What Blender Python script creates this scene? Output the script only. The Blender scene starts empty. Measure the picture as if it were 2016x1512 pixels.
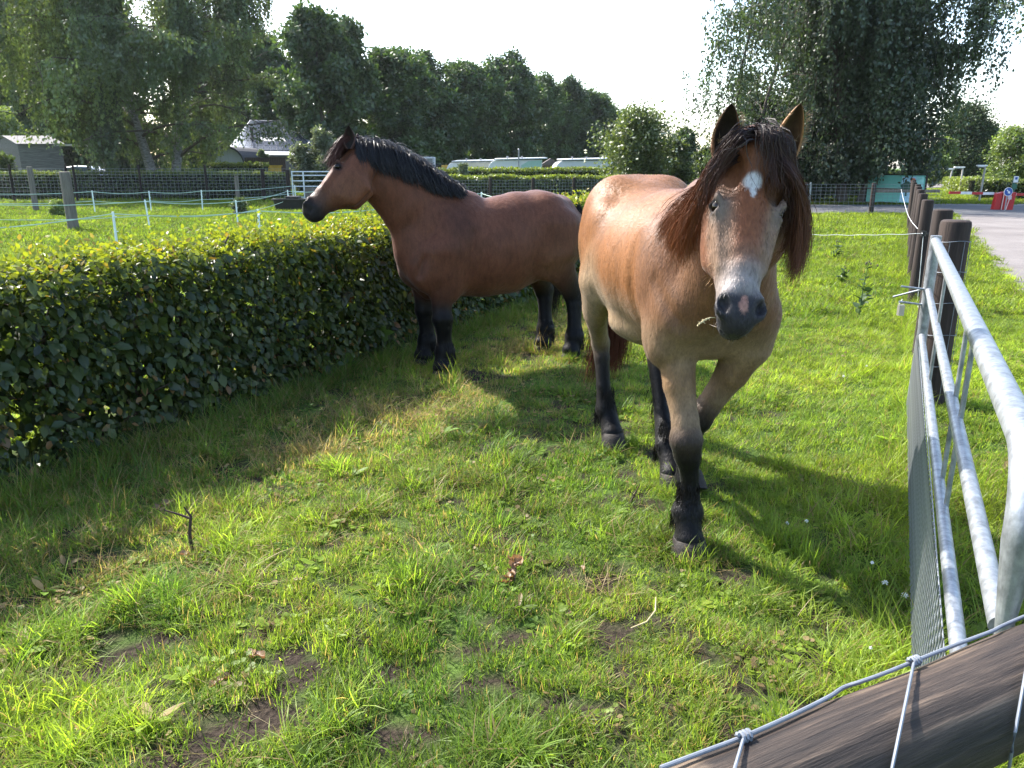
import bpy, math, random
import numpy as np
from mathutils import Vector, Matrix

# ------------------------------------------------------------------ camera, sky, sun, exposure
SC = bpy.context.scene
COL = SC.collection
R = math.radians
PITCH = R(15.7); EYE = 1.6; FPX = 1515.0
cam = bpy.data.cameras.new('camera'); cam_o = bpy.data.objects.new('camera', cam); COL.objects.link(cam_o)
cam.sensor_fit = 'HORIZONTAL'; cam.sensor_width = 36.0; cam.lens = 36.0 * FPX / 2016.0
cam.clip_start = 0.05; cam.clip_end = 3000
cam_o.location = (0, 0, EYE); cam_o.rotation_euler = (R(90) - PITCH, 0, 0)
SC.camera = cam_o

SUN_EL, SUN_AZ = R(42), R(-48)          # azimuth from +Y towards +X
world = bpy.data.worlds.new('World'); SC.world = world; world.use_nodes = True
wn = world.node_tree.nodes; wl = world.node_tree.links
sky = wn.new('ShaderNodeTexSky'); sky.sky_type = 'NISHITA'; sky.sun_disc = False
sky.sun_elevation = SUN_EL; sky.sun_rotation = SUN_AZ
sky.air_density = 1.0; sky.dust_density = 1.8; sky.ozone_density = 1.0
bg = wn['Background']; bg.inputs['Strength'].default_value = 0.15
wl.new(sky.outputs['Color'], bg.inputs['Color'])

sun = bpy.data.lights.new('sun', 'SUN'); sun.energy = 4.1; sun.angle = R(0.6); sun.color = (1.0, 0.95, 0.88)
sun_o = bpy.data.objects.new('sun', sun); COL.objects.link(sun_o)
sd = Vector((math.sin(SUN_AZ) * math.cos(SUN_EL), math.cos(SUN_AZ) * math.cos(SUN_EL), math.sin(SUN_EL)))
sun_o.rotation_euler = sd.to_track_quat('Z', 'Y').to_euler(); sun_o.location = (-20, 20, 30)

SC.view_settings.view_transform = 'Standard'; SC.view_settings.look = 'None'
SC.view_settings.exposure = 1.85; SC.view_settings.gamma = 1.0; SC.view_settings.use_curve_mapping = False
SC.render.engine = 'CYCLES'
SC.cycles.max_bounces = 8; SC.cycles.transparent_max_bounces = 8; SC.cycles.transmission_bounces = 6
SC.cycles.diffuse_bounces = 4; SC.cycles.glossy_bounces = 3; SC.cycles.caustics_reflective = False; SC.cycles.caustics_refractive = False
SC.cycles.use_denoising = True

rng = np.random.default_rng(7)
random.seed(7)
CP, SP = math.cos(PITCH), math.sin(PITCH)

# ------------------------------------------------------------------ measuring helpers: where a measured point stands
def ray(u, v):
    a = (u - 1008) / FPX; b = (v - 756) / FPX
    return np.array((a, CP - b * SP, -SP - b * CP))
def PY(u, v, y):                       # point seen at (u, v) that stands at distance y
    d = ray(u, v); return np.array((0, 0, EYE)) + d * (y / d[1])
def PZ(u, v, z=0.0):                   # point seen at (u, v) that lies at height z
    d = ray(u, v); return np.array((0, 0, EYE)) + d * ((z - EYE) / d[2])
def Q(u, y, z):                        # sideways measure u, distance y, height z
    zc = y * CP - (z - EYE) * SP
    return np.array(((u - 1008) / FPX * zc, y, z))
def zat(v, y):                         # height of what is seen at row v at distance y
    return PY(1008, v, y)[2]

# ------------------------------------------------------------------ object helpers
def link(o, parent=None):
    COL.objects.link(o)
    if parent is not None: o.parent = parent
    return o
def tag(o, label=None, cat=None, group=None, kind=None):
    if label: o['label'] = label
    if cat: o['category'] = cat
    if group: o['group'] = group
    if kind: o['kind'] = kind
    return o
def thing(name, label, cat, loc=(0, 0, 0), rz=0.0, group=None):
    o = bpy.data.objects.new(name, None); o.empty_display_size = 0.2
    o.location = tuple(loc); o.rotation_euler = (0, 0, rz); link(o)
    return tag(o, label, cat, group)
def mesh_np(name, V, F, mat=None, smooth=False, cols=None):
    """V (n,3); F list of index arrays (m,3) and/or (m,4); cols (n,3) -> attribute Col"""
    me = bpy.data.meshes.new(name)
    V = np.ascontiguousarray(V, np.float32)
    if not isinstance(F, (list, tuple)): F = [F]
    F = [np.asarray(f, np.int32) for f in F if len(f)]
    nl = sum(f.size for f in F); nf = sum(len(f) for f in F)
    me.vertices.add(len(V)); me.vertices.foreach_set('co', V.ravel())
    me.loops.add(nl); me.polygons.add(nf)
    me.loops.foreach_set('vertex_index', np.concatenate([f.ravel() for f in F]))
    tot = np.concatenate([np.full(len(f), f.shape[1], np.int32) for f in F])
    st = np.concatenate([[0], np.cumsum(tot)[:-1]]).astype(np.int32)
    me.polygons.foreach_set('loop_start', st)
    if smooth: me.polygons.foreach_set('use_smooth', np.ones(nf, bool))
    if cols is not None:
        at = me.attributes.new('Col', 'FLOAT_COLOR', 'POINT')
        c4 = np.ones((len(V), 4), np.float32); c4[:, :3] = cols
        at.data.foreach_set('color', c4.ravel())
    me.update(calc_edges=True); me.validate()
    if mat is not None: me.materials.append(mat)
    return me
def obj(name, me, parent=None):
    return link(bpy.data.objects.new(name, me), parent)

class MB:
    """collects simple shapes into one mesh"""
    def __init__(s): s.v = []; s.f = []; s.n = 0
    def add(s, V, F):
        V = np.asarray(V, float)
        s.v.append(V); s.f += [tuple(int(i) + s.n for i in f) for f in F]; s.n += len(V)
        return s
    def box(s, c, size, rz=0.0, M=None):
        x, y, z = np.array(size) / 2
        V = np.array([(-x, -y, -z), (x, -y, -z), (x, y, -z), (-x, y, -z), (-x, -y, z), (x, -y, z), (x, y, z), (-x, y, z)])
        if rz:
            cs, sn = math.cos(rz), math.sin(rz); V = V @ np.array(((cs, sn, 0), (-sn, cs, 0), (0, 0, 1)))
        if M is not None: V = V @ np.array(M).T
        return s.add(V + np.array(c), [(0, 3, 2, 1), (4, 5, 6, 7), (0, 1, 5, 4), (1, 2, 6, 5), (2, 3, 7, 6), (3, 0, 4, 7)])
    def tube(s, pts, rad, n=8, caps=True):
        pts = np.asarray(pts, float); m = len(pts)
        rad = np.broadcast_to(np.asarray(rad, float), (m,))
        T = np.gradient(pts, axis=0); T /= np.linalg.norm(T, axis=1)[:, None] + 1e-9
        ref = np.array((0, 0, 1.0)) if abs(T[0][2]) < 0.9 else np.array((1.0, 0, 0))
        V = []
        for i in range(m):
            a = np.cross(T[i], ref); a /= np.linalg.norm(a) + 1e-9
            b = np.cross(T[i], a); ref = np.cross(a, T[i]) if False else ref
            th = np.arange(n) * 2 * math.pi / n
            V.append(pts[i] + rad[i] * (np.cos(th)[:, None] * a + np.sin(th)[:, None] * b))
        F = []
        for i in range(m - 1):
            for j in range(n):
                k = (j + 1) % n
                F.append((i * n + j, i * n + k, (i + 1) * n + k, (i + 1) * n + j))
        if caps:
            F.append(tuple(range(n - 1, -1, -1))); F.append(tuple((m - 1) * n + j for j in range(n)))
        return s.add(np.concatenate(V), F)
    def prism(s, poly, a, b):
        """poly: 2d outline (x, z); extruded from y=a to y=b"""
        n = len(poly)
        V = [(x, a, z) for x, z in poly] + [(x, b, z) for x, z in poly]
        F = [tuple(range(n)), tuple(range(2 * n - 1, n - 1, -1))]
        F += [(i, i + n, (i + 1) % n + n, (i + 1) % n) for i in range(n)]
        return s.add(V, F)
    def mesh(s, name, mat=None, smooth=False, bevel=0):
        me = bpy.data.meshes.new(name)
        V = np.concatenate(s.v)
        me.from_pydata(V.tolist(), [], s.f); me.validate(); me.update()
        if smooth:
            me.polygons.foreach_set('use_smooth', np.ones(len(me.polygons), bool))
            try: me.set_sharp_from_angle(angle=R(40))
            except Exception: pass
        if mat is not None: me.materials.append(mat)
        return me
    def build(s, name, mat=None, parent=None, smooth=False, bevel=0.0):
        o = obj(name, s.mesh(name, mat, smooth), parent)
        if bevel:
            b = o.modifiers.new('bevel', 'BEVEL'); b.width = bevel; b.segments = 2; b.limit_method = 'ANGLE'; b.angle_limit = R(40)
        return o

# ------------------------------------------------------------------ materials
MATS = {}
def nd(nt, t, **kw):
    n = nt.nodes.new(t)
    for k, v in kw.items():
        if k in n.inputs: n.inputs[k].default_value = v
        else: setattr(n, k, v)
    return n
def ramp(nt, fac, stops):
    r = nt.nodes.new('ShaderNodeValToRGB'); e = r.color_ramp.elements
    while len(e) < len(stops): e.new(0.5)
    for i, (p, c) in enumerate(stops):
        e[i].position = p; e[i].color = (*c, 1) if len(c) == 3 else c
    nt.links.new(fac, r.inputs[0]); return r
def mat(name, col=(.5, .5, .5), rough=.7, metal=0.0, var=0.25, scale=6.0, bump=0.0, bscale=40.0, spec=0.3, stretch=None, col2=None):
    """paint, wood, metal ...: base colour broken up by two noises, fine relief"""
    if name in MATS: return MATS[name]
    m = bpy.data.materials.new(name); m.use_nodes = True; nt = m.node_tree
    p = nt.nodes['Principled BSDF']
    p.inputs['Roughness'].default_value = rough; p.inputs['Metallic'].default_value = metal
    p.inputs['Specular IOR Level'].default_value = spec
    tc = nd(nt, 'ShaderNodeTexCoord'); mp = nd(nt, 'ShaderNodeMapping')
    if stretch: mp.inputs['Scale'].default_value = stretch
    nt.links.new(tc.outputs['Object'], mp.inputs['Vector'])
    n1 = nd(nt, 'ShaderNodeTexNoise', Scale=scale, Detail=6.0, Roughness=.65)
    nt.links.new(mp.outputs[0], n1.inputs['Vector'])
    c = np.array(col); d = np.array(col2) if col2 is not None else c * (1 - var)
    r = ramp(nt, n1.outputs['Fac'], [(.3, tuple(d)), (.7, tuple(np.minimum(c * (1 + var * .4), 1)))])
    nt.links.new(r.outputs[0], p.inputs['Base Color'])
    if bump:
        n2 = nd(nt, 'ShaderNodeTexNoise', Scale=bscale, Detail=5.0)
        nt.links.new(mp.outputs[0], n2.inputs['Vector'])
        b = nd(nt, 'ShaderNodeBump', Strength=bump, Distance=.01)
        nt.links.new(n2.outputs['Fac'], b.inputs['Height']); nt.links.new(b.outputs[0], p.inputs['Normal'])
    MATS[name] = m; return m
def leaf_mat(name, col, col2, trans=.45, tcol=None, rough=.45, gloss=.06, attr=None, inst=False):
    """thin leaf: diffuse + light coming through + a waxy sheen; colour differs leaf by leaf through Col"""
    if name in MATS: return MATS[name]
    m = bpy.data.materials.new(name); m.use_nodes = True; nt = m.node_tree; nt.nodes.clear()
    out = nd(nt, 'ShaderNodeOutputMaterial')
    at = nd(nt, 'ShaderNodeAttribute', attribute_name='Col')
    if inst: at.attribute_type = 'INSTANCER'
    sep = nd(nt, 'ShaderNodeSeparateColor'); nt.links.new(at.outputs['Color'], sep.inputs[0])
    mx = nd(nt, 'ShaderNodeMix', data_type='RGBA'); mx.inputs[6].default_value = (*col, 1); mx.inputs[7].default_value = (*col2, 1)
    nt.links.new(sep.outputs[0], mx.inputs[0])
    # Col.g = brightness of the leaf, Col.b = how brown and dry it is
    dry = nd(nt, 'ShaderNodeMix', data_type='RGBA'); dry.inputs[7].default_value = (.24, .13, .05, 1)
    nt.links.new(sep.outputs[2], dry.inputs[0]); nt.links.new(mx.outputs[2], dry.inputs[6])
    hs = nd(nt, 'ShaderNodeHueSaturation'); nt.links.new(dry.outputs[2], hs.inputs['Color'])
    mr = nd(nt, 'ShaderNodeMapRange'); mr.inputs[3].default_value = .55; mr.inputs[4].default_value = 1.45
    nt.links.new(sep.outputs[1], mr.inputs[0]); nt.links.new(mr.outputs[0], hs.inputs['Value'])
    df = nd(nt, 'ShaderNodeBsdfDiffuse'); nt.links.new(hs.outputs[0], df.inputs['Color'])
    tr = nd(nt, 'ShaderNodeBsdfTranslucent')
    tm = nd(nt, 'ShaderNodeMix', data_type='RGBA', blend_type='MULTIPLY'); tm.inputs[0].default_value = 1.0
    tm.inputs[7].default_value = (*(tcol or (1.5, 1.5, .7)), 1)
    nt.links.new(hs.outputs[0], tm.inputs[6]); nt.links.new(tm.outputs[2], tr.inputs['Color'])
    a = nd(nt, 'ShaderNodeMixShader'); a.inputs[0].default_value = trans
    nt.links.new(df.outputs[0], a.inputs[1]); nt.links.new(tr.outputs[0], a.inputs[2])
    g = nd(nt, 'ShaderNodeBsdfGlossy', Roughness=rough)
    b = nd(nt, 'ShaderNodeMixShader'); b.inputs[0].default_value = gloss
    nt.links.new(a.outputs[0], b.inputs[1]); nt.links.new(g.outputs[0], b.inputs[2])
    nt.links.new(b.outputs[0], out.inputs['Surface'])
    MATS[name] = m; return m
def hair_mat(name, rough=.45, spec=.3):
    if name in MATS: return MATS[name]
    m = bpy.data.materials.new(name); m.use_nodes = True; nt = m.node_tree
    p = nt.nodes['Principled BSDF']; p.inputs['Roughness'].default_value = rough; p.inputs['Specular IOR Level'].default_value = spec
    at = nd(nt, 'ShaderNodeAttribute', attribute_name='Col'); nt.links.new(at.outputs['Color'], p.inputs['Base Color'])
    try: p.inputs['Anisotropic'].default_value = .6
    except Exception: pass
    MATS[name] = m; return m
# ================================================================== ground, roads, grass
EDIR = np.array((.4425, .8968, 0.0)); EPER = np.array((.8968, -.4425, 0.0))     # along the paddock, across it to the right
H0 = np.array((-2.02, 4.78, 0.0))                                              # on the near face of the hedge
def hcoord(x, y):
    """(along, across) relative to the hedge's near face"""
    return (x - H0[0]) * EDIR[0] + (y - H0[1]) * EDIR[1], (x - H0[0]) * EPER[0] + (y - H0[1]) * EPER[1]
def vnoise(x, y, s, seed=0):
    """smooth value noise 0..1"""
    r = np.random.default_rng(1000 + seed); T = r.random((256, 256))
    X = np.asarray(x) / s + 1000.3; Y = np.asarray(y) / s + 1000.7
    i = np.floor(X).astype(int); j = np.floor(Y).astype(int); f = X - i; g = Y - j
    f = f * f * (3 - 2 * f); g = g * g * (3 - 2 * g); t = lambda a, b: T[a % 256, b % 256]
    return (t(i, j) * (1 - f) + t(i + 1, j) * f) * (1 - g) + (t(i, j + 1) * (1 - f) + t(i + 1, j + 1) * f) * g
def gheight(x, y):
    d = np.hypot(x, y); m = np.clip((11 - d) / 4, 0, 1)
    return m * ((vnoise(x, y, .5, 1) - .6) * .035 + (vnoise(x, y, .16, 2) - .5) * .018)
def bare(x, y):
    """0..1 trodden soil patches"""
    n = .40 * vnoise(x, y, .30, 5) + .60 * vnoise(x, y, .085, 6)
    a, c = hcoord(x, y); near = np.clip((4.3 - np.hypot(x, y)) / 2.2, 0, 1)
    return np.clip((n - .555 + .05 * near - .10 * np.clip(x - .9, 0, 1)) * 8, 0, 1)
def straw(x, y):
    """0..1 flattened dead grass: the strip in front of the hedge"""
    a, c = hcoord(x, y); s = np.exp(-((c - 1.0) / .65) ** 2) * np.clip((9 - a) / 4, 0, 1)
    return np.clip(s * (.35 + 1.3 * (vnoise(x, y, .45, 8) - .25)), 0, 1)

def ground_mat():
    m = bpy.data.materials.new('pasture_ground'); m.use_nodes = True; nt = m.node_tree; p = nt.nodes['Principled BSDF']
    p.inputs['Roughness'].default_value = .95; p.inputs['Specular IOR Level'].default_value = .1
    geo = nd(nt, 'ShaderNodeNewGeometry'); at = nd(nt, 'ShaderNodeAttribute', attribute_name='Col')
    n1 = nd(nt, 'ShaderNodeTexNoise', Scale=3.0, Detail=8.0); nt.links.new(geo.outputs['Position'], n1.inputs['Vector'])
    n2 = nd(nt, 'ShaderNodeTexNoise', Scale=60.0, Detail=6.0); nt.links.new(geo.outputs['Position'], n2.inputs['Vector'])
    soil = ramp(nt, n2.outputs['Fac'], [(.3, (.016, .012, .009)), (.7, (.048, .036, .027))])
    grs = ramp(nt, n1.outputs['Fac'], [(.3, (.045, .085, .014)), (.7, (.085, .15, .026))])
    mx = nd(nt, 'ShaderNodeMix', data_type='RGBA'); sp = nd(nt, 'ShaderNodeSeparateColor'); nt.links.new(at.outputs['Color'], sp.inputs[0])
    nt.links.new(sp.outputs[0], mx.inputs[0]); nt.links.new(grs.outputs[0], mx.inputs[6]); nt.links.new(soil.outputs[0], mx.inputs[7])
    nt.links.new(mx.outputs[2], p.inputs['Base Color'])
    b = nd(nt, 'ShaderNodeBump', Strength=.8, Distance=.02); nt.links.new(n2.outputs['Fac'], b.inputs['Height']); nt.links.new(b.outputs[0], p.inputs['Normal'])
    return m
def make_ground():
    # one sheet: fine near the camera, coarser outwards to the horizon
    ax = np.concatenate((-np.geomspace(14, 1600, 16)[::-1], np.arange(-12, 12.01, .08), np.geomspace(14, 1600, 16)))
    ay = np.concatenate((-np.geomspace(1, 1600, 14)[::-1], np.arange(0, 12.01, .08), np.geomspace(13, 1600, 26)))
    X, Y = np.meshgrid(ax, ay, indexing='ij'); Zz = gheight(X, Y)
    V = np.stack((X, Y, Zz), -1).reshape(-1, 3); nx, ny = X.shape
    I = np.arange(nx * ny).reshape(nx, ny)
    F = np.stack((I[:-1, :-1], I[1:, :-1], I[1:, 1:], I[:-1, 1:]), -1).reshape(-1, 4)
    d = np.hypot(V[:, 0], V[:, 1]); soil = np.clip(.25 + .75 * bare(V[:, 0], V[:, 1]), 0, 1) * np.clip((14 - d) / 5, 0, 1)
    C = np.stack((soil, soil, soil), 1)
    o = obj('ground', mesh_np('ground', V, F, ground_mat(), True, C)); tag(o, 'flat grassy pasture with bare soil patches', 'ground', kind='structure')
make_ground()

def sheet(name, pts, z, m, label, cat):
    V = np.array([(x, y, z) for x, y in pts]); me = bpy.data.meshes.new(name); me.from_pydata(V.tolist(), [], [tuple(range(len(V)))]); me.materials.append(m)
    o = obj(name, me); tag(o, label, cat, kind='structure'); return o
def road_mat(name, c1, c2):
    m = bpy.data.materials.new(name); m.use_nodes = True; nt = m.node_tree; p = nt.nodes['Principled BSDF']; p.inputs['Roughness'].default_value = .9
    geo = nd(nt, 'ShaderNodeNewGeometry')
    n1 = nd(nt, 'ShaderNodeTexNoise', Scale=.55, Detail=8.0, Roughness=.7); n2 = nd(nt, 'ShaderNodeTexNoise', Scale=28.0, Detail=6.0)
    for n in (n1, n2): nt.links.new(geo.outputs['Position'], n.inputs['Vector'])
    a = ramp(nt, n1.outputs['Fac'], [(.35, c1), (.65, c2)]); h = nd(nt, 'ShaderNodeMapRange'); h.inputs[3].default_value = .6; h.inputs[4].default_value = 1.4
    nt.links.new(n2.outputs['Fac'], h.inputs[0]); hs = nd(nt, 'ShaderNodeHueSaturation'); nt.links.new(a.outputs[0], hs.inputs['Color']); nt.links.new(h.outputs[0], hs.inputs['Value'])
    nt.links.new(hs.outputs[0], p.inputs['Base Color'])
    b = nd(nt, 'ShaderNodeBump', Strength=.6, Distance=.02); nt.links.new(n2.outputs['Fac'], b.inputs['Height']); nt.links.new(b.outputs[0], p.inputs['Normal'])
    return m
RE = np.array((6.69, 10.0))                             # a point on the near edge of the drive
def along(s, c=0.0): return (RE[0] + EDIR[0] * s + EPER[0] * c, RE[1] + EDIR[1] * s + EPER[1] * c)
GRAV = road_mat('gravel_drive', (.115, .10, .094), (.175, .157, .148)); ASPH = road_mat('worn_asphalt', (.065, .066, .07), (.11, .108, .11))
edge = [along(s, .25 * (vnoise(np.array(s), np.array(0.), 1.7, 31) - .5) + .12 * (vnoise(np.array(s), np.array(0.), .5, 32) - .5)) for s in np.arange(-8, 22.2, .35)]
sheet('road', edge + [along(22.5, 14), along(-8, 14)], .006, GRAV, 'pale gravel drive running beside the fence on the right', 'road')
sheet('road', [(7.8, 28.4), (9.5, 28.6), (17, 27.6), (34, 24.5), (60, 22), (60, 31), (40, 33.5), (22, 35.2), (10, 35.4), (8.2, 34.6)], .010, ASPH, 'grey asphalt lane crossing behind the far netting fence', 'road')
sheet('path', [(18.4, 34.6), (29.5, 33.4), (27.6, 41), (33.5, 56), (60, 118), (56.5, 120), (29.5, 57), (23.4, 46)], .014, GRAV, 'pale gravel camp lane leading away between hedges', 'path')

# ---- grass: clumps of blades laid out point by point
def blades(n, rad, l0, l1, w, lean, curl, seed, lie=0.0):
    r = np.random.default_rng(seed); V = []; F = []; B = []; k = 0
    for _ in range(n):
        a = r.uniform(0, 6.283); q = rad * math.sqrt(r.random()); base = np.array((q * math.cos(a), q * math.sin(a), -.008))
        th = r.uniform(0, 6.283); L = r.uniform(l0, l1); ln = abs(r.normal()) * lean + lie; cu = r.uniform(.3, 1) * curl
        d = np.array((math.cos(th), math.sin(th), 0)); s = np.array((-d[1], d[0], 0)); p = base.copy(); ww = w * r.uniform(.6, 1.3); b = r.random()
        for i in range(4):
            t = i / 3
            if i: p = p + (d * math.sin(min(ln + cu * t, 1.9)) + Z_ * math.cos(min(ln + cu * t, 1.9))) * L / 3
            hw = ww * (.8, 1.0, .7, 0)[i] * .5
            if i < 3: V += [p - s * hw, p + s * hw]
            else: V += [p]
            B += [b] * (2 if i < 3 else 1)
        F += [(k, k + 1, k + 3, k + 2), (k + 2, k + 3, k + 5, k + 4), (k + 4, k + 5, k + 6)]; k += 7
    return np.array(V), F, np.array(B)
Z_ = np.array((0, 0, 1.0))
def leaves_low(n, rad, l0, l1, wr, seed, up=.35):
    """rosette of broad weed leaves (dock, plantain, clover)"""
    r = np.random.default_rng(seed); V = []; F = []; B = []; k = 0
    for _ in range(n):
        th = r.uniform(0, 6.283); d = np.array((math.cos(th), math.sin(th), 0)); s = np.array((-d[1], d[0], 0)); L = r.uniform(l0, l1)
        base = d * rad * r.random() + np.array((0, 0, .004)); e = r.uniform(.1, 1.0) * up; b = r.random()
        for t, w in ((0, .1), (.35, 1.0), (.7, .85), (1.0, 0.0)):
            p = base + d * L * t * math.cos(e) + Z_ * (L * math.sin(e) * t * (1.25 - .55 * t) + .012)
            V += [p - s * L * wr * w * .5, p - Z_ * L * .03, p + s * L * wr * w * .5]; B += [b] * 3
        for i in range(3):
            F += [(k + 3 * i, k + 3 * i + 1, k + 3 * i + 4, k + 3 * i + 3), (k + 3 * i + 1, k + 3 * i + 2, k + 3 * i + 5, k + 3 * i + 4)]
        k += 12
    return np.array(V), F, np.array(B)
def grass_mat():
    m = bpy.data.materials.new('grass_blade'); m.use_nodes = True; nt = m.node_tree; nt.nodes.clear(); out = nd(nt, 'ShaderNodeOutputMaterial')
    at = nd(nt, 'ShaderNodeAttribute', attribute_name='Tint'); at.attribute_type = 'INSTANCER'
    bl = nd(nt, 'ShaderNodeAttribute', attribute_name='Bl'); sp = nd(nt, 'ShaderNodeSeparateColor'); nt.links.new(at.outputs['Color'], sp.inputs[0])
    mx = nd(nt, 'ShaderNodeMix', data_type='RGBA'); mx.inputs[6].default_value = (.080, .145, .024, 1); mx.inputs[7].default_value = (.225, .290, .034, 1)
    nt.links.new(sp.outputs[0], mx.inputs[0])
    # single dead blades among the green, more of them where Tint.b is high
    lt = nd(nt, 'ShaderNodeMath', operation='LESS_THAN'); nt.links.new(bl.outputs['Fac'], lt.inputs[0]); nt.links.new(sp.outputs[2], lt.inputs[1])
    dr = nd(nt, 'ShaderNodeMix', data_type='RGBA'); dr.inputs[7].default_value = (.30, .22, .105, 1); nt.links.new(lt.outputs[0], dr.inputs[0]); nt.links.new(mx.outputs[2], dr.inputs[6])
    ad = nd(nt, 'ShaderNodeMath', operation='MULTIPLY_ADD'); nt.links.new(bl.outputs['Fac'], ad.inputs[0]); ad.inputs[1].default_value = .55; nt.links.new(sp.outputs[1], ad.inputs[2])
    hs = nd(nt, 'ShaderNodeHueSaturation'); nt.links.new(dr.outputs[2], hs.inputs['Color']); nt.links.new(ad.outputs[0], hs.inputs['Value'])
    df = nd(nt, 'ShaderNodeBsdfDiffuse'); nt.links.new(hs.outputs[0], df.inputs[0]); tr = nd(nt, 'ShaderNodeBsdfTranslucent')
    tm = nd(nt, 'ShaderNodeMix', data_type='RGBA', blend_type='MULTIPLY'); tm.inputs[0].default_value = 1; tm.inputs[7].default_value = (1.35, 1.40, .72, 1)
    nt.links.new(hs.outputs[0], tm.inputs[6]); nt.links.new(tm.outputs[2], tr.inputs[0])
    a = nd(nt, 'ShaderNodeMixShader'); a.inputs[0].default_value = .58; nt.links.new(df.outputs[0], a.inputs[1]); nt.links.new(tr.outputs[0], a.inputs[2])
    g = nd(nt, 'ShaderNodeBsdfGlossy', Roughness=.5); g.inputs[0].default_value = (.9, .95, .9, 1); b = nd(nt, 'ShaderNodeMixShader'); b.inputs[0].default_value = .014
    nt.links.new(a.outputs[0], b.inputs[1]); nt.links.new(g.outputs[0], b.inputs[2]); nt.links.new(b.outputs[0], out.inputs['Surface'])
    return m
GM = grass_mat()
KC = bpy.data.collections.new('grass_kinds')
def kind_mesh(nm, dat):
    V, F, B = dat; me = bpy.data.meshes.new(nm); me.from_pydata(V.tolist(), [], F); me.materials.append(GM)
    a = me.attributes.new('Bl', 'FLOAT', 'POINT'); a.data.foreach_set('value', B.astype(np.float32)); me.update()
    KC.objects.link(bpy.data.objects.new(nm, me))
KINDS_ = [blades(44, .055, .025, .068, .0032, .5, .8, 1), blades(42, .06, .022, .055, .0034, .6, 1.0, 2), blades(46, .05, .03, .08, .0029, .45, .9, 3),      # 0-2 turf
          blades(50, .045, .08, .17, .0036, .34, 1.3, 4), blades(46, .05, .08, .20, .0034, .45, 1.6, 5),                                               # 3-4 lush tufts
          blades(26, .09, .08, .22, .0026, .3, .5, 6, .95), blades(30, .10, .06, .20, .0024, .3, .5, 7, 1.05),                                          # 5-6 lying straw
          blades(22, .06, .14, .34, .0024, .22, .7, 8), blades(20, .06, .16, .30, .0026, .28, .9, 9),                                                  # 7-8 thin tall grass
          leaves_low(9, .03, .022, .045, .6, 10), leaves_low(5, .01, .06, .12, .30, 11, .7), leaves_low(14, .06, .013, .024, .95, 12, .5),               # 9-11 weeds
          blades(60, .24, .06, .13, .012, .5, .8, 13), blades(60, .24, .07, .16, .012, .5, .9, 14)]                                                   # 12-13 patches for far turf
for i, d_ in enumerate(KINDS_): kind_mesh('kind_%02d' % i, d_)

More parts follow.
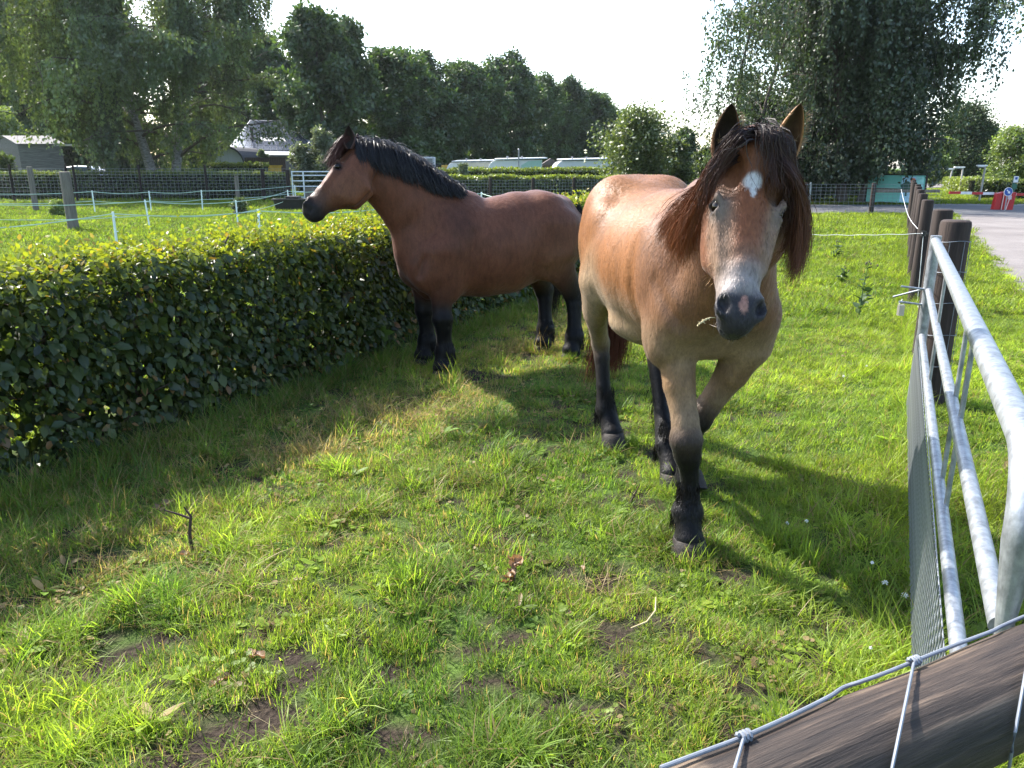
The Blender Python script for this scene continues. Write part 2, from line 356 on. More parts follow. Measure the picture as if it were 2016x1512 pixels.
def in_view(x, y, m=.5):
    zc = y * CP + EYE * SP
    return (np.abs(x) < zc * .676 + m) & (y > .9)
def lay_grass():
    P = []; RT = []; SCL = []; ID = []; CO = []; r = np.random.default_rng(77)
    def put(x, y, idx, s, sz, c, tilt=.12):
        n = len(x); P.append(np.stack((x, y, gheight(x, y)), 1)); RT.append(np.stack((r.normal(size=n) * tilt, r.normal(size=n) * tilt, r.uniform(0, 6.283, n)), 1))
        SCL.append(np.stack((s, s, sz), 1)); ID.append(idx.astype(np.int32)); CO.append(c)
    def scatter(y0, y1, dens):
        xm = y1 * .72 + 1.2; n = int(dens * (y1 - y0) * 2 * xm); x = r.uniform(-xm, xm, n); y = r.uniform(y0, y1, n)
        k = in_view(x, y); x, y = x[k], y[k]; a, c = hcoord(x, y)
        k = ~((c < .05) & (c > -.72) & (a > -4) & (a < 17))                     # not inside the hedge
        rc = (x - RE[0]) * EPER[0] + (y - RE[1]) * EPER[1]; k &= ~((rc > .05 * r.normal(size=len(x))) & (y < 29)) & ~((y > 28.1) & (y < 35.4) & (x > 7.9))
        return x[k], y[k]
    def tint(x, y, n):
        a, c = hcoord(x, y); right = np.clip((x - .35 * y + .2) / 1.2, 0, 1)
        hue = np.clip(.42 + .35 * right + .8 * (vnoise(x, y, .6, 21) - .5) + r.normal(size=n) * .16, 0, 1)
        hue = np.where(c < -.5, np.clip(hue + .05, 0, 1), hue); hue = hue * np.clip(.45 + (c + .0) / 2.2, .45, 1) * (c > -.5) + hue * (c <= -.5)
        val = np.clip(.84 + .30 * (vnoise(x, y, .9, 22) - .5) + .45 * (vnoise(x, y, .13, 27) - .5) + r.normal(size=n) * .16, .32, 1.5)
        dry = np.clip(.08 + .14 * np.exp(-((c - .9) / 1.0) ** 2) * (c > -.1) + .38 * straw(x, y) + .45 * np.clip(vnoise(x, y, .5, 23) - .62, 0, 1) + r.normal(size=n) * .05, 0, .85)
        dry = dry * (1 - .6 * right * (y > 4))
        val = val * np.where((c > -.1) & (c < 1.6), 1.10, 1.0) * np.interp(y, (0, 6, 9, 16, 30), (1.12, 1.05, .80, .60, .55)); return np.stack((hue, val, dry), 1)  # tint lightens the strip in the hedge's shade and darkens overbright far grass
    # near turf, thinner where the soil is bare
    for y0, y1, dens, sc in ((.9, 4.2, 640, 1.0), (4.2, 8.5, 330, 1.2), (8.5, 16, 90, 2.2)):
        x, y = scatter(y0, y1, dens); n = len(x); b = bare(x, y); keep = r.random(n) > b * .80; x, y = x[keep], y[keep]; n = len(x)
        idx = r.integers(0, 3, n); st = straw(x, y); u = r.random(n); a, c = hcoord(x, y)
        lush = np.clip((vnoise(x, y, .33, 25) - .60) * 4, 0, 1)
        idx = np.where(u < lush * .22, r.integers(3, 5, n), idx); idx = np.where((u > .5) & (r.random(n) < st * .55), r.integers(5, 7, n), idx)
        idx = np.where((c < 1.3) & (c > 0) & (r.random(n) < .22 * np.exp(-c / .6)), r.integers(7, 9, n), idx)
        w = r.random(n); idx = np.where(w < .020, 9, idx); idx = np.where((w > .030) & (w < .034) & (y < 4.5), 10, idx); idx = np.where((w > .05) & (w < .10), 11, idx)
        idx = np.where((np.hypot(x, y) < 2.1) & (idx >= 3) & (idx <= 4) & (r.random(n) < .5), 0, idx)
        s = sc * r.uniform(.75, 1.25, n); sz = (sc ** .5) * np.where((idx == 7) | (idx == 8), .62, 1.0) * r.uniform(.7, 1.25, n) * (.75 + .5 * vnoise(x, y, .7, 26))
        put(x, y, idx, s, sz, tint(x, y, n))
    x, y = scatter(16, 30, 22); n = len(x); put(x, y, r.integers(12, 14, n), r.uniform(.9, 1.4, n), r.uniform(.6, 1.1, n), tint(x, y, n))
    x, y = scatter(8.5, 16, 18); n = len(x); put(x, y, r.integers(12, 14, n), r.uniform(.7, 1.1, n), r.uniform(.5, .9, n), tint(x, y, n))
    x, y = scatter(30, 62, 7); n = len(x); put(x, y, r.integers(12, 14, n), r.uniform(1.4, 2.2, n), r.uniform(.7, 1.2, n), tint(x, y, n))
    # lush tufts that stand out in the foreground
    for u, v, m_, sp in ((330, 1195, 26, .10), (250, 1180, 12, .07), (95, 1265, 20, .10), (150, 1440, 26, .10), (60, 1390, 14, .07), (715, 915, 20, .12), (660, 930, 10, .08), (560, 1040, 14, .10), (1010, 1480, 16, .08), (610, 1440, 12, .07), (860, 1120, 10, .08), (1150, 1040, 10, .08), (1600, 640, 16, .15), (1680, 1340, 14, .09), (1560, 1190, 10, .08), (450, 1080, 12, .09)):
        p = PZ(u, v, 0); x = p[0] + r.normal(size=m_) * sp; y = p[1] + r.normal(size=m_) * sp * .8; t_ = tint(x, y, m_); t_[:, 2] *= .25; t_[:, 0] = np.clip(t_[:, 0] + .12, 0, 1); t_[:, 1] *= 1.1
        put(x, y, r.choice((3, 4, 2), m_), r.uniform(.8, 1.15, m_), r.uniform(.55, .95, m_), t_, .3)
    # rank growth at the hedge foot, round the posts and along the gate
    a = r.uniform(-3.5, 15, 1500); c = .02 + np.abs(r.normal(size=1500)) * .16; q = H0 + a[:, None] * EDIR + c[:, None] * EPER
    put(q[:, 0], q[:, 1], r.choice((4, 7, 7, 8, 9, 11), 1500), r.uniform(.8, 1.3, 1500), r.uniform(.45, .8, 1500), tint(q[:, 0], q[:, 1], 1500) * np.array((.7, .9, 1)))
    for (hx, hy) in [tuple(Q(u, y_, 0)[:2]) for u, y_ in ((1356, 2.985), (1207, 4.33), (1323, 3.69), (872, 5.93), (833, 6.33), (1124, 6.51), (1068, 6.83))]:
        m_ = 46; th = r.uniform(0, 6.283, m_); q = np.stack((hx + np.cos(th) * r.uniform(.085, .15, m_), hy + np.sin(th) * r.uniform(.085, .15, m_)), 1)
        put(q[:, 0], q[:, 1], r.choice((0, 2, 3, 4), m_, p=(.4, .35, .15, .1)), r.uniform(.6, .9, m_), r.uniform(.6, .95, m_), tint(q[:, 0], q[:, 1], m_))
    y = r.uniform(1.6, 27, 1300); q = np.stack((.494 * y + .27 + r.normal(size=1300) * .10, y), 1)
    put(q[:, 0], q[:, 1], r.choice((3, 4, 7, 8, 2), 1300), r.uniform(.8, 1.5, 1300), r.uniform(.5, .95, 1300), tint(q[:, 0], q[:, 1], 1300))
    x, y = scatter(1.2, 7.5, 42); st = straw(x, y); k = r.random(len(x)) < .08 + .5 * st; x, y = x[k], y[k]; n = len(x)
    put(x, y, r.integers(5, 7, n), r.uniform(.6, 1.2, n), r.uniform(.35, .8, n), np.stack((r.uniform(.3, .8, n), r.uniform(.6, 1.0, n), np.full(n, .95)), 1), .2)
    P_ = np.concatenate(P); n = len(P_); me = bpy.data.meshes.new('grass'); me.vertices.add(n); me.vertices.foreach_set('co', P_.astype(np.float32).ravel())
    def at(nm, typ, key, arr): a_ = me.attributes.new(nm, typ, 'POINT'); a_.data.foreach_set(key, arr.ravel())
    at('rot', 'FLOAT_VECTOR', 'vector', np.concatenate(RT).astype(np.float32)); at('scl', 'FLOAT_VECTOR', 'vector', np.concatenate(SCL).astype(np.float32))
    at('idx', 'INT', 'value', np.concatenate(ID)); c4 = np.ones((n, 4), np.float32); c4[:, :3] = np.concatenate(CO); at('Tint', 'FLOAT_COLOR', 'color', c4)
    o = obj('grass', me); tag(o, 'green pasture grass with dry straw and small weeds', 'grass', kind='stuff')
    ng = bpy.data.node_groups.new('grass_layout', 'GeometryNodeTree'); ng.interface.new_socket('Geometry', in_out='INPUT', socket_type='NodeSocketGeometry'); ng.interface.new_socket('Geometry', in_out='OUTPUT', socket_type='NodeSocketGeometry')
    gi = ng.nodes.new('NodeGroupInput'); go = ng.nodes.new('NodeGroupOutput'); ip = ng.nodes.new('GeometryNodeInstanceOnPoints'); ci = ng.nodes.new('GeometryNodeCollectionInfo')
    ci.inputs['Collection'].default_value = KC; ci.inputs['Separate Children'].default_value = True; ci.inputs['Reset Children'].default_value = True
    def na(nm, t): a_ = ng.nodes.new('GeometryNodeInputNamedAttribute'); a_.data_type = t; a_.inputs['Name'].default_value = nm; return a_.outputs['Attribute']
    ip.inputs['Pick Instance'].default_value = True
    L = ng.links.new; L(gi.outputs[0], ip.inputs['Points']); L(ci.outputs[0], ip.inputs['Instance']); L(na('idx', 'INT'), ip.inputs['Instance Index'])
    L(na('rot', 'FLOAT_VECTOR'), ip.inputs['Rotation']); L(na('scl', 'FLOAT_VECTOR'), ip.inputs['Scale']); L(ip.outputs[0], go.inputs[0])
    md = o.modifiers.new('layout', 'NODES'); md.node_group = ng
    print('grass clumps', n)
lay_grass()
# ================================================================== leaves and the clipped hedge
LEAF2 = (np.array([(0, 0, 0), (.34, .30, .06), (.72, .22, .03), (1, 0, -.06), (.72, -.22, .03), (.34, -.30, .06), (.34, 0, 0), (.72, 0, -.03)]),
         np.array([(0, 6, 1), (0, 5, 6), (2, 7, 3), (7, 4, 3)]), np.array([(6, 7, 2, 1), (5, 4, 7, 6)]))
def frames(tip, nor):
    x = tip / (np.linalg.norm(tip, axis=1)[:, None] + 1e-9); z = nor - x * np.sum(nor * x, 1)[:, None]; z /= np.linalg.norm(z, axis=1)[:, None] + 1e-9
    return x, np.cross(z, x), z
def leaf_mesh(name, C, tip, nor, size, cols, m, card=False):
    """every leaf a folded ovate blade (or, for far trees, a plain rhombic one)"""
    x, y, z = frames(tip, nor); n = len(C)
    if card: T, tr, qd = np.array([(0, 0, 0), (.5, .32, .04), (1, 0, 0), (.5, -.32, .04)]), np.zeros((0, 3), int), np.array([(0, 3, 2, 1)])
    else: T, tr, qd = LEAF2
    k = len(T); V = C[:, None] + size[:, None, None] * (T[None, :, 0, None] * x[:, None] + T[None, :, 1, None] * y[:, None] + T[None, :, 2, None] * z[:, None])
    off = (np.arange(n) * k)[:, None, None]; F = []
    if len(tr): F.append((tr[None] + off).reshape(-1, 3))
    F.append((qd[None] + off).reshape(-1, 4))
    return mesh_np(name, V.reshape(-1, 3), F, m, False, np.repeat(cols, k, 0))

def make_hedge():
    r = np.random.default_rng(55)
    root = thing('hedge', 'dense clipped beech hedge in the left foreground with sunlit yellow-green top', 'hedge', H0)
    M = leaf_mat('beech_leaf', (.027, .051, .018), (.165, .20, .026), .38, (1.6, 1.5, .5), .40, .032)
    C = []; T = []; N = []; S = []; CO = []; K = []
    def put(p, tip, nor, s, hue, val, dry, plain=False):
        n = len(p); K.append(np.full(n, plain)); C.append(p); T.append(tip); N.append(nor); S.append(s); CO.append(np.stack((hue, val, dry), 1))
    def topz(a): return 1.10 + .05 * np.clip(-.6 - a, 0, 1) + .09 * (vnoise(a, a * 0, .75, 41) - .5) + .07 * (vnoise(a, a * 0, .17, 42) - .5)
    def side(a0, a1, dens, sign, depth, ssc=1.0):
        n = int((a1 - a0) * 1.1 * dens); a = r.uniform(a0, a1, n); zz = r.uniform(.02, 1.0, n) * topz(a)
        bul = .07 * (vnoise(a, zz, .35, 43) - .5) + .05 * (vnoise(a, zz, .14, 44) - .5)
        gap = np.clip((vnoise(a, zz, .20, 45) - .50) * 6, 0, 1) * np.clip((-.2 - a) / 1.0, 0, 1) * (zz < .95) * (zz > .1)
        k = r.random(n) > gap * .97; a, zz, bul = a[k], zz[k], bul[k]; n = len(a)
        c = bul - np.abs(r.normal(size=n)) * depth; c = c if sign > 0 else -.75 - c
        p = a[:, None] * EDIR + c[:, None] * EPER + zz[:, None] * Z_
        out = EPER * sign; nor = out * .75 + Z_ * .55 + r.normal(size=(n, 3)) * .42; tip = -Z_ * .75 + out * .45 + r.normal(size=(n, 3)) * .55
        dry = np.where(r.random(n) < .015 + .05 * (zz < .4), r.uniform(.5, 1, n), 0)
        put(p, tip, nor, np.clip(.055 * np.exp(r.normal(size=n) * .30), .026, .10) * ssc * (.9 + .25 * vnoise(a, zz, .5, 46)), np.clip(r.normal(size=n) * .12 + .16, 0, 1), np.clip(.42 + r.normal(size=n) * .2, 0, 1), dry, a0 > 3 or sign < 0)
    def top(a0, a1, dens, ssc=1.0):
        n = int((a1 - a0) * .78 * dens); a = r.uniform(a0, a1, n); c = r.uniform(-.77, .03, n); z = topz(a) - np.abs(r.normal(size=n)) * .07 + .02 - .12 * np.abs((c + .37) / .4) ** 4
        p = a[:, None] * EDIR + c[:, None] * EPER + z[:, None] * Z_
        put(p, r.normal(size=(n, 3)) * np.array((1, 1, .7)) + Z_ * .15, Z_ + r.normal(size=(n, 3)) * .75, r.uniform(.03, .055, n) * ssc, np.clip(r.normal(size=n) * .28 + .55, 0, 1), np.clip(.55 + r.normal(size=n) * .2, 0, 1), np.where(r.random(n) < .05, .45, 0), a0 > 3)  # young yellow-green top growth, with sunlight also put into its colour
        m = int(n * .13); a = r.uniform(a0, a1, m); c = r.uniform(-.75, .0, m); hgt = np.abs(r.normal(size=m)) * .07          # young shoots standing above the clip
        for q in range(4):
            z = topz(a) + hgt * q / 3 + .01; p = (a + r.normal(size=m) * .012)[:, None] * EDIR + (c + r.normal(size=m) * .012)[:, None] * EPER + z[:, None] * Z_
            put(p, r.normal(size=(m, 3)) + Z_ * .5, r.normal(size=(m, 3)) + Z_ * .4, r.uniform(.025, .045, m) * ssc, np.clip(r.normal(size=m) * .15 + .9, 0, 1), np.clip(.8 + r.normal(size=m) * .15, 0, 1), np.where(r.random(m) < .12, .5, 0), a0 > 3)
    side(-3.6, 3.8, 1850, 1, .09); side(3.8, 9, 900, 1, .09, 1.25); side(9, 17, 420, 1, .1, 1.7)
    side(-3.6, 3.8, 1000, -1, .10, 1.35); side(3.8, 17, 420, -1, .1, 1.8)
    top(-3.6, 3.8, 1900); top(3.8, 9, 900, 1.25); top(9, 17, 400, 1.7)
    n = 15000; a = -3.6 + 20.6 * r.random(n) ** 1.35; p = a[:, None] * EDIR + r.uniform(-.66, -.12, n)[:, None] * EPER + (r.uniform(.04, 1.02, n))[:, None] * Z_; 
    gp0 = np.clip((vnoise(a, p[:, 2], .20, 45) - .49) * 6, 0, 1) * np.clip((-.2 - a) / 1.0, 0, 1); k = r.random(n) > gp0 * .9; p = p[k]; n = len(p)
    put(p, r.normal(size=(n, 3)), r.normal(size=(n, 3)), r.uniform(.08, .125, n), np.clip(r.normal(size=n) * .06 + .04, 0, 1), np.full(n, .25), np.zeros(n), True)  # oversized darkened leaves, added inside to stop light leaking through the hedge
    C, T, N, S, CO, K = map(np.concatenate, (C, T, N, S, CO, K))
    # the 300 leaves that show largest are separate; the others one mass
    cw = C + H0; d = np.linalg.norm(cw - np.array((0, 0, EYE)), axis=1); acr = C @ EPER
    vis = in_view(cw[:, 0], cw[:, 1], -.05) & (acr > -.03) & (C[:, 2] > .12)
    sc = np.where(vis, S / d * (1 + .5 * (acr > .01)), 0); pick = np.argsort(-sc)[:300]; rest = np.ones(len(C), bool); rest[pick] = False
    for nm_, q_ in (('foliage', rest & ~K), ('inner_foliage', rest & K)):
        f = obj(nm_, leaf_mesh(nm_, C[q_], T[q_], N[q_], S[q_], CO[q_], M, card=nm_ != 'foliage'), root); f['kind'] = 'stuff'
    protos = []
    for q in range(6):
        c = np.array([[.05 + .05 * q, .35 + .06 * q, .0]]); protos.append(leaf_mesh('leaf', np.zeros((1, 3)), np.array([[1., 0, 0]]), np.array([[0, 0, 1.]]), np.ones(1), c, M))
    x, y, z = frames(T[pick], N[pick])
    for i, j in enumerate(pick):
        o = bpy.data.objects.new('leaf', protos[i % 6]); mt = Matrix((x[i], y[i], z[i])).transposed() * float(S[j])
        o.matrix_local = Matrix.Translation(Vector(C[j])) @ mt.to_4x4(); link(o); o.parent = root
    # shoots that escaped the shears, on the top and on the face
    for i in range(70):
        a = r.uniform(-2.4, 5.0); face = r.random() < .35; b0 = EDIR * a + (EPER * .02 + Z_ * r.uniform(.25, 1.0) if face else EPER * r.uniform(-.7, -.02) + Z_ * (1.08)); d_ = (EPER * .8 + Z_ * .25 + EDIR * r.normal() * .5 if face else Z_ + EPER * r.normal() * .35 + EDIR * r.normal() * .35); L_ = r.uniform(.05, .13); m = r.integers(4, 8); t = np.linspace(.15, 1, m)
        nn = r.normal(size=(m, 3)) * .5 + Z_; shoot = leaf_mesh('shoot_leaves', b0 + t[:, None] * d_ * L_, r.normal(size=(m, 3)) + d_ * .5, nn, r.uniform(.025, .05, m), np.stack((np.clip(r.normal(size=m) * .2 + (.35 if face else .85), 0, 1), r.uniform(.4, .9, m), np.where(r.random(m) < .15, .5, 0)), 1), M); o = obj('shoot', shoot, root); o['kind'] = 'stuff'
    # woody stems
    BR = mat('hedge_bark', (.10, .075, .055), .9, var=.5, scale=25, bump=.5)
    for i in range(44):
        a = -3.4 + i * .44 + r.normal() * .06; c = -.36 + r.normal() * .06; mb = MB()
        base = EDIR * a + EPER * c; pts = [base + Z_ * -.02, base + Z_ * .4 + r.normal(size=3) * .03, base + Z_ * .8 + r.normal(size=3) * .06, base + Z_ * 1.03 + r.normal(size=3) * .08]
        mb.tube(pts, [.022, .017, .012, .006], 6)
        for q in range(9 if a < 4 else 4):
            z0 = r.uniform(.15, .95); b = base + Z_ * z0; th = r.uniform(0, 6.28); d_ = EPER * math.cos(th) * .36 + EDIR * math.sin(th) * .3 + Z_ * r.uniform(.05, .25)
            d_[2] = min(d_[2], 1.04 - z0); mb.tube([b, b + d_ * .5 + r.normal(size=3) * .02, b + d_], [.007, .005, .003], 5)
        mb.build('stem', BR, root, True)
    return root
make_hedge()
# ================================================================== gate, posts, rails and wires
GALV = mat('galvanised_steel', (.31, .33, .35), .42, .6, var=.55, scale=34, bump=.15, bscale=60, spec=.5, stretch=(1, 1, .6))
WIRE = mat('galvanised_wire', (.20, .22, .25), .55, .4, var=.2, scale=40)
def wood(name, c, c2, st=(1, 1, .08)): return mat(name, c, .85, var=.5, scale=22, bump=.7, bscale=45, stretch=st, col2=c2)
POSTW = wood('tarred_post_wood', (.036, .026, .022), (.012, .009, .008))
GREYW = wood('weathered_post_wood', (.16, .142, .12), (.07, .06, .05))
ROPE = mat('white_rope', (.72, .74, .72), .7, var=.25, scale=120)
GA, GB = np.array((.832, 1.142, 0)), np.array((2.69, 4.95, 0))          # the gate's two ends
def gp(t, z, off=0.0): p = GA + (GB - GA) * t + EPER * off; return np.array((p[0], p[1], z))
def make_gate():
    root = thing('field_gate', 'galvanised steel tube field gate with welded mesh lower half beside the light bay horse', 'gate', GA)
    inv = -np.array(GA); g = lambda t, z, off=0.0: gp(t, z, off) + inv
    r1 = .028; n = 9
    # outer frame: bent tube, rounded corner at the near top
    th = np.linspace(0, math.pi / 2, n); rc = .14; Lg = np.linalg.norm(GB - GA)
    pts = [g(1.0, 1.15), g(.7, 1.15), g(.4, 1.15)] + [g((rc - rc * math.sin(a)) / Lg, 1.15 - rc + rc * math.cos(a)) for a in th] + [g(0, .7), g(0, .10)]
    mb = MB(); mb.tube(pts, r1, 20); mb.build('top_tube', GALV, root, True)
    mb = MB(); mb.tube([g(1, 1.185), g(1, .06)], .033, 16); mb.build('end_stile', GALV, root, True)
    for z, nm in ((.837, 'rail'), (.54, 'rail'), (.07, 'rail')):
        mb = MB(); mb.tube([g(.006, z), g(.5, z), g(.995, z)], .0192 if z > .3 else .016, 16); mb.build(nm, GALV, root, True)
    for t in (.30, .36, .70):
        mb = MB(); mb.tube([g(t, 1.13, .01), g(t, .54, .01)], .008, 10); mb.build('brace_rod', GALV, root, True)
    # welded mesh: every wire by itself
    Lx = Lg - .02; wm = MB().tube([np.zeros(3), EDIR * Lx], .0024, 5).mesh('wire', GALV, True)
    for i in range(11):
        o = obj('wire', wm, root); o.location = tuple(g(.003, .09 + i * .042, -.026))
    vm = MB().tube([np.zeros(3), Z_ * .47], .0024, 5).mesh('wire', GALV, True)
    for i in range(80):
        o = obj('wire', vm, root); o.location = tuple(g(.01 + i * .0123, .075, -.031))
    # hinge fitting on the near stile
    mb = MB(); mb.box(g(-.004, .80, -.0) + np.array((.03, -.05, 0)), (.008, .10, .16), -.46); mb.build('hinge_plate', GALV, root)
    mb = MB(); mb.tube([g(0, .74) + np.array((.045, -.10, 0)), g(0, .86) + np.array((.045, -.10, 0))], .024, 16); mb.build('hinge_eye', GALV, root, True)
    # latch chain and clip on the far stile
    mb = MB(); q = g(1, .79)
    for i in range(5): mb.tube([q + np.array((-.02 - .012 * i, .03 + .05 * i, .05 - .018 * i)), q + np.array((-.02 - .012 * (i + 1), .03 + .05 * (i + 1), .05 - .018 * (i + 1)))], .007, 6)
    mb.build('latch_chain', WIRE, root, True)
    for z in (.845, .745):
        mb = MB(); mb.tube([g(1, z) + np.array((-.03, 0, 0)), g(1, z) + np.array((-.16, .04, .012))], .007, 8); mb.build('latch_pin', GALV, root, True)
    mb = MB(); mb.box(g(1, .69) + np.array((-.11, .10, 0)), (.035, .03, .07)); mb.tube([g(1, .73) + np.array((-.125, .10, 0)), g(1, .76) + np.array((-.11, .10, 0)), g(1, .73) + np.array((-.095, .10, 0))], .004, 6); mb.build('padlock', mat('padlock_steel', (.45, .43, .40), .4, .7), root, True)
    return root
make_gate()
def post_mesh(rad, h, mat_, seed=0, cap=.02, n=16, sink=.08):
    r = np.random.default_rng(seed); mb = MB(); zs = [-sink, h * .3, h * .7, h - cap, h - cap * .3, h]; rs = [rad * 1.03, rad, rad * .98, rad * .97, rad * .93, rad * .80]
    pts = [np.array((r.normal() * .004, r.normal() * .004, z)) for z in zs]; pts[0][:2] = 0; pts[2][:2] = pts[3][:2] = pts[4][:2] = pts[5][:2] = pts[1][:2] * 1.6; mb.tube(pts, rs, n); return mb.mesh('post', mat_, True)
def post(name, label, x, y, rad, h, m, seed=0, lean=(0, 0), cap=.02, cat='post', group=None):
    o = obj(name, post_mesh(rad, h, m, seed, cap)); o.location = (x, y, 0); o.rotation_euler = (lean[0], lean[1], 0); return tag(o, label, cat, group)
# hinge post the near end hangs on
gp_ = thing('hinge_post', 'round galvanised steel hinge post half hidden under the brown log rail', 'post', (.90, .95, 0))
mb = MB(); mb.tube([(0, 0, -.1), (0, 0, .88)], .052, 20); mb.build('tube', GALV, gp_, True)
mb = MB(); mb.tube([(-.03, .07, .70), (-.03, .07, .80)], .010, 10); mb.build('hinge_pin', GALV, gp_, True)
# log rail in front of the camera with its netting
LOGW = None
def log_mat():
    m = bpy.data.materials.new('peeled_log'); m.use_nodes = True; nt = m.node_tree; p = nt.nodes['Principled BSDF']; p.inputs['Roughness'].default_value = .62; p.inputs['Specular IOR Level'].default_value = .35
    tc = nd(nt, 'ShaderNodeTexCoord'); mp = nd(nt, 'ShaderNodeMapping'); mp.inputs['Scale'].default_value = (.045, 1, 1); nt.links.new(tc.outputs['Object'], mp.inputs[0])
    n1 = nd(nt, 'ShaderNodeTexNoise', Scale=75.0, Detail=12.0, Roughness=.7, Distortion=.10); n2 = nd(nt, 'ShaderNodeTexNoise', Scale=95.0, Detail=6.0); n3 = nd(nt, 'ShaderNodeTexNoise', Scale=9.0, Detail=4.0)
    for n in (n1, n2): nt.links.new(mp.outputs[0], n.inputs['Vector'])
    mp2 = nd(nt, 'ShaderNodeMapping'); mp2.inputs['Scale'].default_value = (.5, 1.6, 1.6); nt.links.new(tc.outputs['Object'], mp2.inputs[0]); nt.links.new(mp2.outputs[0], n3.inputs['Vector'])
    c = ramp(nt, n1.outputs['Fac'], [(.34, (.005, .0033, .0026)), (.46, (.020, .0135, .010)), (.56, (.042, .029, .021)), (.70, (.13, .092, .064))])
    pk = ramp(nt, n3.outputs['Fac'], [(.60, (0, 0, 0)), (.63, (1, 1, 1))])                     # places where the bark has been peeled
    mx = nd(nt, 'ShaderNodeMix', data_type='RGBA'); mx.inputs[7].default_value = (.17, .125, .085, 1); sc_ = nd(nt, 'ShaderNodeMath', operation='MULTIPLY'); sc_.inputs[1].default_value = .7
    nt.links.new(pk.outputs[0], sc_.inputs[0]); nt.links.new(sc_.outputs[0], mx.inputs[0]); nt.links.new(c.outputs[0], mx.inputs[6]); nt.links.new(mx.outputs[2], p.inputs['Base Color'])
    b = nd(nt, 'ShaderNodeBump', Strength=.8, Distance=.006); nt.links.new(n1.outputs['Fac'], b.inputs['Height'])
    b2 = nd(nt, 'ShaderNodeBump', Strength=.5, Distance=.002); nt.links.new(n2.outputs['Fac'], b2.inputs['Height']); nt.links.new(b.outputs[0], b2.inputs['Normal']); nt.links.new(b2.outputs[0], p.inputs['Normal'])
    return m
def make_rail():
    zl = 1.075; A, B = PZ(1640, 1512, zl), PZ(2016, 1341, zl); rad = .0535
    d = (B - A) / np.linalg.norm(B - A); a, b = A - d * .9, B + d * .75; L = np.linalg.norm(b - a)
    root = thing('fence_rail', 'thick brown peeled log rail with wire netting across the lower right corner', 'rail', a, math.atan2(d[1], d[0]))
    r = np.random.default_rng(4); mb = MB(); n = 60
    x = np.linspace(0, L, n); mb.tube(np.stack((x, r.normal(size=n).cumsum() * .0004, r.normal(size=n).cumsum() * .0004), 1), rad - .003 + .0026 * vnoise(x, x * 0, .12, 61), 28)
    mb.build('log', log_mat(), root, True)
    for xp in (.12, L - .12):
        m2 = MB(); m2.tube([(xp, .13, -a[2] - .1), (xp, .13, .08)], .07, 16); m2.build('post', POSTW, root, True)
    # netting: the top wire lies along the crown of the log, its uprights hang down the near side
    inv = Matrix.Rotation(-math.atan2(d[1], d[0]), 4, 'Z')
    loc = lambda P: np.array(inv @ Vector(P - a))
    eye_ = np.array((0, 0, EYE))
    def on_log(u, v, gap):
        q = ray(u, v); w = eye_ - a; qp = q - d * (q @ d); wp_ = w - d * (w @ d)
        A_, B_, C_ = qp @ qp, 2 * qp @ wp_, wp_ @ wp_ - (rad + gap) ** 2; D_ = B_ * B_ - 4 * A_ * C_
        t = (-B_ - math.sqrt(D_)) / (2 * A_) if D_ > 0 else -B_ / (2 * A_)
        return eye_ + q * t
    wp = [(1300, 1512), (1380, 1482), (1465, 1450), (1560, 1408), (1632, 1372), (1660, 1354), (1695, 1342), (1735, 1328), (1800, 1302), (1880, 1270), (1950, 1244), (1972, 1233), (2016, 1214), (2060, 1198)]
    m2 = MB(); m2.tube(bez_(np.array([loc(on_log(u, v, .003)) for u, v in wp]), np.linspace(0, 1, 70)), .0020, 8); m2.build('top_wire', WIRE, root, True)
    for u, v, u2, v2 in ((1465, 1450, 1446, 1515), (1800, 1302, 1755, 1520), (2040, 1206, 1985, 1520)):
        ks = np.linspace(0, 1, 9); pts = [loc(on_log(u + (u2 - u) * k, v + (v2 - v) * k, .0035)) for k in ks]; p0 = pts[0]; e = pts[-1].copy(); e[2] = -.85; pts.append(e)
        m2 = MB(); m2.tube(pts, .0015, 7); m2.build('upright_wire', WIRE, root, True)
        m2 = MB(); k = np.linspace(0, 1, 26); m2.tube(np.stack((p0[0] - .006 + .012 * k, p0[1] + .0042 * np.sin(k * 20), p0[2] + .0038 * np.cos(k * 20)), 1), .0018, 6); m2.build('knot', WIRE, root, True)
    for z in (-.22, -.40, -.60):
        m2 = MB(); m2.tube([(0, -.06, z), (L, -.06, z)], .0018, 6); m2.build('cross_wire', WIRE, root, True)
def bez_(P, t):
    P = np.asarray(P, float); k = len(P); X = np.clip(t, 0, 1) * (k - 1); i = np.minimum(X.astype(int), k - 2); f = (X - i)[:, None]; g = lambda j: P[np.clip(j, 0, k - 1)]
    p0, p1, p2, p3 = g(i - 1), g(i), g(i + 1), g(i + 2); return .5 * (2 * p1 + (p2 - p0) * f + (2 * p0 - 5 * p1 + 4 * p2 - p3) * f * f + (3 * p1 - p0 - 3 * p2 + p3) * f ** 3)
make_rail()
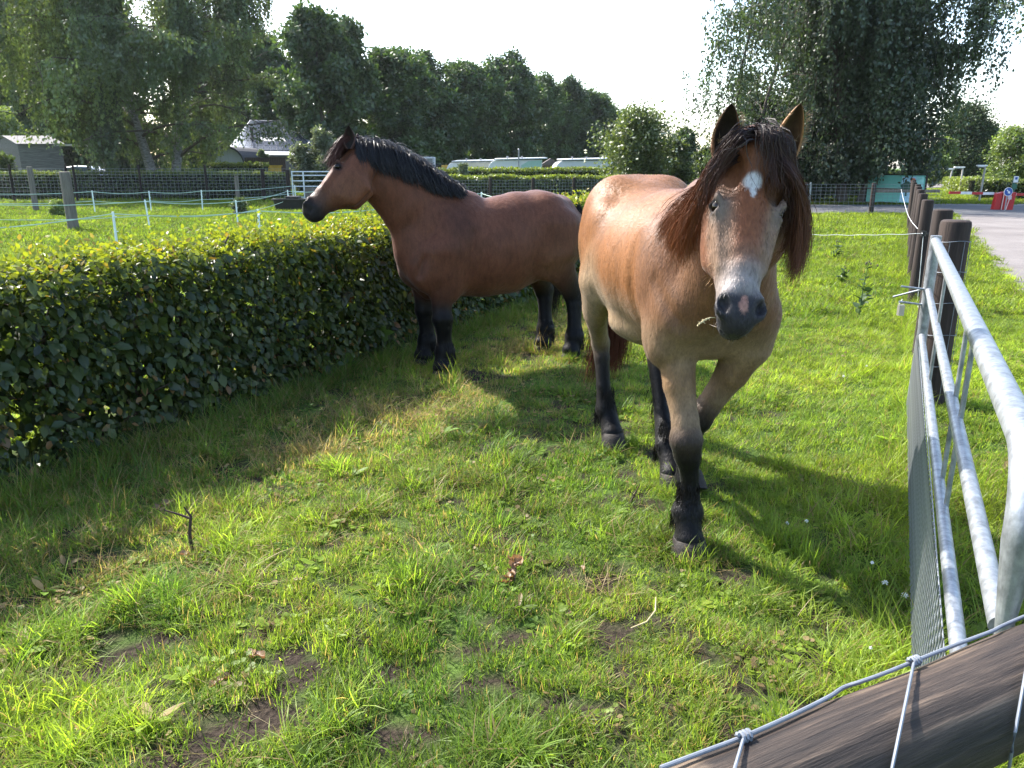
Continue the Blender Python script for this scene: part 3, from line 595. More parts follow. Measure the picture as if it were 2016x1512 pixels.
# big latch posts beyond the gate
bp = thing('gate_post', 'thick dark round wooden gate post wrapped with netting wire', 'post', (2.95, 5.22, 0))
obj('post', post_mesh(.098, 1.265, wood('brown_post_wood', (.046, .032, .026), (.015, .011, .0095)), 3, .03, 20), bp)
m2 = MB()
for z in (1.13, .93, .72, .50, .28):
    k = np.linspace(0, 2 * math.pi, 20); m2.tube(np.stack((.107 * np.cos(k), .107 * np.sin(k), z + .006 * np.sin(3 * k)), 1), .0022, 5, False)
m2.build('wrapped_wire', WIRE, bp, True)
for a_ in (-2.2, -1.35, -.4):
    m2 = MB(); m2.tube([(.108 * math.cos(a_), .108 * math.sin(a_), 1.13), (.109 * math.cos(a_ - .1), .109 * math.sin(a_ - .1), .05)], .002, 5); m2.build('upright_wire', WIRE, bp, True)
post('fence_post', 'second thick dark wooden post standing just behind the gate post', *PZ(1858, 412, 1.27)[:2], .08, 1.27, POSTW, 5, cap=.025)
pa, pb_ = PY(1851, 470, 5.28), PZ(1858, 412, 1.27); m2 = MB(); e_ = np.array((pb_[0] - .04, pb_[1] - .1, 1.0)); m2.tube([pa - np.array((0, 0, .02)), (pa + e_) / 2, e_], [.055, .054, .05], 14)
o = m2.build('strut_log', wood('pale_strut_wood', (.20, .14, .11), (.09, .06, .045)), None, True); tag(o, 'short pinkish brown log strut wedged behind the gate post', 'log')

def fence_line():
    root = thing('post_fence', 'row of dark flat-topped wooden fence posts receding along the gravel drive', 'fence', (4.86, 9.25, 0))
    w = [np.array((4.86, 9.25, 0)) + EDIR * 2.45 * i for i in range(8)]
    for i, p in enumerate(w):
        o = obj('post', post_mesh(.067, 1.24, POSTW, 20 + i, .02, 12), root); o.location = tuple(p - w[0]); o.rotation_euler = (R(rng.normal() * .8), R(rng.normal() * .8), rng.uniform(0, 6))
    st = np.array((2.95, 5.22, 0)) - w[0]
    for z in (1.12, .95, .78, .60, .42, .25, .12):
        m2 = MB(); pts = [st + EPER * .1 + Z_ * z] + [p - w[0] + EPER * .07 + Z_ * (z + .006 * math.sin(7 * i + z * 9)) for i, p in enumerate(w)]
        m2.tube(pts, .0016, 5); m2.build('line_wire', WIRE, root, True)
    mb = MB()
    for s in np.arange(-4.4, 17, .16): mb.tube([EDIR * s + EPER * (.082) + Z_ * .10, EDIR * s + EPER * .082 + Z_ * 1.12], .0012, 4, False)
    o = mb.build('netting_upright', WIRE, root); o['kind'] = 'stuff'
fence_line()
def electric():
    root = thing('electric_rope', 'white twisted electric rope strung from the dark post fence across the paddock', 'rope', (4.75, 9.15, 0))
    inv = -np.array((4.75, 9.15, 0)); c1, c2 = PY(1818, 460, 9.1), PY(1806, 598, 9.1)
    for c, u, v, y in ((c1, 1500, 459, 10.2), (c2, 1480, 598, 10.0)):
        e = PY(u, v, y); m2 = MB(); k = np.linspace(0, 1, 40); p = c + (e - c) * k[:, None]; p[:, 2] += -.02 * np.sin(k * math.pi) + .004 * np.sin(k * 40)
        m2.tube(p + inv, .0030, 6); m2.build('rope', ROPE, root, True)
        m2 = MB(); m2.tube([c + inv + np.array((.0, 0, -.03)), c + inv + np.array((.0, 0, .03))], .03, 10); m2.tube([c + inv, c + inv + np.array((.12, .05, 0))], .008, 6); m2.build('insulator', mat('black_plastic', (.02, .02, .02), .5), root, True)
    for pts in ([PY(1774, 373, 19), PY(1782, 405, 14.0), PY(1792, 432, 11.4), PY(1816, 460, 9.0)], [c1, PY(1812, 530, 9.05), c2], [c2, PY(1812, 612, 7.5), PY(1822, 560, 5.2)]):
        m2 = MB(); m2.tube(bez_(np.array(pts), np.linspace(0, 1, 30)) + inv, .0030, 6); m2.build('rope', ROPE, root, True)
electric()
def netting(root, a, b, z0, z1, nx, nz, r=.003, m=None):
    a = np.array((a[0], a[1], 0)); b = np.array((b[0], b[1], 0)); mb = MB()
    for i in range(nx + 1): p = a + (b - a) * i / nx; mb.tube([p + Z_ * z0, p + Z_ * z1], r * .8, 4, False)
    for j in range(nz + 1): z = z0 + (z1 - z0) * (j / nz) ** .8; mb.tube([a + Z_ * z, b + Z_ * z], r, 4, False)
    o = mb.build('wire_netting', m or WIRE, root); o['kind'] = 'stuff'; return o
def far_fence():
    p0 = PZ(1714, 424, 0); x0 = p0[0]; y0 = p0[1]
    root = thing('netting_fence', 'wire netting fence with dark posts closing the far end of the paddock', 'fence', (x0, y0, 0))
    for dx in (-5.4, -2.35, 0):
        o = obj('post', post_mesh(.08, 1.10, POSTW, int(40 + dx), .02, 12), root); o.location = (dx, 0, 0)
    m2 = MB(); m2.tube([(-2.2, -.05, 0), (-2.22, -.05, 1.12)], .03, 10); m2.build('pipe_post', GALV, root, True)
    m2 = MB(); m2.box((1.15, .02, .82), (2.3, .05, .10)); m2.build('rail', GREYW, root)
    netting(root, (-8, -.09), (2.3, -.09), .12, 1.05, 62, 7, .004)
far_fence()
# ================================================================== trees, far hedges, buildings, camp furniture
BARK = mat('tree_bark', (.085, .07, .058), .95, var=.5, scale=8, bump=.8, bscale=14, stretch=(1, 1, .25))
BIRCHB = mat('birch_bark', (.26, .25, .235), .8, var=.2, scale=5, bump=.3, bscale=10, stretch=(1, 1, 3), col2=(.05, .045, .04))
L_ROW = leaf_mat('row_leaf', (.030, .058, .022), (.065, .110, .028), .35, (1.4, 1.4, .6), .5, .05)
L_BIRCH = leaf_mat('birch_leaf', (.050, .078, .034), (.105, .140, .045), .36, (1.5, 1.5, .6), .5, .06)
L_DARK = leaf_mat('dark_birch_leaf', (.026, .046, .022), (.062, .095, .032), .34, (1.4, 1.4, .65), .5, .06)
L_LITE = leaf_mat('pale_leaf', (.085, .135, .035), (.16, .21, .055), .42, (1.5, 1.5, .6), .5, .06)
L_GREY = leaf_mat('willow_leaf', (.085, .115, .065), (.15, .185, .10), .38, (1.4, 1.4, .8), .5, .08)
L_CON = leaf_mat('conifer_needle', (.022, .040, .016), (.055, .080, .026), .25, (1.3, 1.3, .6), .6, .03)
L_HEDGE = leaf_mat('far_hedge_leaf', (.040, .070, .020), (.17, .21, .04), .40, (1.5, 1.5, .6), .45, .06)

def limb(mb, p, d, L, r0, r, droop=0.0, seg=5, wig=.12, rend=.25):
    """a tapering crooked limb; returns points along it"""
    pts = [np.array(p, float)]; d = unit_(d)
    for i in range(seg):
        d = unit_(d + r.normal(size=3) * wig + np.array((0, 0, -droop))); pts.append(pts[-1] + d * L / seg)
    pts = np.array(pts); mb.tube(pts, np.linspace(r0, r0 * rend, seg + 1), 6 if r0 > .05 else 4, False); return pts
def unit_(v): v = np.asarray(v, float); return v / (np.linalg.norm(v) + 1e-12)
def lerp_pts(P, t): x = t * (len(P) - 1); i = min(int(x), len(P) - 2); return P[i] * (1 - (x - i)) + P[i + 1] * (x - i)
def leaf_cloud(centers, rads, per, size, r, flat=1.0, clumpval=.42, hue0=.4):
    n = len(centers) * per; k = np.repeat(np.arange(len(centers)), per)
    u = r.normal(size=(n, 3)); u /= np.linalg.norm(u, axis=1)[:, None]; q = u * (r.random(n) ** .45)[:, None] * np.array((1, 1, flat))
    C = centers[k] + q * rads[k][:, None]
    tip = u * .5 + r.normal(size=(n, 3)) * .7 - np.array((0, 0, .25)); nor = r.normal(size=(n, 3)) * .8 + np.array((0, 0, .6)) + u * .4
    cv = r.normal(size=len(centers)) * clumpval * .5; ch = r.normal(size=len(centers)) * .12
    col = np.stack((np.clip(hue0 + ch[k] + r.normal(size=n) * .18, 0, 1), np.clip(.5 + cv[k] + r.normal(size=n) * .15, 0, 1), np.zeros(n)), 1)
    return C, tip, nor, size * r.uniform(.7, 1.3, n), col
def broadleaf(H, Rm, seed, m_leaf, per=90, nl=26, leaf=.24, base=.12, bark=BARK, shape=.6, clump=.85, hue0=.4, trunk_r=None, top=.0):
    """trunk + crown meshes of a broadleaved tree standing at the origin"""
    r = np.random.default_rng(seed); mb = MB(); tr = trunk_r or H * .016
    T = limb(mb, (0, 0, -.2), (0, 0, 1), H * .95, tr, r, 0, 8, .05, .15); cs = []; rs = []
    for i in range(nl):
        h = base + (1 - base) * ((i + r.random()) / nl); p = lerp_pts(T, min(h, .99)); prof = max(.12, math.sin(math.pi * min(1, .16 + .82 * ((h - base) / (1 - base)) ** (1.0 + top))) ** shape)
        th = i * 2.4 + r.normal() * .35; L = Rm * prof * r.uniform(.72, 1.12); up = .25 + .75 * h
        P = limb(mb, p, (math.cos(th), math.sin(th), up), L, tr * .38 * (1.1 - h), r, -.02, 5, .16)
        for q in (.35, .55, .75, .92, 1.0):
            c = lerp_pts(P, q); side = unit_(r.normal(size=3)) * L * .22 * r.random(); cs.append(c + side); rs.append(clump * r.uniform(.6, 1.2) * (.7 + .3 * prof))
            if r.random() < .6: limb(mb, c, unit_(r.normal(size=3) + np.array((0, 0, .4))), L * .28, tr * .10, r, 0, 3, .2)
    cs.append(T[-1]); rs.append(clump * .8); cs = np.array(cs); rs = np.array(rs)
    C, tip, nor, s, col = leaf_cloud(cs, rs, per, leaf, r, .85, hue0=hue0)
    return mb.mesh('trunk', bark, True), leaf_mesh('crown', C, tip, nor, s, col, m_leaf, card=True)
def weeping(H, Rm, seed, m_leaf, nstem=1, nl=22, strands=620, leaf=.10, bark=BIRCHB, lowest=1.2, base=.2, spread=1.0, stemr=.26, hl=(1.6, 4.2), hue0=.35, wind=0.0, gap=.085, raise_r=0.0, nclump=150):
    """drooping tree: stems, arching limbs, and curtains of leafy strands that hang from them"""
    r = np.random.default_rng(seed); mb = MB(); tw = MB(); ends = []
    for st in range(nstem):
        th = st * 2 * math.pi / max(nstem, 1) + .9; lean = .0 if nstem == 1 else .20
        T = limb(mb, (math.cos(th) * .35 * (nstem > 1), math.sin(th) * .35 * (nstem > 1), -.2), (math.cos(th) * lean, math.sin(th) * lean, 1), H * r.uniform(.9, 1.0), stemr, r, 0, 9, .06, .12)
        for i in range(nl // nstem):
            h = base + (1 - base) * ((i + r.random()) / (nl // nstem)); p = lerp_pts(T, min(h, .99)); prof = max(.25, math.sin(math.pi * min(1, .30 + .66 * (h - base) / (1 - base))) ** .7)
            a = i * 2.4 + r.normal() * .4 + st; L = Rm * prof * r.uniform(.7, 1.15)
            P = limb(tw, p, (math.cos(a) * spread, math.sin(a) * spread, .75), L, stemr * .34 * (1.15 - h), r, .10, 7, .13)
            for q in (.4, .55, .7, .82, .92, 1.0):
                c = lerp_pts(P, q); ends.append(c)
                if r.random() < .8:
                    P2 = limb(tw, c, (math.cos(a) + r.normal() * .7, math.sin(a) + r.normal() * .7, .1 + r.normal() * .3), L * .32, stemr * .06, r, .16, 4, .2)
                    ends += [P2[2], P2[-1]]
    C = []; tip = []; col = []; pick = r.choice(len(ends), min(nclump, len(ends)), replace=False); wt = r.uniform(.3, 1.5, len(pick)) ** 2; wt /= wt.sum(); E = r.choice(len(pick), strands, p=wt)
    tone = r.normal(size=len(pick)) * .20; hue = r.normal(size=len(pick)) * .16; ln = r.uniform(*hl, len(pick))
    for k in E:
        c = ends[pick[k]] + r.normal(size=3) * np.array((.36, .36, .14)); L = min(ln[k] * r.uniform(.55, 1.1), max(.4, c[2] - lowest * r.uniform(.7, 1.5) - raise_r * max(0, c[0] - .12 * Rm) - .55 * raise_r * max(0, -c[0] - .35 * Rm))); n = max(4, int(L / gap * 1.5))
        sw = np.array((r.normal() * .05 + wind, r.normal() * .05, 0)); t = np.sort(r.random(n)); p = c + np.stack((sw[0] * t * L + .06 * np.sin(t * 9 + r.random() * 6), sw[1] * t * L + .06 * np.cos(t * 8 + r.random() * 6), .18 * np.sin(np.minimum(t * 5, 3.1)) - t * L), 1)
        p += r.normal(size=p.shape) * np.array((.085, .085, .03)); C.append(p); tip.append(r.normal(size=(n, 3)) * .55 - np.array((0, 0, .9)))
        col.append(np.stack((np.clip(hue0 + hue[k] + r.normal(size=n) * .12, 0, 1), np.clip(.5 + tone[k] + r.normal(size=n) * .12, 0, 1), np.zeros(n)), 1))
        if r.random() < .4: tw.tube([c, c + sw * L * .5 + np.array((0, 0, -L * .5)), c + sw * L + np.array((0, 0, -L))], [.010, .007, .004], 3, False)
    C, tip, col = map(np.concatenate, (C, tip, col)); n = len(C)
    return mb.mesh('trunk', bark, True), leaf_mesh('crown', C, tip, r.normal(size=(n, 3)), leaf * r.uniform(.7, 1.3, n), col, m_leaf, card=True), tw.mesh('limbs', BARK, True)
def tree(name, label, x, y, meshes, rz=0.0, s=1.0, sz=None, cat='tree', group=None):
    t = thing(name, label, cat, (x, y, 0), rz, group); t.scale = (s, s, sz or s)
    obj('trunk', meshes[0], t); c = obj('crown', meshes[1], t); c['kind'] = 'stuff'
    if len(meshes) > 2: c = obj('limbs', meshes[2], t); c['kind'] = 'stuff'
    return t
def xat(u, y, z=1.6): return Q(u, y, z)[0]

# ---- the tall row across the middle
ROW = [broadleaf(15, 4.4, 11, L_ROW, 150, 40, .40, .06, shape=.40, clump=1.25), broadleaf(15, 4.2, 12, L_ROW, 150, 40, .40, .07, shape=.45, hue0=.5, clump=1.25), broadleaf(15, 4.6, 13, L_ROW, 150, 40, .40, .05, shape=.38, hue0=.3, clump=1.25)]
row = [  # (u, row of its top, distance, crown note)
    (640, 2, 66, 'tallest tree of the dark row behind the bay horse\'s ears'), (702, 30, 70, 'second tall tree of the dark row, right of the tallest one'),
    (575, 66, 78, 'loose tree of the dark row just right of the weeping birch'), (752, 88, 74, 'third tree of the dark row above the bay horse\'s crest'), (798, 90, 80, 'rounded tree of the dark row above the black mane'),
    (846, 102, 86, 'tree of the dark row above the mane\'s lower end'), (896, 116, 92, 'tree of the dark row above the pale bungalow caravan\'s left end'), (934, 122, 97, 'tree of the dark row left of the thin pole'),
    (968, 106, 102, 'tree of the dark row with the peaked top'), (1012, 132, 108, 'tree of the dark row right above the thin pole'), (1052, 145, 116, 'tree of the dark row above the green-sided caravan'),
    (1090, 160, 122, 'tree of the dark row right of the green-sided caravan'), (1128, 166, 128, 'tree of the dark row above the right-hand caravan'), (1166, 178, 134, 'second-last tree of the dark row by the elder bush'), (1196, 216, 140, 'last small tree at the low right end of the dark row')]
for i, (u, v, y, lb) in enumerate(row):
    h = zat(v, y); tree('row_tree', lb, xat(u, y), y, ROW[i % 3], i * 1.7, (.86 + .10 * math.sin(i * 5)) * (1.0 + (y - 66) / 330), h / 15.6, group='dark tree row in the middle')
# woodland on the far left, behind the shed
for i, (u, v, y, lb) in enumerate(((-40, -60, 74, 'dark tree at the left edge behind the shed'), (40, -70, 80, 'dark tree behind the shed left of the birch crown'), (130, -30, 88, 'dark tree hidden behind the left half of the birch'), (230, -20, 92, 'dark tree behind the middle of the birch'), (420, 60, 90, 'dark tree behind the barn roof left of the tall row'), (500, 88, 86, 'slim dark tree above the solar roof'))):
    tree('wood_tree', lb, xat(u, y), y, ROW[(i + 1) % 3], i * 2.1, 1.15, zat(v, y) / 15.6, group='woodland behind the birch')
# understorey that closes the view below the row's crowns
def undergrowth():
    r = np.random.default_rng(17); cs = []
    for u in np.arange(-60, 1460, 7): y = np.interp(u, (0, 640, 1200, 1460), (96, 84, 142, 105)) + r.normal() * 2.5; z = r.uniform(.3, 5.2) * r.random() ** .4; cs.append((xat(u + r.normal() * 6, y), y, z)); cs.append((xat(u, y + 3), y + 3, r.uniform(.3, 2.0)))
    cs = np.array(cs); C, tip, nor, sz, col = leaf_cloud(cs, np.full(len(cs), 1.7), 85, .46, r, .9, hue0=.15); C[:, 2] = np.maximum(C[:, 2], .05)
    o = obj('undergrowth', leaf_mesh('undergrowth', C, tip, nor, sz, col, L_ROW, card=True)); tag(o, 'dark shady undergrowth closing the view beneath the tree rows', 'undergrowth', kind='stuff')
undergrowth()
def distant_wood():
    r = np.random.default_rng(18); cs = []
    for az in np.concatenate((np.arange(36, 88, .35), np.arange(-88, -36, .5))): d = 130 + r.normal() * 8; cs.append((math.sin(R(az)) * d, math.cos(R(az)) * d, r.uniform(.5, 10) * r.random() ** .3)); cs.append((math.sin(R(az)) * (d + 4), math.cos(R(az)) * (d + 4), r.uniform(.5, 5)))
    cs = np.array(cs); C, tip, nor, sz, col = leaf_cloud(cs, np.full(len(cs), 2.4), 40, .95, r, .9, hue0=.3); C[:, 2] = np.maximum(C[:, 2], .05)
    o = obj('distant_wood', leaf_mesh('distant_wood', C, tip, nor, sz, col, L_ROW, card=True)); tag(o, 'distant belt of trees closing the horizon beyond the paddock', 'wood', kind='stuff')
distant_wood()

# ---- weeping birches
tree('weeping_birch', 'large weeping birch with white forked trunk on the left beyond the paddock', xat(322, 45), 45, weeping(13.5, 6.6, 21, L_BIRCH, 2, 46, 3100, .165, BIRCHB, 1.5, .16, 1.2, .30, (1.6, 4.8), .35, raise_r=1.6, nclump=260), 0, 1.0)
tree('weeping_birch', 'slender sparse weeping birch with thin trunks directly behind the light bay horse\'s left ear', xat(1462, 36), 36, weeping(11.5, 2.5, 22, L_DARK, 2, 30, 470, .13, BARK, 1.0, .22, .8, .12, (1.2, 3.4), .45), 0, 1.0)
tree('dark_tree', 'dark twiggy tree rising between the light bay horse\'s ears', xat(1585, 40), 40, broadleaf(13.5, 4.0, 23, L_DARK, 110, 52, .19, .10, shape=.35, clump=.75, hue0=.35), 0)
tree('weeping_birch', 'huge dark weeping birch filling the upper right above the information board', xat(1684, 37), 37, weeping(14.0, 3.3, 24, L_DARK, 2, 50, 2500, .155, BARK, 1.1, .12, 1.0, .26, (1.5, 4.4), .35), 1.9, 1.0)
tree('dark_tree', 'dark bushy tree under the huge weeping birch behind the netting fence', xat(1650, 41), 41, broadleaf(8.5, 4.2, 26, L_DARK, 150, 40, .20, .02, shape=.3, clump=.7, hue0=.2), 0)
tree('dark_tree', 'low dark bush left of the information board behind the netting fence', xat(1560, 39), 39, broadleaf(4.2, 2.8, 27, L_DARK, 130, 28, .19, .02, shape=.3, clump=.6, hue0=.2), 0)
# overhanging bough in the top right corner
def bough():
    r = np.random.default_rng(91); y = 20.0; base = Q(2110, y, 7.2)
    t = thing('overhanging_tree', 'leafy bough of a tree beyond the frame hanging into the top right corner', 'tree', (base[0] + 1.5, y, 0))
    o0 = np.array((base[0] + 1.5, y, 0)); mb = MB(); limb(mb, (0, 0, -.2), (0, 0, 1), 9.5, .24, r, 0, 8, .04, .3); cs = []; rs = []
    for i in range(18):
        tgt = Q(r.uniform(1900, 2120), y + r.normal() * .8, 0); tgt[2] = zat(r.uniform(-60, 60), y); P = limb(mb, (0, 0, 7.5), tgt - o0 - np.array((0, 0, 7.5)), np.linalg.norm(tgt - o0 - np.array((0, 0, 7.5))), .04, r, .01, 5, .04)
        for q in (.6, .75, .9, 1.0): cs.append(lerp_pts(P, q)); rs.append(.42)
    obj('trunk', mb.mesh('trunk', BARK, True), t); C, tip, nor, s, col = leaf_cloud(np.array(cs), np.array(rs), 60, .10, r, .8); tip -= np.array((0, 0, .6))
    c = obj('crown', leaf_mesh('crown', C, tip, nor, s, col, L_DARK, card=True), t); c['kind'] = 'stuff'
bough()

# ---- smaller trees and shrubs
def bush_at(name, label, u, vt, y, wpx, seed, m_leaf, leaf=.14, per=90, nl=22, hue0=.5, shape=.3, base=.04, clump=None, cat='shrub', z0=0.0):
    H = zat(vt, y); W = wpx / 2 / FPX * y
    return tree(name, label, xat(u, y), y, broadleaf(H * .93, W * .72, seed, m_leaf, int(per * .72), nl, leaf * 1.12, base, shape=shape, clump=clump or W * .32, hue0=hue0, trunk_r=.07), seed * .7, 1.0, None, cat)
elder = bush_at('elder_bush', 'big elder bush with flat white flower heads between the two horses', 1245, 226, 44, 200, 31, L_BIRCH, .15, 130, 34, .8)
fl = MB(); r_ = np.random.default_rng(5); FLW = mat('elder_flower', (.72, .70, .52), .8, var=.2)
Wd = 200 / 2 / FPX * 44
for i in range(70):
    th = r_.uniform(0, 6.28); ph = r_.uniform(-.1, 1.2); Hh = zat(226, 44); p = np.array((math.cos(th) * math.cos(ph) * Wd * .92, math.sin(th) * math.cos(ph) * Wd * .92, Hh * .48 + math.sin(ph) * Hh * .45)); k = 9; rr = r_.uniform(.06, .13)
    m2 = MB(); q = [p + np.array((math.cos(j * 6.283 / k) * rr, math.sin(j * 6.283 / k) * rr, .03 * math.sin(j * 2.2))) for j in range(k)]; m2.add(np.array(q + [p + Z_ * .05, p - Z_ * .06]), [(j, (j + 1) % k, k) for j in range(k)] + [((j + 1) % k, j, k + 1) for j in range(k)]); m2.build('flower_head', FLW, elder)
bush_at('shrub', 'loose green shrub between the elder bush and the light bay horse', 1335, 262, 46, 90, 32, L_BIRCH, .15, 90, 22, .6)
bush_at('shrub', 'dark rounded treetop showing behind the elder bush', 1285, 226, 70, 60, 33, L_ROW, .2, 80, 20, .3)
bush_at('shrub', 'dark shrub with pointed top left of the light bay horse\'s ear', 1352, 244, 64, 70, 38, L_ROW, .2, 90, 20, .3)
bush_at('shrub', 'tall leafy shrub behind the light bay horse\'s mane', 1395, 285, 48, 90, 39, L_BIRCH, .15, 100, 22, .4)
bush_at('willow_shrub', 'grey-green willow shrub beside the dark bay horse\'s forehead', 640, 248, 52, 80, 34, L_GREY, .14, 100, 24, .5)
bush_at('willow_shrub', 'smaller grey-green willow shrub left of the tall one', 592, 275, 52, 66, 35, L_GREY, .14, 90, 20, .5)
bush_at('shrub', 'small rounded shrub in front of the barn\'s solar roof', 524, 283, 54, 36, 36, L_GREY, .13, 80, 16, .5)
bush_at('fruit_tree', 'pale sunlit rounded tree at the left edge above the shed', 12, 198, 58, 95, 37, L_LITE, .17, 120, 28, .6, shape=.4, base=.25)
bush_at('shrub', 'small leafy shrub in front of the leftmost caravan', 906, 312, 44, 40, 40, L_GREY, .12, 70, 14, .5)
bush_at('sapling', 'small yellow-green sapling between the two grey field posts', 100, 386, 26.5, 44, 41, L_LITE, .05, 60, 16, .6)
bush_at('sapling', 'small brownish sapling at the foot of the third field post', 468, 378, 27.5, 44, 42, L_BIRCH, .05, 50, 16, .2)
bush_at('hedge_clump', 'rounded dark shrub at the left edge in front of the shed', 10, 292, 46, 60, 43, L_HEDGE, .12, 100, 18, .2)
bush_at('conifer', 'tall dark conifer at the far side of the camp lane', 1882, 205, 74, 165, 51, L_CON, .20, 130, 46, .4, shape=.5, base=.06, cat='tree')
bush_at('conifer', 'second dark conifer right of the taller one', 1930, 228, 78, 80, 52, L_CON, .20, 110, 36, .4, shape=.6, base=.06, cat='tree')
bush_at('roadside_tree', 'airy pale green tree at the right edge above the hedge', 1985, 246, 58, 120, 53, L_LITE, .15, 75, 34, .55, shape=.5, base=.12, cat='tree')
bush_at('roadside_tree', 'airy tree at the right margin partly out of frame', 2050, 262, 56, 110, 54, L_LITE, .15, 75, 30, .55, shape=.5, base=.12, cat='tree')
bush_at('roadside_tree', 'light green tree beside the camp lane behind the board', 1835, 262, 66, 70, 55, L_LITE, .17, 90, 26, .4, shape=.4, base=.1, cat='tree')

# ---- far hedges
def far_hedge(name, label, a, b, w, h, seed, n, leaf=.13, hue=(.25, .75), val=.5):
    a = np.array((a[0], a[1], 0.)); b = np.array((b[0], b[1], 0.)); L = np.linalg.norm(b - a); d = (b - a) / L; pr = np.array((d[1], -d[0], 0)); r = np.random.default_rng(seed)
    root = thing(name, label, 'hedge', a); k = r.random(n); s = r.uniform(0, L, n); z = np.empty(n); c = np.empty(n); top = k < .42
    hh = h + .10 * (vnoise(s, s * 0, .9, seed) - .5) + .08 * (vnoise(s, s * 0, .3, seed + 1) - .5)
    z[top] = hh[top] - np.abs(r.normal(size=top.sum())) * .05 + .03; c[top] = r.uniform(-w / 2, w / 2, top.sum()); z[~top] = r.uniform(.03, 1, (~top).sum()) * hh[~top]; sg = r.choice((-1, 1, 1), (~top).sum()); c[~top] = sg * (w / 2 + r.normal(size=(~top).sum()) * .06)
    C = s[:, None] * d + c[:, None] * pr + z[:, None] * Z_
    col = np.stack((np.clip(np.where(top, hue[1], hue[0]) + r.normal(size=n) * .15, 0, 1), np.clip(val + .25 * (vnoise(s, z, .8, seed + 2) - .5) + r.normal(size=n) * .14, 0, 1), np.zeros(n)), 1)
    f = obj('foliage', leaf_mesh('foliage', C, r.normal(size=(n, 3)) - Z_ * .2, r.normal(size=(n, 3)) * .6 + Z_ * .6, leaf * r.uniform(.7, 1.3, n), col, L_HEDGE, card=True), root); f['kind'] = 'stuff'
    mb = MB(); mb.box(d * L / 2 + Z_ * (h * .46), (L - .1, w * .66, h * .9), math.atan2(d[1], d[0])); mb.build('twig_core', mat('twig_core', (.028, .030, .016), .95, var=.6, scale=12, bump=.8, bscale=20), root)
    return root
def gx(u, y): return (xat(u, y, .5), y)
far_hedge('hedge', 'long dark clipped hedge behind the netting on the left, under the birch', gx(-260, 40), gx(566, 42), 1.0, zat(340, 41), 71, 16000, .13, (.08, .60), .42)
far_hedge('hedge', 'short hedge with pale flowering top in front of the arched shed', gx(418, 47), gx(530, 47), .8, zat(322, 47), 72, 3000, .13, (.3, .7))
far_hedge('hedge', 'clipped hedge with sunlit top behind the wire fence, in front of the caravans', gx(870, 37), gx(1290, 39.5), .9, zat(349, 38), 73, 15000, .12, (.15, .80), .5)
far_hedge('hedge', 'taller bright green hedge directly in front of the caravans', gx(860, 47), gx(1200, 50), .9, zat(333, 48), 74, 8500, .14, (.45, .75), .55)
far_hedge('hedge', 'dark square-cut hedge behind the red barrier box', gx(1925, 42), gx(2120, 39), 1.2, zat(356, 41), 75, 7000, .12, (.15, .55), .45)
far_hedge('hedge', 'bright lime hedge block beside the nearest camp lamp', gx(1890, 50), gx(1930, 47), 1.4, zat(352, 48), 76, 2600, .13, (.75, .95), .7)
far_hedge('hedge', 'bright green clipped hedge further along the camp lane', gx(1878, 62), gx(1896, 56), 1.4, zat(352, 58), 77, 2200, .14, (.6, .85), .6)
far_hedge('hedge', 'pale distant hedge closing the camp lane', gx(1826, 84), gx(1872, 80), 1.2, zat(350, 80), 78, 2000, .18, (.6, .8), .6)
far_hedge('hedge', 'dark hedge behind the netting fence and information board', gx(1500, 44), gx(1800, 46), 1.2, zat(338, 45), 79, 6000, .15, (.05, .2), .35)

# ---- netting fence and field posts on the left
def left_fence():
    A = np.array((*gx(-120, 37), 0)); B = np.array((*gx(566, 39), 0)); root = thing('netting_fence', 'thin wire netting fence with dark posts in front of the long left hedge', 'fence', A)
    for u in (20, 128, 142, 270, 402, 517):
        t = (u + 120) / 686; o = obj('post', post_mesh(.055 if u < 500 else .09, 1.75 if u < 500 else 1.55, POSTW, u), root); o.location = tuple((B - A) * t)
    netting(root, (0, 0), tuple((B - A)[:2]), .1, 1.55, 90, 9, .0045, mat('grey_wire', (.33, .35, .36), .5, .3))
left_fence()
def mid_fence():
    A = np.array((*gx(880, 33.5), 0)); B = np.array((*gx(1285, 36), 0)); root = thing('wire_fence', 'wire fence with thin dark posts in front of the hedge between the horses', 'fence', A)
    for i in range(6):
        o = obj('post', post_mesh(.07, 1.18, POSTW, 80 + i), root); o.location = tuple((B - A) * i / 5)
    netting(root, (0, 0), tuple((B - A)[:2]), .15, 1.08, 70, 6, .004, mat('grey_wire', (.33, .35, .36), .5, .3))
mid_fence()
for u, vt, vb, rad, lb, se in ((146, 338, 455, .135, 'thick grey weathered field post with leafy top, nearest of the three on the left', 91), (72, 328, 418, .10, 'grey weathered field post left of the small sapling', 92), (470, 346, 408, .085, 'short grey field post standing in the brownish sapling', 93)):
    p = PZ(u, vb, 0); o = post('field_post', lb, p[0], p[1], rad, zat(vt, p[1]), GREYW, se, (R(rng.normal()), R(rng.normal() * 1.5)), .03, group='grey posts in the left field')
STK = mat('white_plastic', (.70, .78, .76), .5, var=.1)
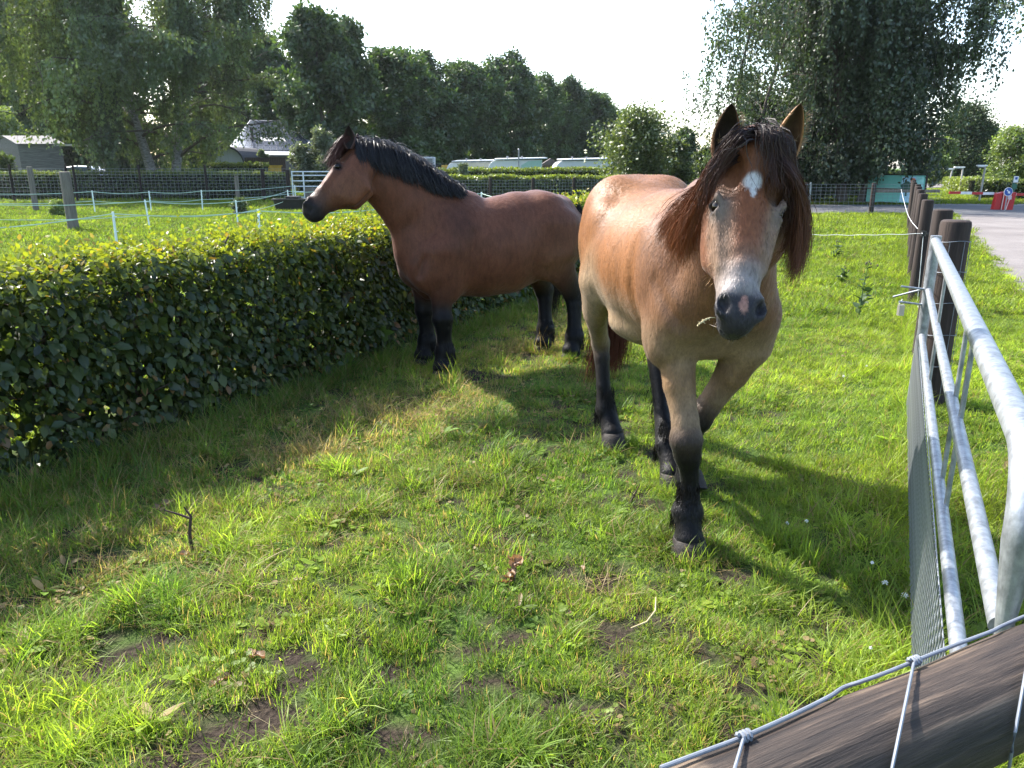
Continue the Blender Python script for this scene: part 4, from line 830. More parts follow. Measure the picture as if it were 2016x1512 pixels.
def stake_fence(label, stakes, ropes, loc):
    root = thing('electric_fence', label, 'fence', loc); loc = np.array(loc); tops = []
    for (u, vt, y) in stakes:
        z = zat(vt, y); p = Q(u, y, 0); top = PY(u, vt, y); base = np.array((top[0] + rng.normal() * .02 + (.06 if u in (285, 397) else 0), y, 0)); mb = MB(); mb.tube([base - loc - Z_ * .05, top - loc], .016 + y * .00022, 8)
        for q in (.45, .7, .92): c = base + (top - base) * q - loc; mb.tube([c, c + np.array((.05, -.01, .01))], .007, 5)
        mb.build('stake', STK if u != 397 else mat('tan_plastic', (.55, .42, .24), .6), root, True); tops.append((base, top))
    for frac in ropes:
        for i in range(len(tops) - 1):
            a = tops[i][0] + (tops[i][1] - tops[i][0]) * frac; b = tops[i + 1][0] + (tops[i + 1][1] - tops[i + 1][0]) * frac
            k = np.linspace(0, 1, 9)[:, None]; p = a + (b - a) * k - loc; p[:, 2] -= (.06 * np.sin(k * math.pi))[:, 0]; mb = MB(); mb.tube(p, .006 + .00018 * a[1], 5, False); mb.build('rope', mat('pale_green_rope', (.45, .60, .50), .7), root, True)
p_ = lambda v: PZ(1008, v, 0)[1]
stake_fence('nearest row of white plastic fence stakes with rope behind the hedge', [(-180, 452, 10.6), (222, 417, 11.6), (508, 412, 13.2), (760, 408, 15.5)], (.97,), (Q(-180, 10.6, 0)))
stake_fence('middle row of white plastic fence stakes with ropes in the left field', [(-60, 398, 19), (285, 393, p_(455)), (464, 394, p_(446)), (566, 374, p_(412)), (640, 372, p_(412))], (.94, .5), Q(-60, 19, 0))
stake_fence('farthest row of fence stakes in the left field, one of them tan', [(-60, 378, 27), (181, 375, p_(421)), (293, 376, p_(419)), (396, 374, p_(416)), (580, 364, p_(400))], (.95, .55), Q(-60, 27, 0))
stake_fence('white stakes and rope showing above the dark bay horse\'s back', [(880, 372, 24), (948, 378, 24), (1018, 388, 22), (1120, 385, 24), (1178, 388, 23), (1300, 390, 24)], (.95,), Q(880, 24, 0))

# ---- far tube gate and trough on the left
def far_gate():
    y = 37.5; a = np.array((*gx(577, y), 0)); root = thing('tube_gate', 'pale far-off tubular gate behind the dark bay horse\'s nose', 'gate', a); W = xat(648, y) - a[0]; m = mat('pale_tube', (.62, .66, .66), .5, .2)
    for z in (.25, .5, .75, 1.0, 1.25, 1.42): mb = MB(); mb.tube([(0, 0, z), (W, 0, z)], .03, 6); mb.build('rail', m, root, True)
    for x in (0, W * .3, W): mb = MB(); mb.tube([(x, 0.0, .1), (x, 0.0, 1.45)], .035, 8); mb.build('stile', m, root, True)
    o = obj('post', post_mesh(.1, 1.5, POSTW, 3), root); o.location = (-.2, 0, 0)
    mb = MB(); mb.box((W * .55, -.6, .35), (.5, .12, .7)); mb.build('board', GREYW, root, bevel=.01)
    y = 30.5; t = thing('water_trough', 'black plastic water trough on the grass by the far gate', 'trough', (*gx(570, y), 0)); mb = MB(); n = 16
    for (rw, rh, z, rr) in ((.62, .38, 0, 1), (.70, .44, .34, 1), (.72, .46, .36, 1)): pass
    V = []; 
    for (sx, sy, z) in ((.52, .30, 0), (.60, .36, .40), (.66, .42, .40), (.66, .42, .45), (.56, .32, .45), (.48, .26, .08)):
        V += [(sx * math.copysign(abs(math.cos(q)) ** .5, math.cos(q)), sy * math.copysign(abs(math.sin(q)) ** .5, math.sin(q)), z) for q in np.arange(n) * 2 * math.pi / n]
    F = [(j * n + i, j * n + (i + 1) % n, (j + 1) * n + (i + 1) % n, (j + 1) * n + i) for j in range(5) for i in range(n)] + [tuple(range(n - 1, -1, -1)), tuple(5 * n + i for i in range(n))]
    mb.add(np.array(V), F); mb.build('tub', mat('black_plastic', (.02, .02, .02), .5), t, True)
    mb = MB(); mb.box((.15, 0, .50), (.5, .45, .10)); mb.build('float_cover', mat('black_plastic', (.02, .02, .02), .5), t, bevel=.02)
far_gate()

# ---- wooden shed, car
def shed():
    y = 52; x0, xc, x1 = xat(-6, y + 2.2), xat(43, y), xat(128, y); ze, zr = zat(284, y), zat(270, y + 1.1)
    root = thing('wooden_shed', 'small grey shed of lapped boards with a low pitched roof at the left edge', 'shed', (xc, y, 0)); B = wood('shed_board', (.12, .117, .113), (.055, .053, .05), (.08, 1, 1))
    W = x1 - xc; D = 2.6; n = 11
    for i in range(n):
        h = ze / n; mb = MB(); mb.add(np.array([(0, -.03, i * h), (W, -.03, i * h), (W, 0, (i + 1) * h + .02), (0, 0, (i + 1) * h + .02), (0, .03, i * h), (W, .03, i * h), (W, .03, (i + 1) * h + .02), (0, .03, (i + 1) * h + .02)]), [(0, 1, 2, 3), (7, 6, 5, 4), (0, 4, 5, 1), (3, 2, 6, 7), (0, 3, 7, 4), (1, 5, 6, 2)]); mb.build('board', B, root)
        mb = MB(); a = np.array((0, 0, 0)); e = np.array((x0 - xc, 2.2, 0)); q = np.array((-.03, -.01, 0))
        mb.add(np.array([a + q + Z_ * i * h, e + q + Z_ * i * h, e + Z_ * ((i + 1) * h + .02), a + Z_ * ((i + 1) * h + .02), a - q + Z_ * i * h, e - q + Z_ * i * h, e - q + Z_ * ((i + 1) * h + .02), a - q + Z_ * ((i + 1) * h + .02)]), [(3, 2, 1, 0), (4, 5, 6, 7), (0, 1, 5, 4), (7, 6, 2, 3), (4, 7, 3, 0), (1, 2, 6, 5)]); mb.build('board', B, root)
    e = np.array((x0 - xc, 2.2, 0)); mid = e / 2; rz = zr - 0
    mb = MB(); mb.add(np.array([(0, 0, ze), e + Z_ * ze, mid + Z_ * rz, (.05, .03, ze), e + Z_ * ze + np.array((.05, .03, 0)), mid + Z_ * rz + np.array((.05, .03, 0))]), [(0, 2, 1), (3, 4, 5), (0, 1, 4, 3), (1, 2, 5, 4), (2, 0, 3, 5)]); mb.build('gable', B, root)
    RM = mat('shed_roof_felt', (.09, .09, .094), .8, var=.3, scale=4)
    for s0, s1 in ((np.array((.1, -.15, ze - .03)), mid + Z_ * (rz + .04)), (mid + Z_ * (rz + .04), e + np.array((-.1, .15, ze - .03)))):
        w = np.array((W + .2, 0, 0)); o = np.array((-.12, 0, 0)); t = Z_ * .06; mb = MB(); mb.add(np.array([s0 + o, s0 + w, s1 + w, s1 + o, s0 + o + t, s0 + w + t, s1 + w + t, s1 + o + t]), [(3, 2, 1, 0), (4, 5, 6, 7), (0, 1, 5, 4), (1, 2, 6, 5), (2, 3, 7, 6), (3, 0, 4, 7)]); mb.build('roof', RM, root)
    mb = MB(); mb.box((W + .9, .6, ze - .05), (1.9, 2.2, .10)); mb.build('lean_to_roof', mat('shed_lean_roof', (.35, .33, .30), .8), root)
    mb = MB(); mb.box((W + 1.7, -.35, (ze - .1) / 2), (.12, .12, ze - .1)); mb.build('post', POSTW, root)
shed()
def car():
    y = 56; x = xat(152, y); root = thing('parked_car', 'white car parked between the shed and the birch', 'car', (x, y, 0), R(4)); WP = mat('white_car_paint', (.72, .74, .77), .25, 0, var=.04, spec=.6); GL = mat('car_glass', (.10, .13, .15), .08, 0, var=.2, spec=.8); BLK = mat('black_plastic', (.02, .02, .02), .5)
    prof = [(-2.1, .35), (-2.15, .75), (-1.95, 1.0), (-1.2, 1.12), (-.55, 1.62), (.2, 1.74), (1.2, 1.70), (1.85, 1.25), (2.1, 1.05), (2.15, .4)]
    mb = MB(); mb.prism(prof, -.85, .85); mb.build('body', WP, root, bevel=.12)
    for pl in ([(-1.0, 1.16), (-.5, 1.58), (.05, 1.64), (.05, 1.16)], [(.15, 1.16), (.15, 1.64), (1.15, 1.61), (1.55, 1.2)]):
        mb = MB(); mb.prism(pl, -.875, -.84); mb.build('side_window', GL, root)
    mb = MB(); mb.add(np.array([(-1.22, -.7, 1.14), (-1.22, .7, 1.14), (-.6, .62, 1.60), (-.6, -.62, 1.60)]), [(0, 1, 2, 3)]); mb.build('windscreen', GL, root)
    for x_ in (-1.35, 1.35):
        for s in (-.8, .8): mb = MB(); mb.tube([(x_, s - .1, .33), (x_, s + .1, .33)], .33, 16); w = mb.build('wheel', BLK, root, True); mb = MB(); mb.tube([(x_, s - .11, .33), (x_, s + .11, .33)], .2, 12); mb.build('rim', GALV, w, True)
    for s in (-.6, .6): mb = MB(); mb.box((-2.1, s, .82), (.12, .3, .14)); mb.build('headlight', mat('lamp_glass', (.6, .6, .62), .1), root, bevel=.03)
    mb = MB(); mb.box((-.95, -.95, 1.15), (.12, .14, .12)); mb.build('mirror', BLK, root, bevel=.02)
car()
# ---- barn with solar roof, arched shed
def barn():
    root = thing('barn', 'grey barn with a large pale roof covered by solar panels behind the birch', 'barn', (*gx(530, 62), 0)); inv = -np.array((*gx(530, 62), 0))
    el, er = PY(440, 304, 59) + inv, PY(640, 306, 59) + inv; tl, tr = PY(492, 236, 70) + inv, PY(560, 238, 70) + inv; mr = PY(632, 282, 63) + inv
    RM = mat('barn_roof_sheet', (.26, .27, .285), .45, .2, var=.2, scale=3); mb = MB(); t = np.array((0, .1, -.12))
    P = [el, er, mr, tr, tl]; mb.add(np.array(P + [q + t for q in P]), [(0, 1, 2, 3, 4), (9, 8, 7, 6, 5)] + [(i + 5, (i + 1) % 5 + 5, (i + 1) % 5, i) for i in range(5)]); mb.build('roof', RM, root)
    nrm = unit_(np.cross(er - el, tl - el)); nrm = nrm if nrm[2] > 0 else -nrm
    PM = mat('solar_panel', (.055, .065, .09), .16, .0, var=.25, scale=2, spec=.7); FR = mat('panel_frame', (.5, .52, .55), .4, .6)
    nr, nc = 7, 13
    pt = lambda a, b: (el + (tl - el) * b) * (1 - a) + (er + (tr - er) * b) * a + nrm * .06
    for j in range(nr):
        for i in range(nc):
            b0, b1 = .10 + .125 * j, .10 + .125 * j + .118
            if 2 == j and 3 < i < 9: continue
            a0, a1 = .04 + i * .072, .04 + i * .072 + .068
            q = [pt(a0, b0), pt(a1, b0), pt(a1, b1), pt(a0, b1)]; mb = MB(); mb.add(np.array(q + [k - nrm * .04 for k in q]), [(0, 1, 2, 3), (0, 4, 5, 1), (1, 5, 6, 2), (2, 6, 7, 3), (3, 7, 4, 0)]); mb.build('solar_panel', PM, root)
    mb = MB(); wl_ = np.array([el, er]); mb.add(np.array([el * (1, 1, 0) + (0, .3, 0), er * (1, 1, 0) + (0, .3, 0), er + (0, .3, -.05), el + (0, .3, -.05), el * (1, 1, 0) + (0, 12, 0), er * (1, 1, 0) + (0, 12, 0), mr * (1, 0, 1) + (0, 12, -.05), el * (1, 0, 1) + (0, 12, -.05)]), [(0, 1, 2, 3), (1, 5, 6, 2), (4, 0, 3, 7), (5, 4, 7, 6)]); mb.build('wall', mat('barn_wall', (.20, .19, .18), .8, var=.3), root)
    mb = MB(); c = pt(.25, .35); mb.tube([c, c + Z_ * .75], .10, 10); mb.tube([c + Z_ * .75, c + Z_ * .95], [.16, .16], 10); mb.build('vent_pipe', BARK, root, True)
    # shed with arched roof
    r2 = thing('arched_shed', 'low grey corrugated shed with curved dark-edged roof right of the birch trunk', 'shed', (*gx(452, 54), 0)); W = xat(486, 54) - xat(418, 54); h0, h1 = zat(316, 54), zat(291, 54)
    k = np.linspace(0, math.pi, 13); arc = [(-W / 2 * math.cos(a), h0 - .5 + (h1 - h0 + .5) * math.sin(a) ** .8) for a in k]; mb = MB(); mb.prism([(-W / 2, 0)] + arc + [(W / 2, 0)], 0, 5); mb.build('wall', mat('corrugated_grey', (.30, .32, .34), .6, .2, var=.25, scale=3, stretch=(9, 1, .2)), r2)
    mb = MB(); mb.prism(arc + [(x * 1.05, z + .12) for x, z in arc[::-1]], -.25, 5.2); mb.build('roof', mat('dark_roof_edge', (.045, .045, .05), .7), r2)
    # dark board fence and yellow bin
    y = 52; f = thing('board_fence', 'low dark board fence below the solar roof', 'fence', (*gx(486, y), 0)); x1 = xat(566, y) - xat(486, y); B = mat('dark_fence_board', (.05, .045, .045), .8, var=.4)
    n = 18; bm = MB().box((0, 0, zat(310, y) / 2), (x1 / n * .94, .04, zat(310, y))).mesh('board', B)
    for i in range(n): o = obj('board', bm, f); o.location = ((i + .5) * x1 / n, .004 * (i % 2), 0)
    y = 50; b = thing('yellow_skip', 'small yellow container behind the hedge end near the far gate', 'container', (*gx(538, y), 0)); mb = MB(); mb.prism([(-.35, .3), (-.5, zat(327, y)), (.5, zat(327, y)), (.4, .3)], -.4, .4); mb.build('body', mat('yellow_paint', (.60, .36, .06), .5, var=.3), b, bevel=.03); mb = MB(); mb.box((0, 0, zat(327, y) + .02), (1.1, .9, .06)); mb.build('rim', mat('yellow_paint'), b)
    for sx in (-.25, .25): mb = MB(); mb.box((sx, 0, .15), (.12, .7, .3)); mb.build('foot', BARK, b)
barn()
# ---- caravans
def caravan(label, ul, ur, vt, y, side, front, tilt=0.25):
    """static caravan: rounded pale end towards the left, flat roof with overhang, coloured side wall"""
    xl, xr = xat(ul, y), xat(ur, y); W = xr - xl; H = zat(vt, y); root = thing('caravan', label, 'caravan', (xl, y, 0)); WH = mat('caravan_white', (.60, .61, .61), .35, 0, var=.06, spec=.5)
    k = np.linspace(0, math.pi / 2, 8); fr = W * side; arc = [(.55 - .55 * math.cos(a) if True else 0, H - .85 + .75 * math.sin(a)) for a in k]
    mb = MB(); mb.prism([(0, .3), *arc, (W - .1, H - .05), (W - .1, .3)], 0, 6); mb.build('body', WH, root, bevel=.03)
    mb = MB(); mb.prism([(W * side, .32), (W * side, H - .42), (W * side + .5, H - .14), (W - .13, H - .08), (W - .13, .32)], -.03, .02); sd_ = mb.build('side_panel', mat('caravan_side_' + front[0], front[1], .5, var=.08), root)
    mb = MB(); mb.add(np.array([(.45, -.15, H - .06), (W + .25, -.15, H + .02), (W + .25, 6.1, H + .1), (.45, 6.1, H + .02), (.45, -.15, H), (W + .25, -.15, H + .10), (W + .25, 6.1, H + .2), (.45, 6.1, H + .12)]), [(3, 2, 1, 0), (4, 5, 6, 7), (0, 1, 5, 4), (1, 2, 6, 5), (2, 3, 7, 6), (3, 0, 4, 7)]); rf = mb.build('roof', WH, root)
    for x in (.35, .62): mb = MB(); mb.tube([(W * x, 2, H), (W * x, 2, H + .22)], .07, 8); mb.build('roof_vent', mat('vent_grey', (.25, .25, .26), .6), rf, True)
    xw = W * (side + .28 * (1 - side)); mb = MB(); mb.box((xw, -.05, H - .85), (.42, .05, .55)); fr_ = mb.build('window', WH, root); mb = MB(); mb.box((xw, -.08, H - .85), (.30, .03, .43)); mb.build('pane', mat('caravan_glass', (.12, .15, .17), .1, spec=.8), fr_)
caravan('long cream-sided caravan at the left of the caravan row', 878, 985, 317, 60, .24, ('cream', (.46, .44, .36)))
caravan('white caravan with pale mint-green side wall behind the thin pole', 960, 1070, 313, 55, .60, ('mint', (.34, .50, .42)))
caravan('white caravan at the right end of the row by the elder bush', 1093, 1200, 314, 56, .97, ('white', (.7, .72, .72)))
y = 54; o = thing('flag_pole', 'thin grey metal pole in front of the mint-sided caravan', 'pole', (*gx(1021, y), 0)); mb = MB(); mb.tube([(0, 0, -.1), (0, 0, zat(294, y))], .05, 8); mb.build('tube', GALV, o, True); mb = MB(); mb.tube([(0, 0, zat(294, y)), (0, 0, zat(294, y) + .06)], [.06, .02], 8); mb.build('cap', GALV, o, True)
y = 62; t = thing('site_tractor', 'small teal and yellow site machine behind the dark bay horse\'s mane', 'tractor', (*gx(858, y), 0)); TL = mat('teal_paint', (.10, .26, .26), .5)
mb = MB(); mb.box((0, 0, 1.0), (1.9, 1.2, .9)); mb.build('body', TL, t, bevel=.08); mb = MB(); mb.box((-.5, 0, 1.9), (.95, 1.1, 1.0)); c_ = mb.build('cab', mat('cab_grey', (.42, .45, .46), .4), t, bevel=.06); mb = MB(); mb.box((-.5, -.565, 1.95), (.7, .03, .65)); mb.build('window', mat('caravan_glass'), c_); mb = MB(); mb.box((.75, 0, 1.62), (.5, .9, .35)); mb.build('bucket', mat('yellow_paint'), t, bevel=.03)
for x_ in (-.6, .6): mb = MB(); mb.tube([(x_, -.75, .45), (x_, -.45, .45)], .45, 14); mb.build('wheel', mat('black_plastic'), t, True)
y = 66; t = thing('brown_shed', 'low brown shed roof in the gap between two caravans', 'shed', (*gx(1068, y), 0)); W = xat(1100, y) - xat(1068, y); mb = MB(); mb.box((W / 2, 1.5, .9), (W, 3, 1.8)); mb.build('wall', mat('brown_shed_wall', (.10, .075, .06), .8), t); mb = MB(); mb.prism([(-.2, 1.8), (W / 2, 2.35), (W + .2, 1.8)], -.2, 3.2); mb.build('roof', mat('brown_shed_roof', (.09, .075, .07), .8, var=.4), t)

# ---- information board
def board():
    y = 36.5; a = np.array((xat(1708, y, .8), y, 0)); b = np.array((xat(1821, y - 2.2, .8), y - 2.2, 0)); d = b - a; W = np.linalg.norm(d); root = thing('information_board', 'green and blue information board with a red sun and a round tree painted on it', 'sign', a, math.atan2(d[1], d[0]))
    zt, zb = zat(345, y - 1), .10
    mb = MB(); mb.box((W / 2, .02, (zt + zb) / 2), (W, .04, zt - zb)); mb.build('panel', mat('board_green', (.16, .46, .38), .5, var=.12, scale=2), root)
    def flat(name, pts, yy, m): mm = MB(); mm.prism(pts, yy - .006, yy); return mm.build(name, m, root)
    H = zt - zb; f = lambda x, z: (W * x, zb + H * z)
    BLU = mat('board_sky', (.42, .68, .80), .5, var=.08); DG = mat('board_tree', (.035, .10, .075), .5); RD = mat('board_sun', (.80, .20, .09), .5)
    flat('sky_field', [f(.60, .03), f(.97, .03), f(.97, .96), f(.60, .96)], -.002, BLU); flat('mint_field', [f(.84, .03), f(.97, .03), f(.97, .96), f(.84, .96)], -.009, mat('board_mint', (.32, .68, .62), .5))
    k = np.linspace(0, 2 * math.pi, 40)[:-1]; lob = [(W * (.70 + .105 * math.cos(a_) * (1 + .10 * math.sin(5 * a_))), zb + H * (.60 + .17 * math.sin(a_) * (1 + .12 * math.cos(4 * a_)))) for a_ in k]; flat('tree_crown', lob, -.016, DG); flat('tree_trunk', [f(.685, .25), f(.715, .25), f(.71, .5), f(.69, .5)], -.016, DG)
    st = [(W * .795 + .14 * (1 if i % 2 else .72) * math.cos(i * math.pi / 9), zb + H * .80 + .14 * (1 if i % 2 else .72) * math.sin(i * math.pi / 9)) for i in range(18)]; flat('sun_mark', st, -.018, RD)
    for i, (z, w) in enumerate(((.62, .09), (.56, .10), (.50, .08))): flat('text_line', [f(.855, z), f(.855 + w, z), f(.855 + w, z + .022), f(.855, z + .022)], -.018, mat('board_text', (.30, .42, .62), .6))
    mb = MB(); mb.box((W / 2, .02, zt + .02), (W + .06, .08, .04)); mb.build('frame', POSTW, root); mb = MB(); mb.box((W + .02, .02, (zt) / 2), (.05, .08, zt)); mb.build('frame', POSTW, root); mb = MB(); mb.box((-.02, .02, zt / 2), (.05, .08, zt)); mb.build('frame', POSTW, root)
    mb = MB(); mb.box((W * .33, -.06, zb + H * .50), (W * .62, .05, .05)); mb.build('ledge', GREYW, root)
board()
# ---- lamps, barrier, signs
LAMPW = mat('lamp_head_grey', (.80, .80, .78), .5, var=.1)
for u, ub, vt, vb, lb in ((1875, 1866, 333, 376, 'farthest of the three camp lamps, in front of the conifers'), (1896, 1888, 330, 384, 'middle camp lamp beside the bright lime hedge'), (1940, 1927, 327, 398, 'nearest and tallest camp lamp with slanting mast by the barrier')):
    p = PZ(ub, vb, 0); h = zat(vt, p[1]); t = thing('camp_lamp', lb, 'lamp', p, group='camp lamps along the lane'); top = PY(u, vt, p[1]) - p; r_s = p[1] * .00075 + .025
    mb = MB(); mb.tube([(0, 0, -.05), top * .5, top], [r_s, r_s * .9, r_s * .8], 8); mb.build('mast', mat('lamp_mast', (.42, .40, .37), .7), t, True); mb = MB(); w_ = .013 * p[1]; mb.box(top + np.array((-w_ * .35, 0, .02)), (w_, .16, .07)); hd = mb.build('lamp_head', LAMPW, t, bevel=.02); mb = MB(); mb.box(top + np.array((-w_ * .4, 0, -.03)), (w_ * .7, .12, .03)); mb.build('diffuser', mat('lamp_glass', (.6, .6, .62), .1), hd)
def barrier():
    p = PZ(1972, 413, 0); root = thing('barrier_box', 'red metal barrier cabinet with pale edges on the gravel', 'barrier', p, R(-12)); RED = mat('red_paint', (.42, .028, .03), .4, var=.15); h = zat(379, p[1])
    mb = MB(); mb.prism([(-.36, 0), (-.30, h * .96), (-.10, h), (-.12, 0)], -.16, .16); mb.build('cabinet', RED, root, bevel=.02); mb = MB(); mb.prism([(-.06, 0), (-.03, h * 1.02), (.36, h * 1.02), (.32, 0)], -.2, .2); mb.build('cabinet', RED, root, bevel=.02)
    mb = MB(); mb.tube([(-.10, -.22, 0), (-.08, -.22, h * 1.04), (.18, -.22, h * 1.04), (.06, -.22, 0)], .018, 6); mb.build('edge_bar', mat('pink_edge', (.68, .45, .42), .5), root, True)
    mb = MB(); mb.box((.14, -.21, h * .72), (.12, .02, .14)); mb.build('label_plate', mat('label_grey', (.55, .52, .55), .5), root)
    b = thing('barrier_boom', 'long red and white striped barrier boom over the lane', 'barrier', (p[0], p[1] + .35, zat(383, p[1]))); n = 10; x0 = xat(1886, p[1]) - p[0]; x1 = xat(2110, p[1]) - p[0]
    for i in range(n):
        mb = MB(); a = x0 + (x1 - x0) * i / n; e = x0 + (x1 - x0) * (i + 1) / n; mb.box(((a + e) / 2, 0, .06 - .011 * i), (e - a, .06, .10)); mb.build('stripe', RED if i % 2 == 0 else mat('white_band', (.75, .74, .72), .5), b)
    mb = MB(); mb.box((.1, 0, -.35), (.12, .12, .9)); mb.build('pivot_post', RED, b)
    y = p[1] - .9; s = thing('arrow_sign', 'round blue traffic sign with a white arrow pointing down right', 'sign', (xat(1993, y), y, 0)); zc = zat(377.5, y); rr = 8.2 / FPX * y; k = np.linspace(0, 2 * math.pi, 28)[:-1]
    mb = MB(); mb.tube([(0, .03, -.05), (0, .03, zc + .1)], .022, 8); mb.build('pole', GALV, s, True); mb = MB(); mb.prism([(rr * math.cos(a), zc + rr * math.sin(a)) for a in k], -.012, .012); mb.build('rim', mat('white_band'), s); mb = MB(); mb.prism([(rr * .9 * math.cos(a), zc + rr * .9 * math.sin(a)) for a in k], -.018, -.013); mb.build('disc', mat('sign_blue', (.03, .09, .32), .4, var=.08), s)
    c_, s_ = math.cos(R(-45)), math.sin(R(-45)); ar = [(-.62, -.09), (.05, -.09), (.05, -.34), (.62, 0), (.05, .34), (.05, .09), (-.62, .09)]; mb = MB(); mb.prism([(rr * (x * c_ - z * s_), zc + rr * (x * s_ + z * c_)) for x, z in ar], -.025, -.019); mb.build('arrow', mat('white_band'), s)
    y = p[1] + 3; s = thing('notice_sign', 'small white notice sign on a green post behind the blue sign', 'sign', (xat(2001, y), y, 0)); zt = zat(352, y); mb = MB(); mb.tube([(0, 0, 0), (0, 0, zt)], .06, 8); mb.build('post', mat('green_post', (.04, .12, .08), .6), s, True); mb = MB(); mb.box((0.02, -.08, zt - .02), (.20, .02, .26)); pl = mb.build('plate', mat('white_band'), s); mb = MB(); mb.box((.02, -.095, zt + .02), (.10, .01, .10)); mb.build('mark', mat('sign_blue'), pl); mb = MB(); mb.box((.0, -.085, zt - .32), (.20, .02, .22)); mb.build('plate', mat('green_post'), s)
barrier()

# ---- the hazy summer air
mb = MB(); mb.box((0, 0, 10.0), (3400, 3400, 22.0)); hz = mb.build('haze'); tag(hz, 'thin pale summer haze over the whole paddock', 'haze', kind='stuff')
hm = bpy.data.materials.new('haze_air'); hm.use_nodes = True; nt = hm.node_tree; nt.nodes.clear(); ho = nd(nt, 'ShaderNodeOutputMaterial'); pv = nt.nodes.new('ShaderNodeVolumePrincipled')
pv.inputs['Color'].default_value = (.90, .95, 1.0, 1); pv.inputs['Density'].default_value = .00010; pv.inputs['Anisotropy'].default_value = .45; nt.links.new(pv.outputs[0], ho.inputs['Volume']); hz.data.materials.append(hm)
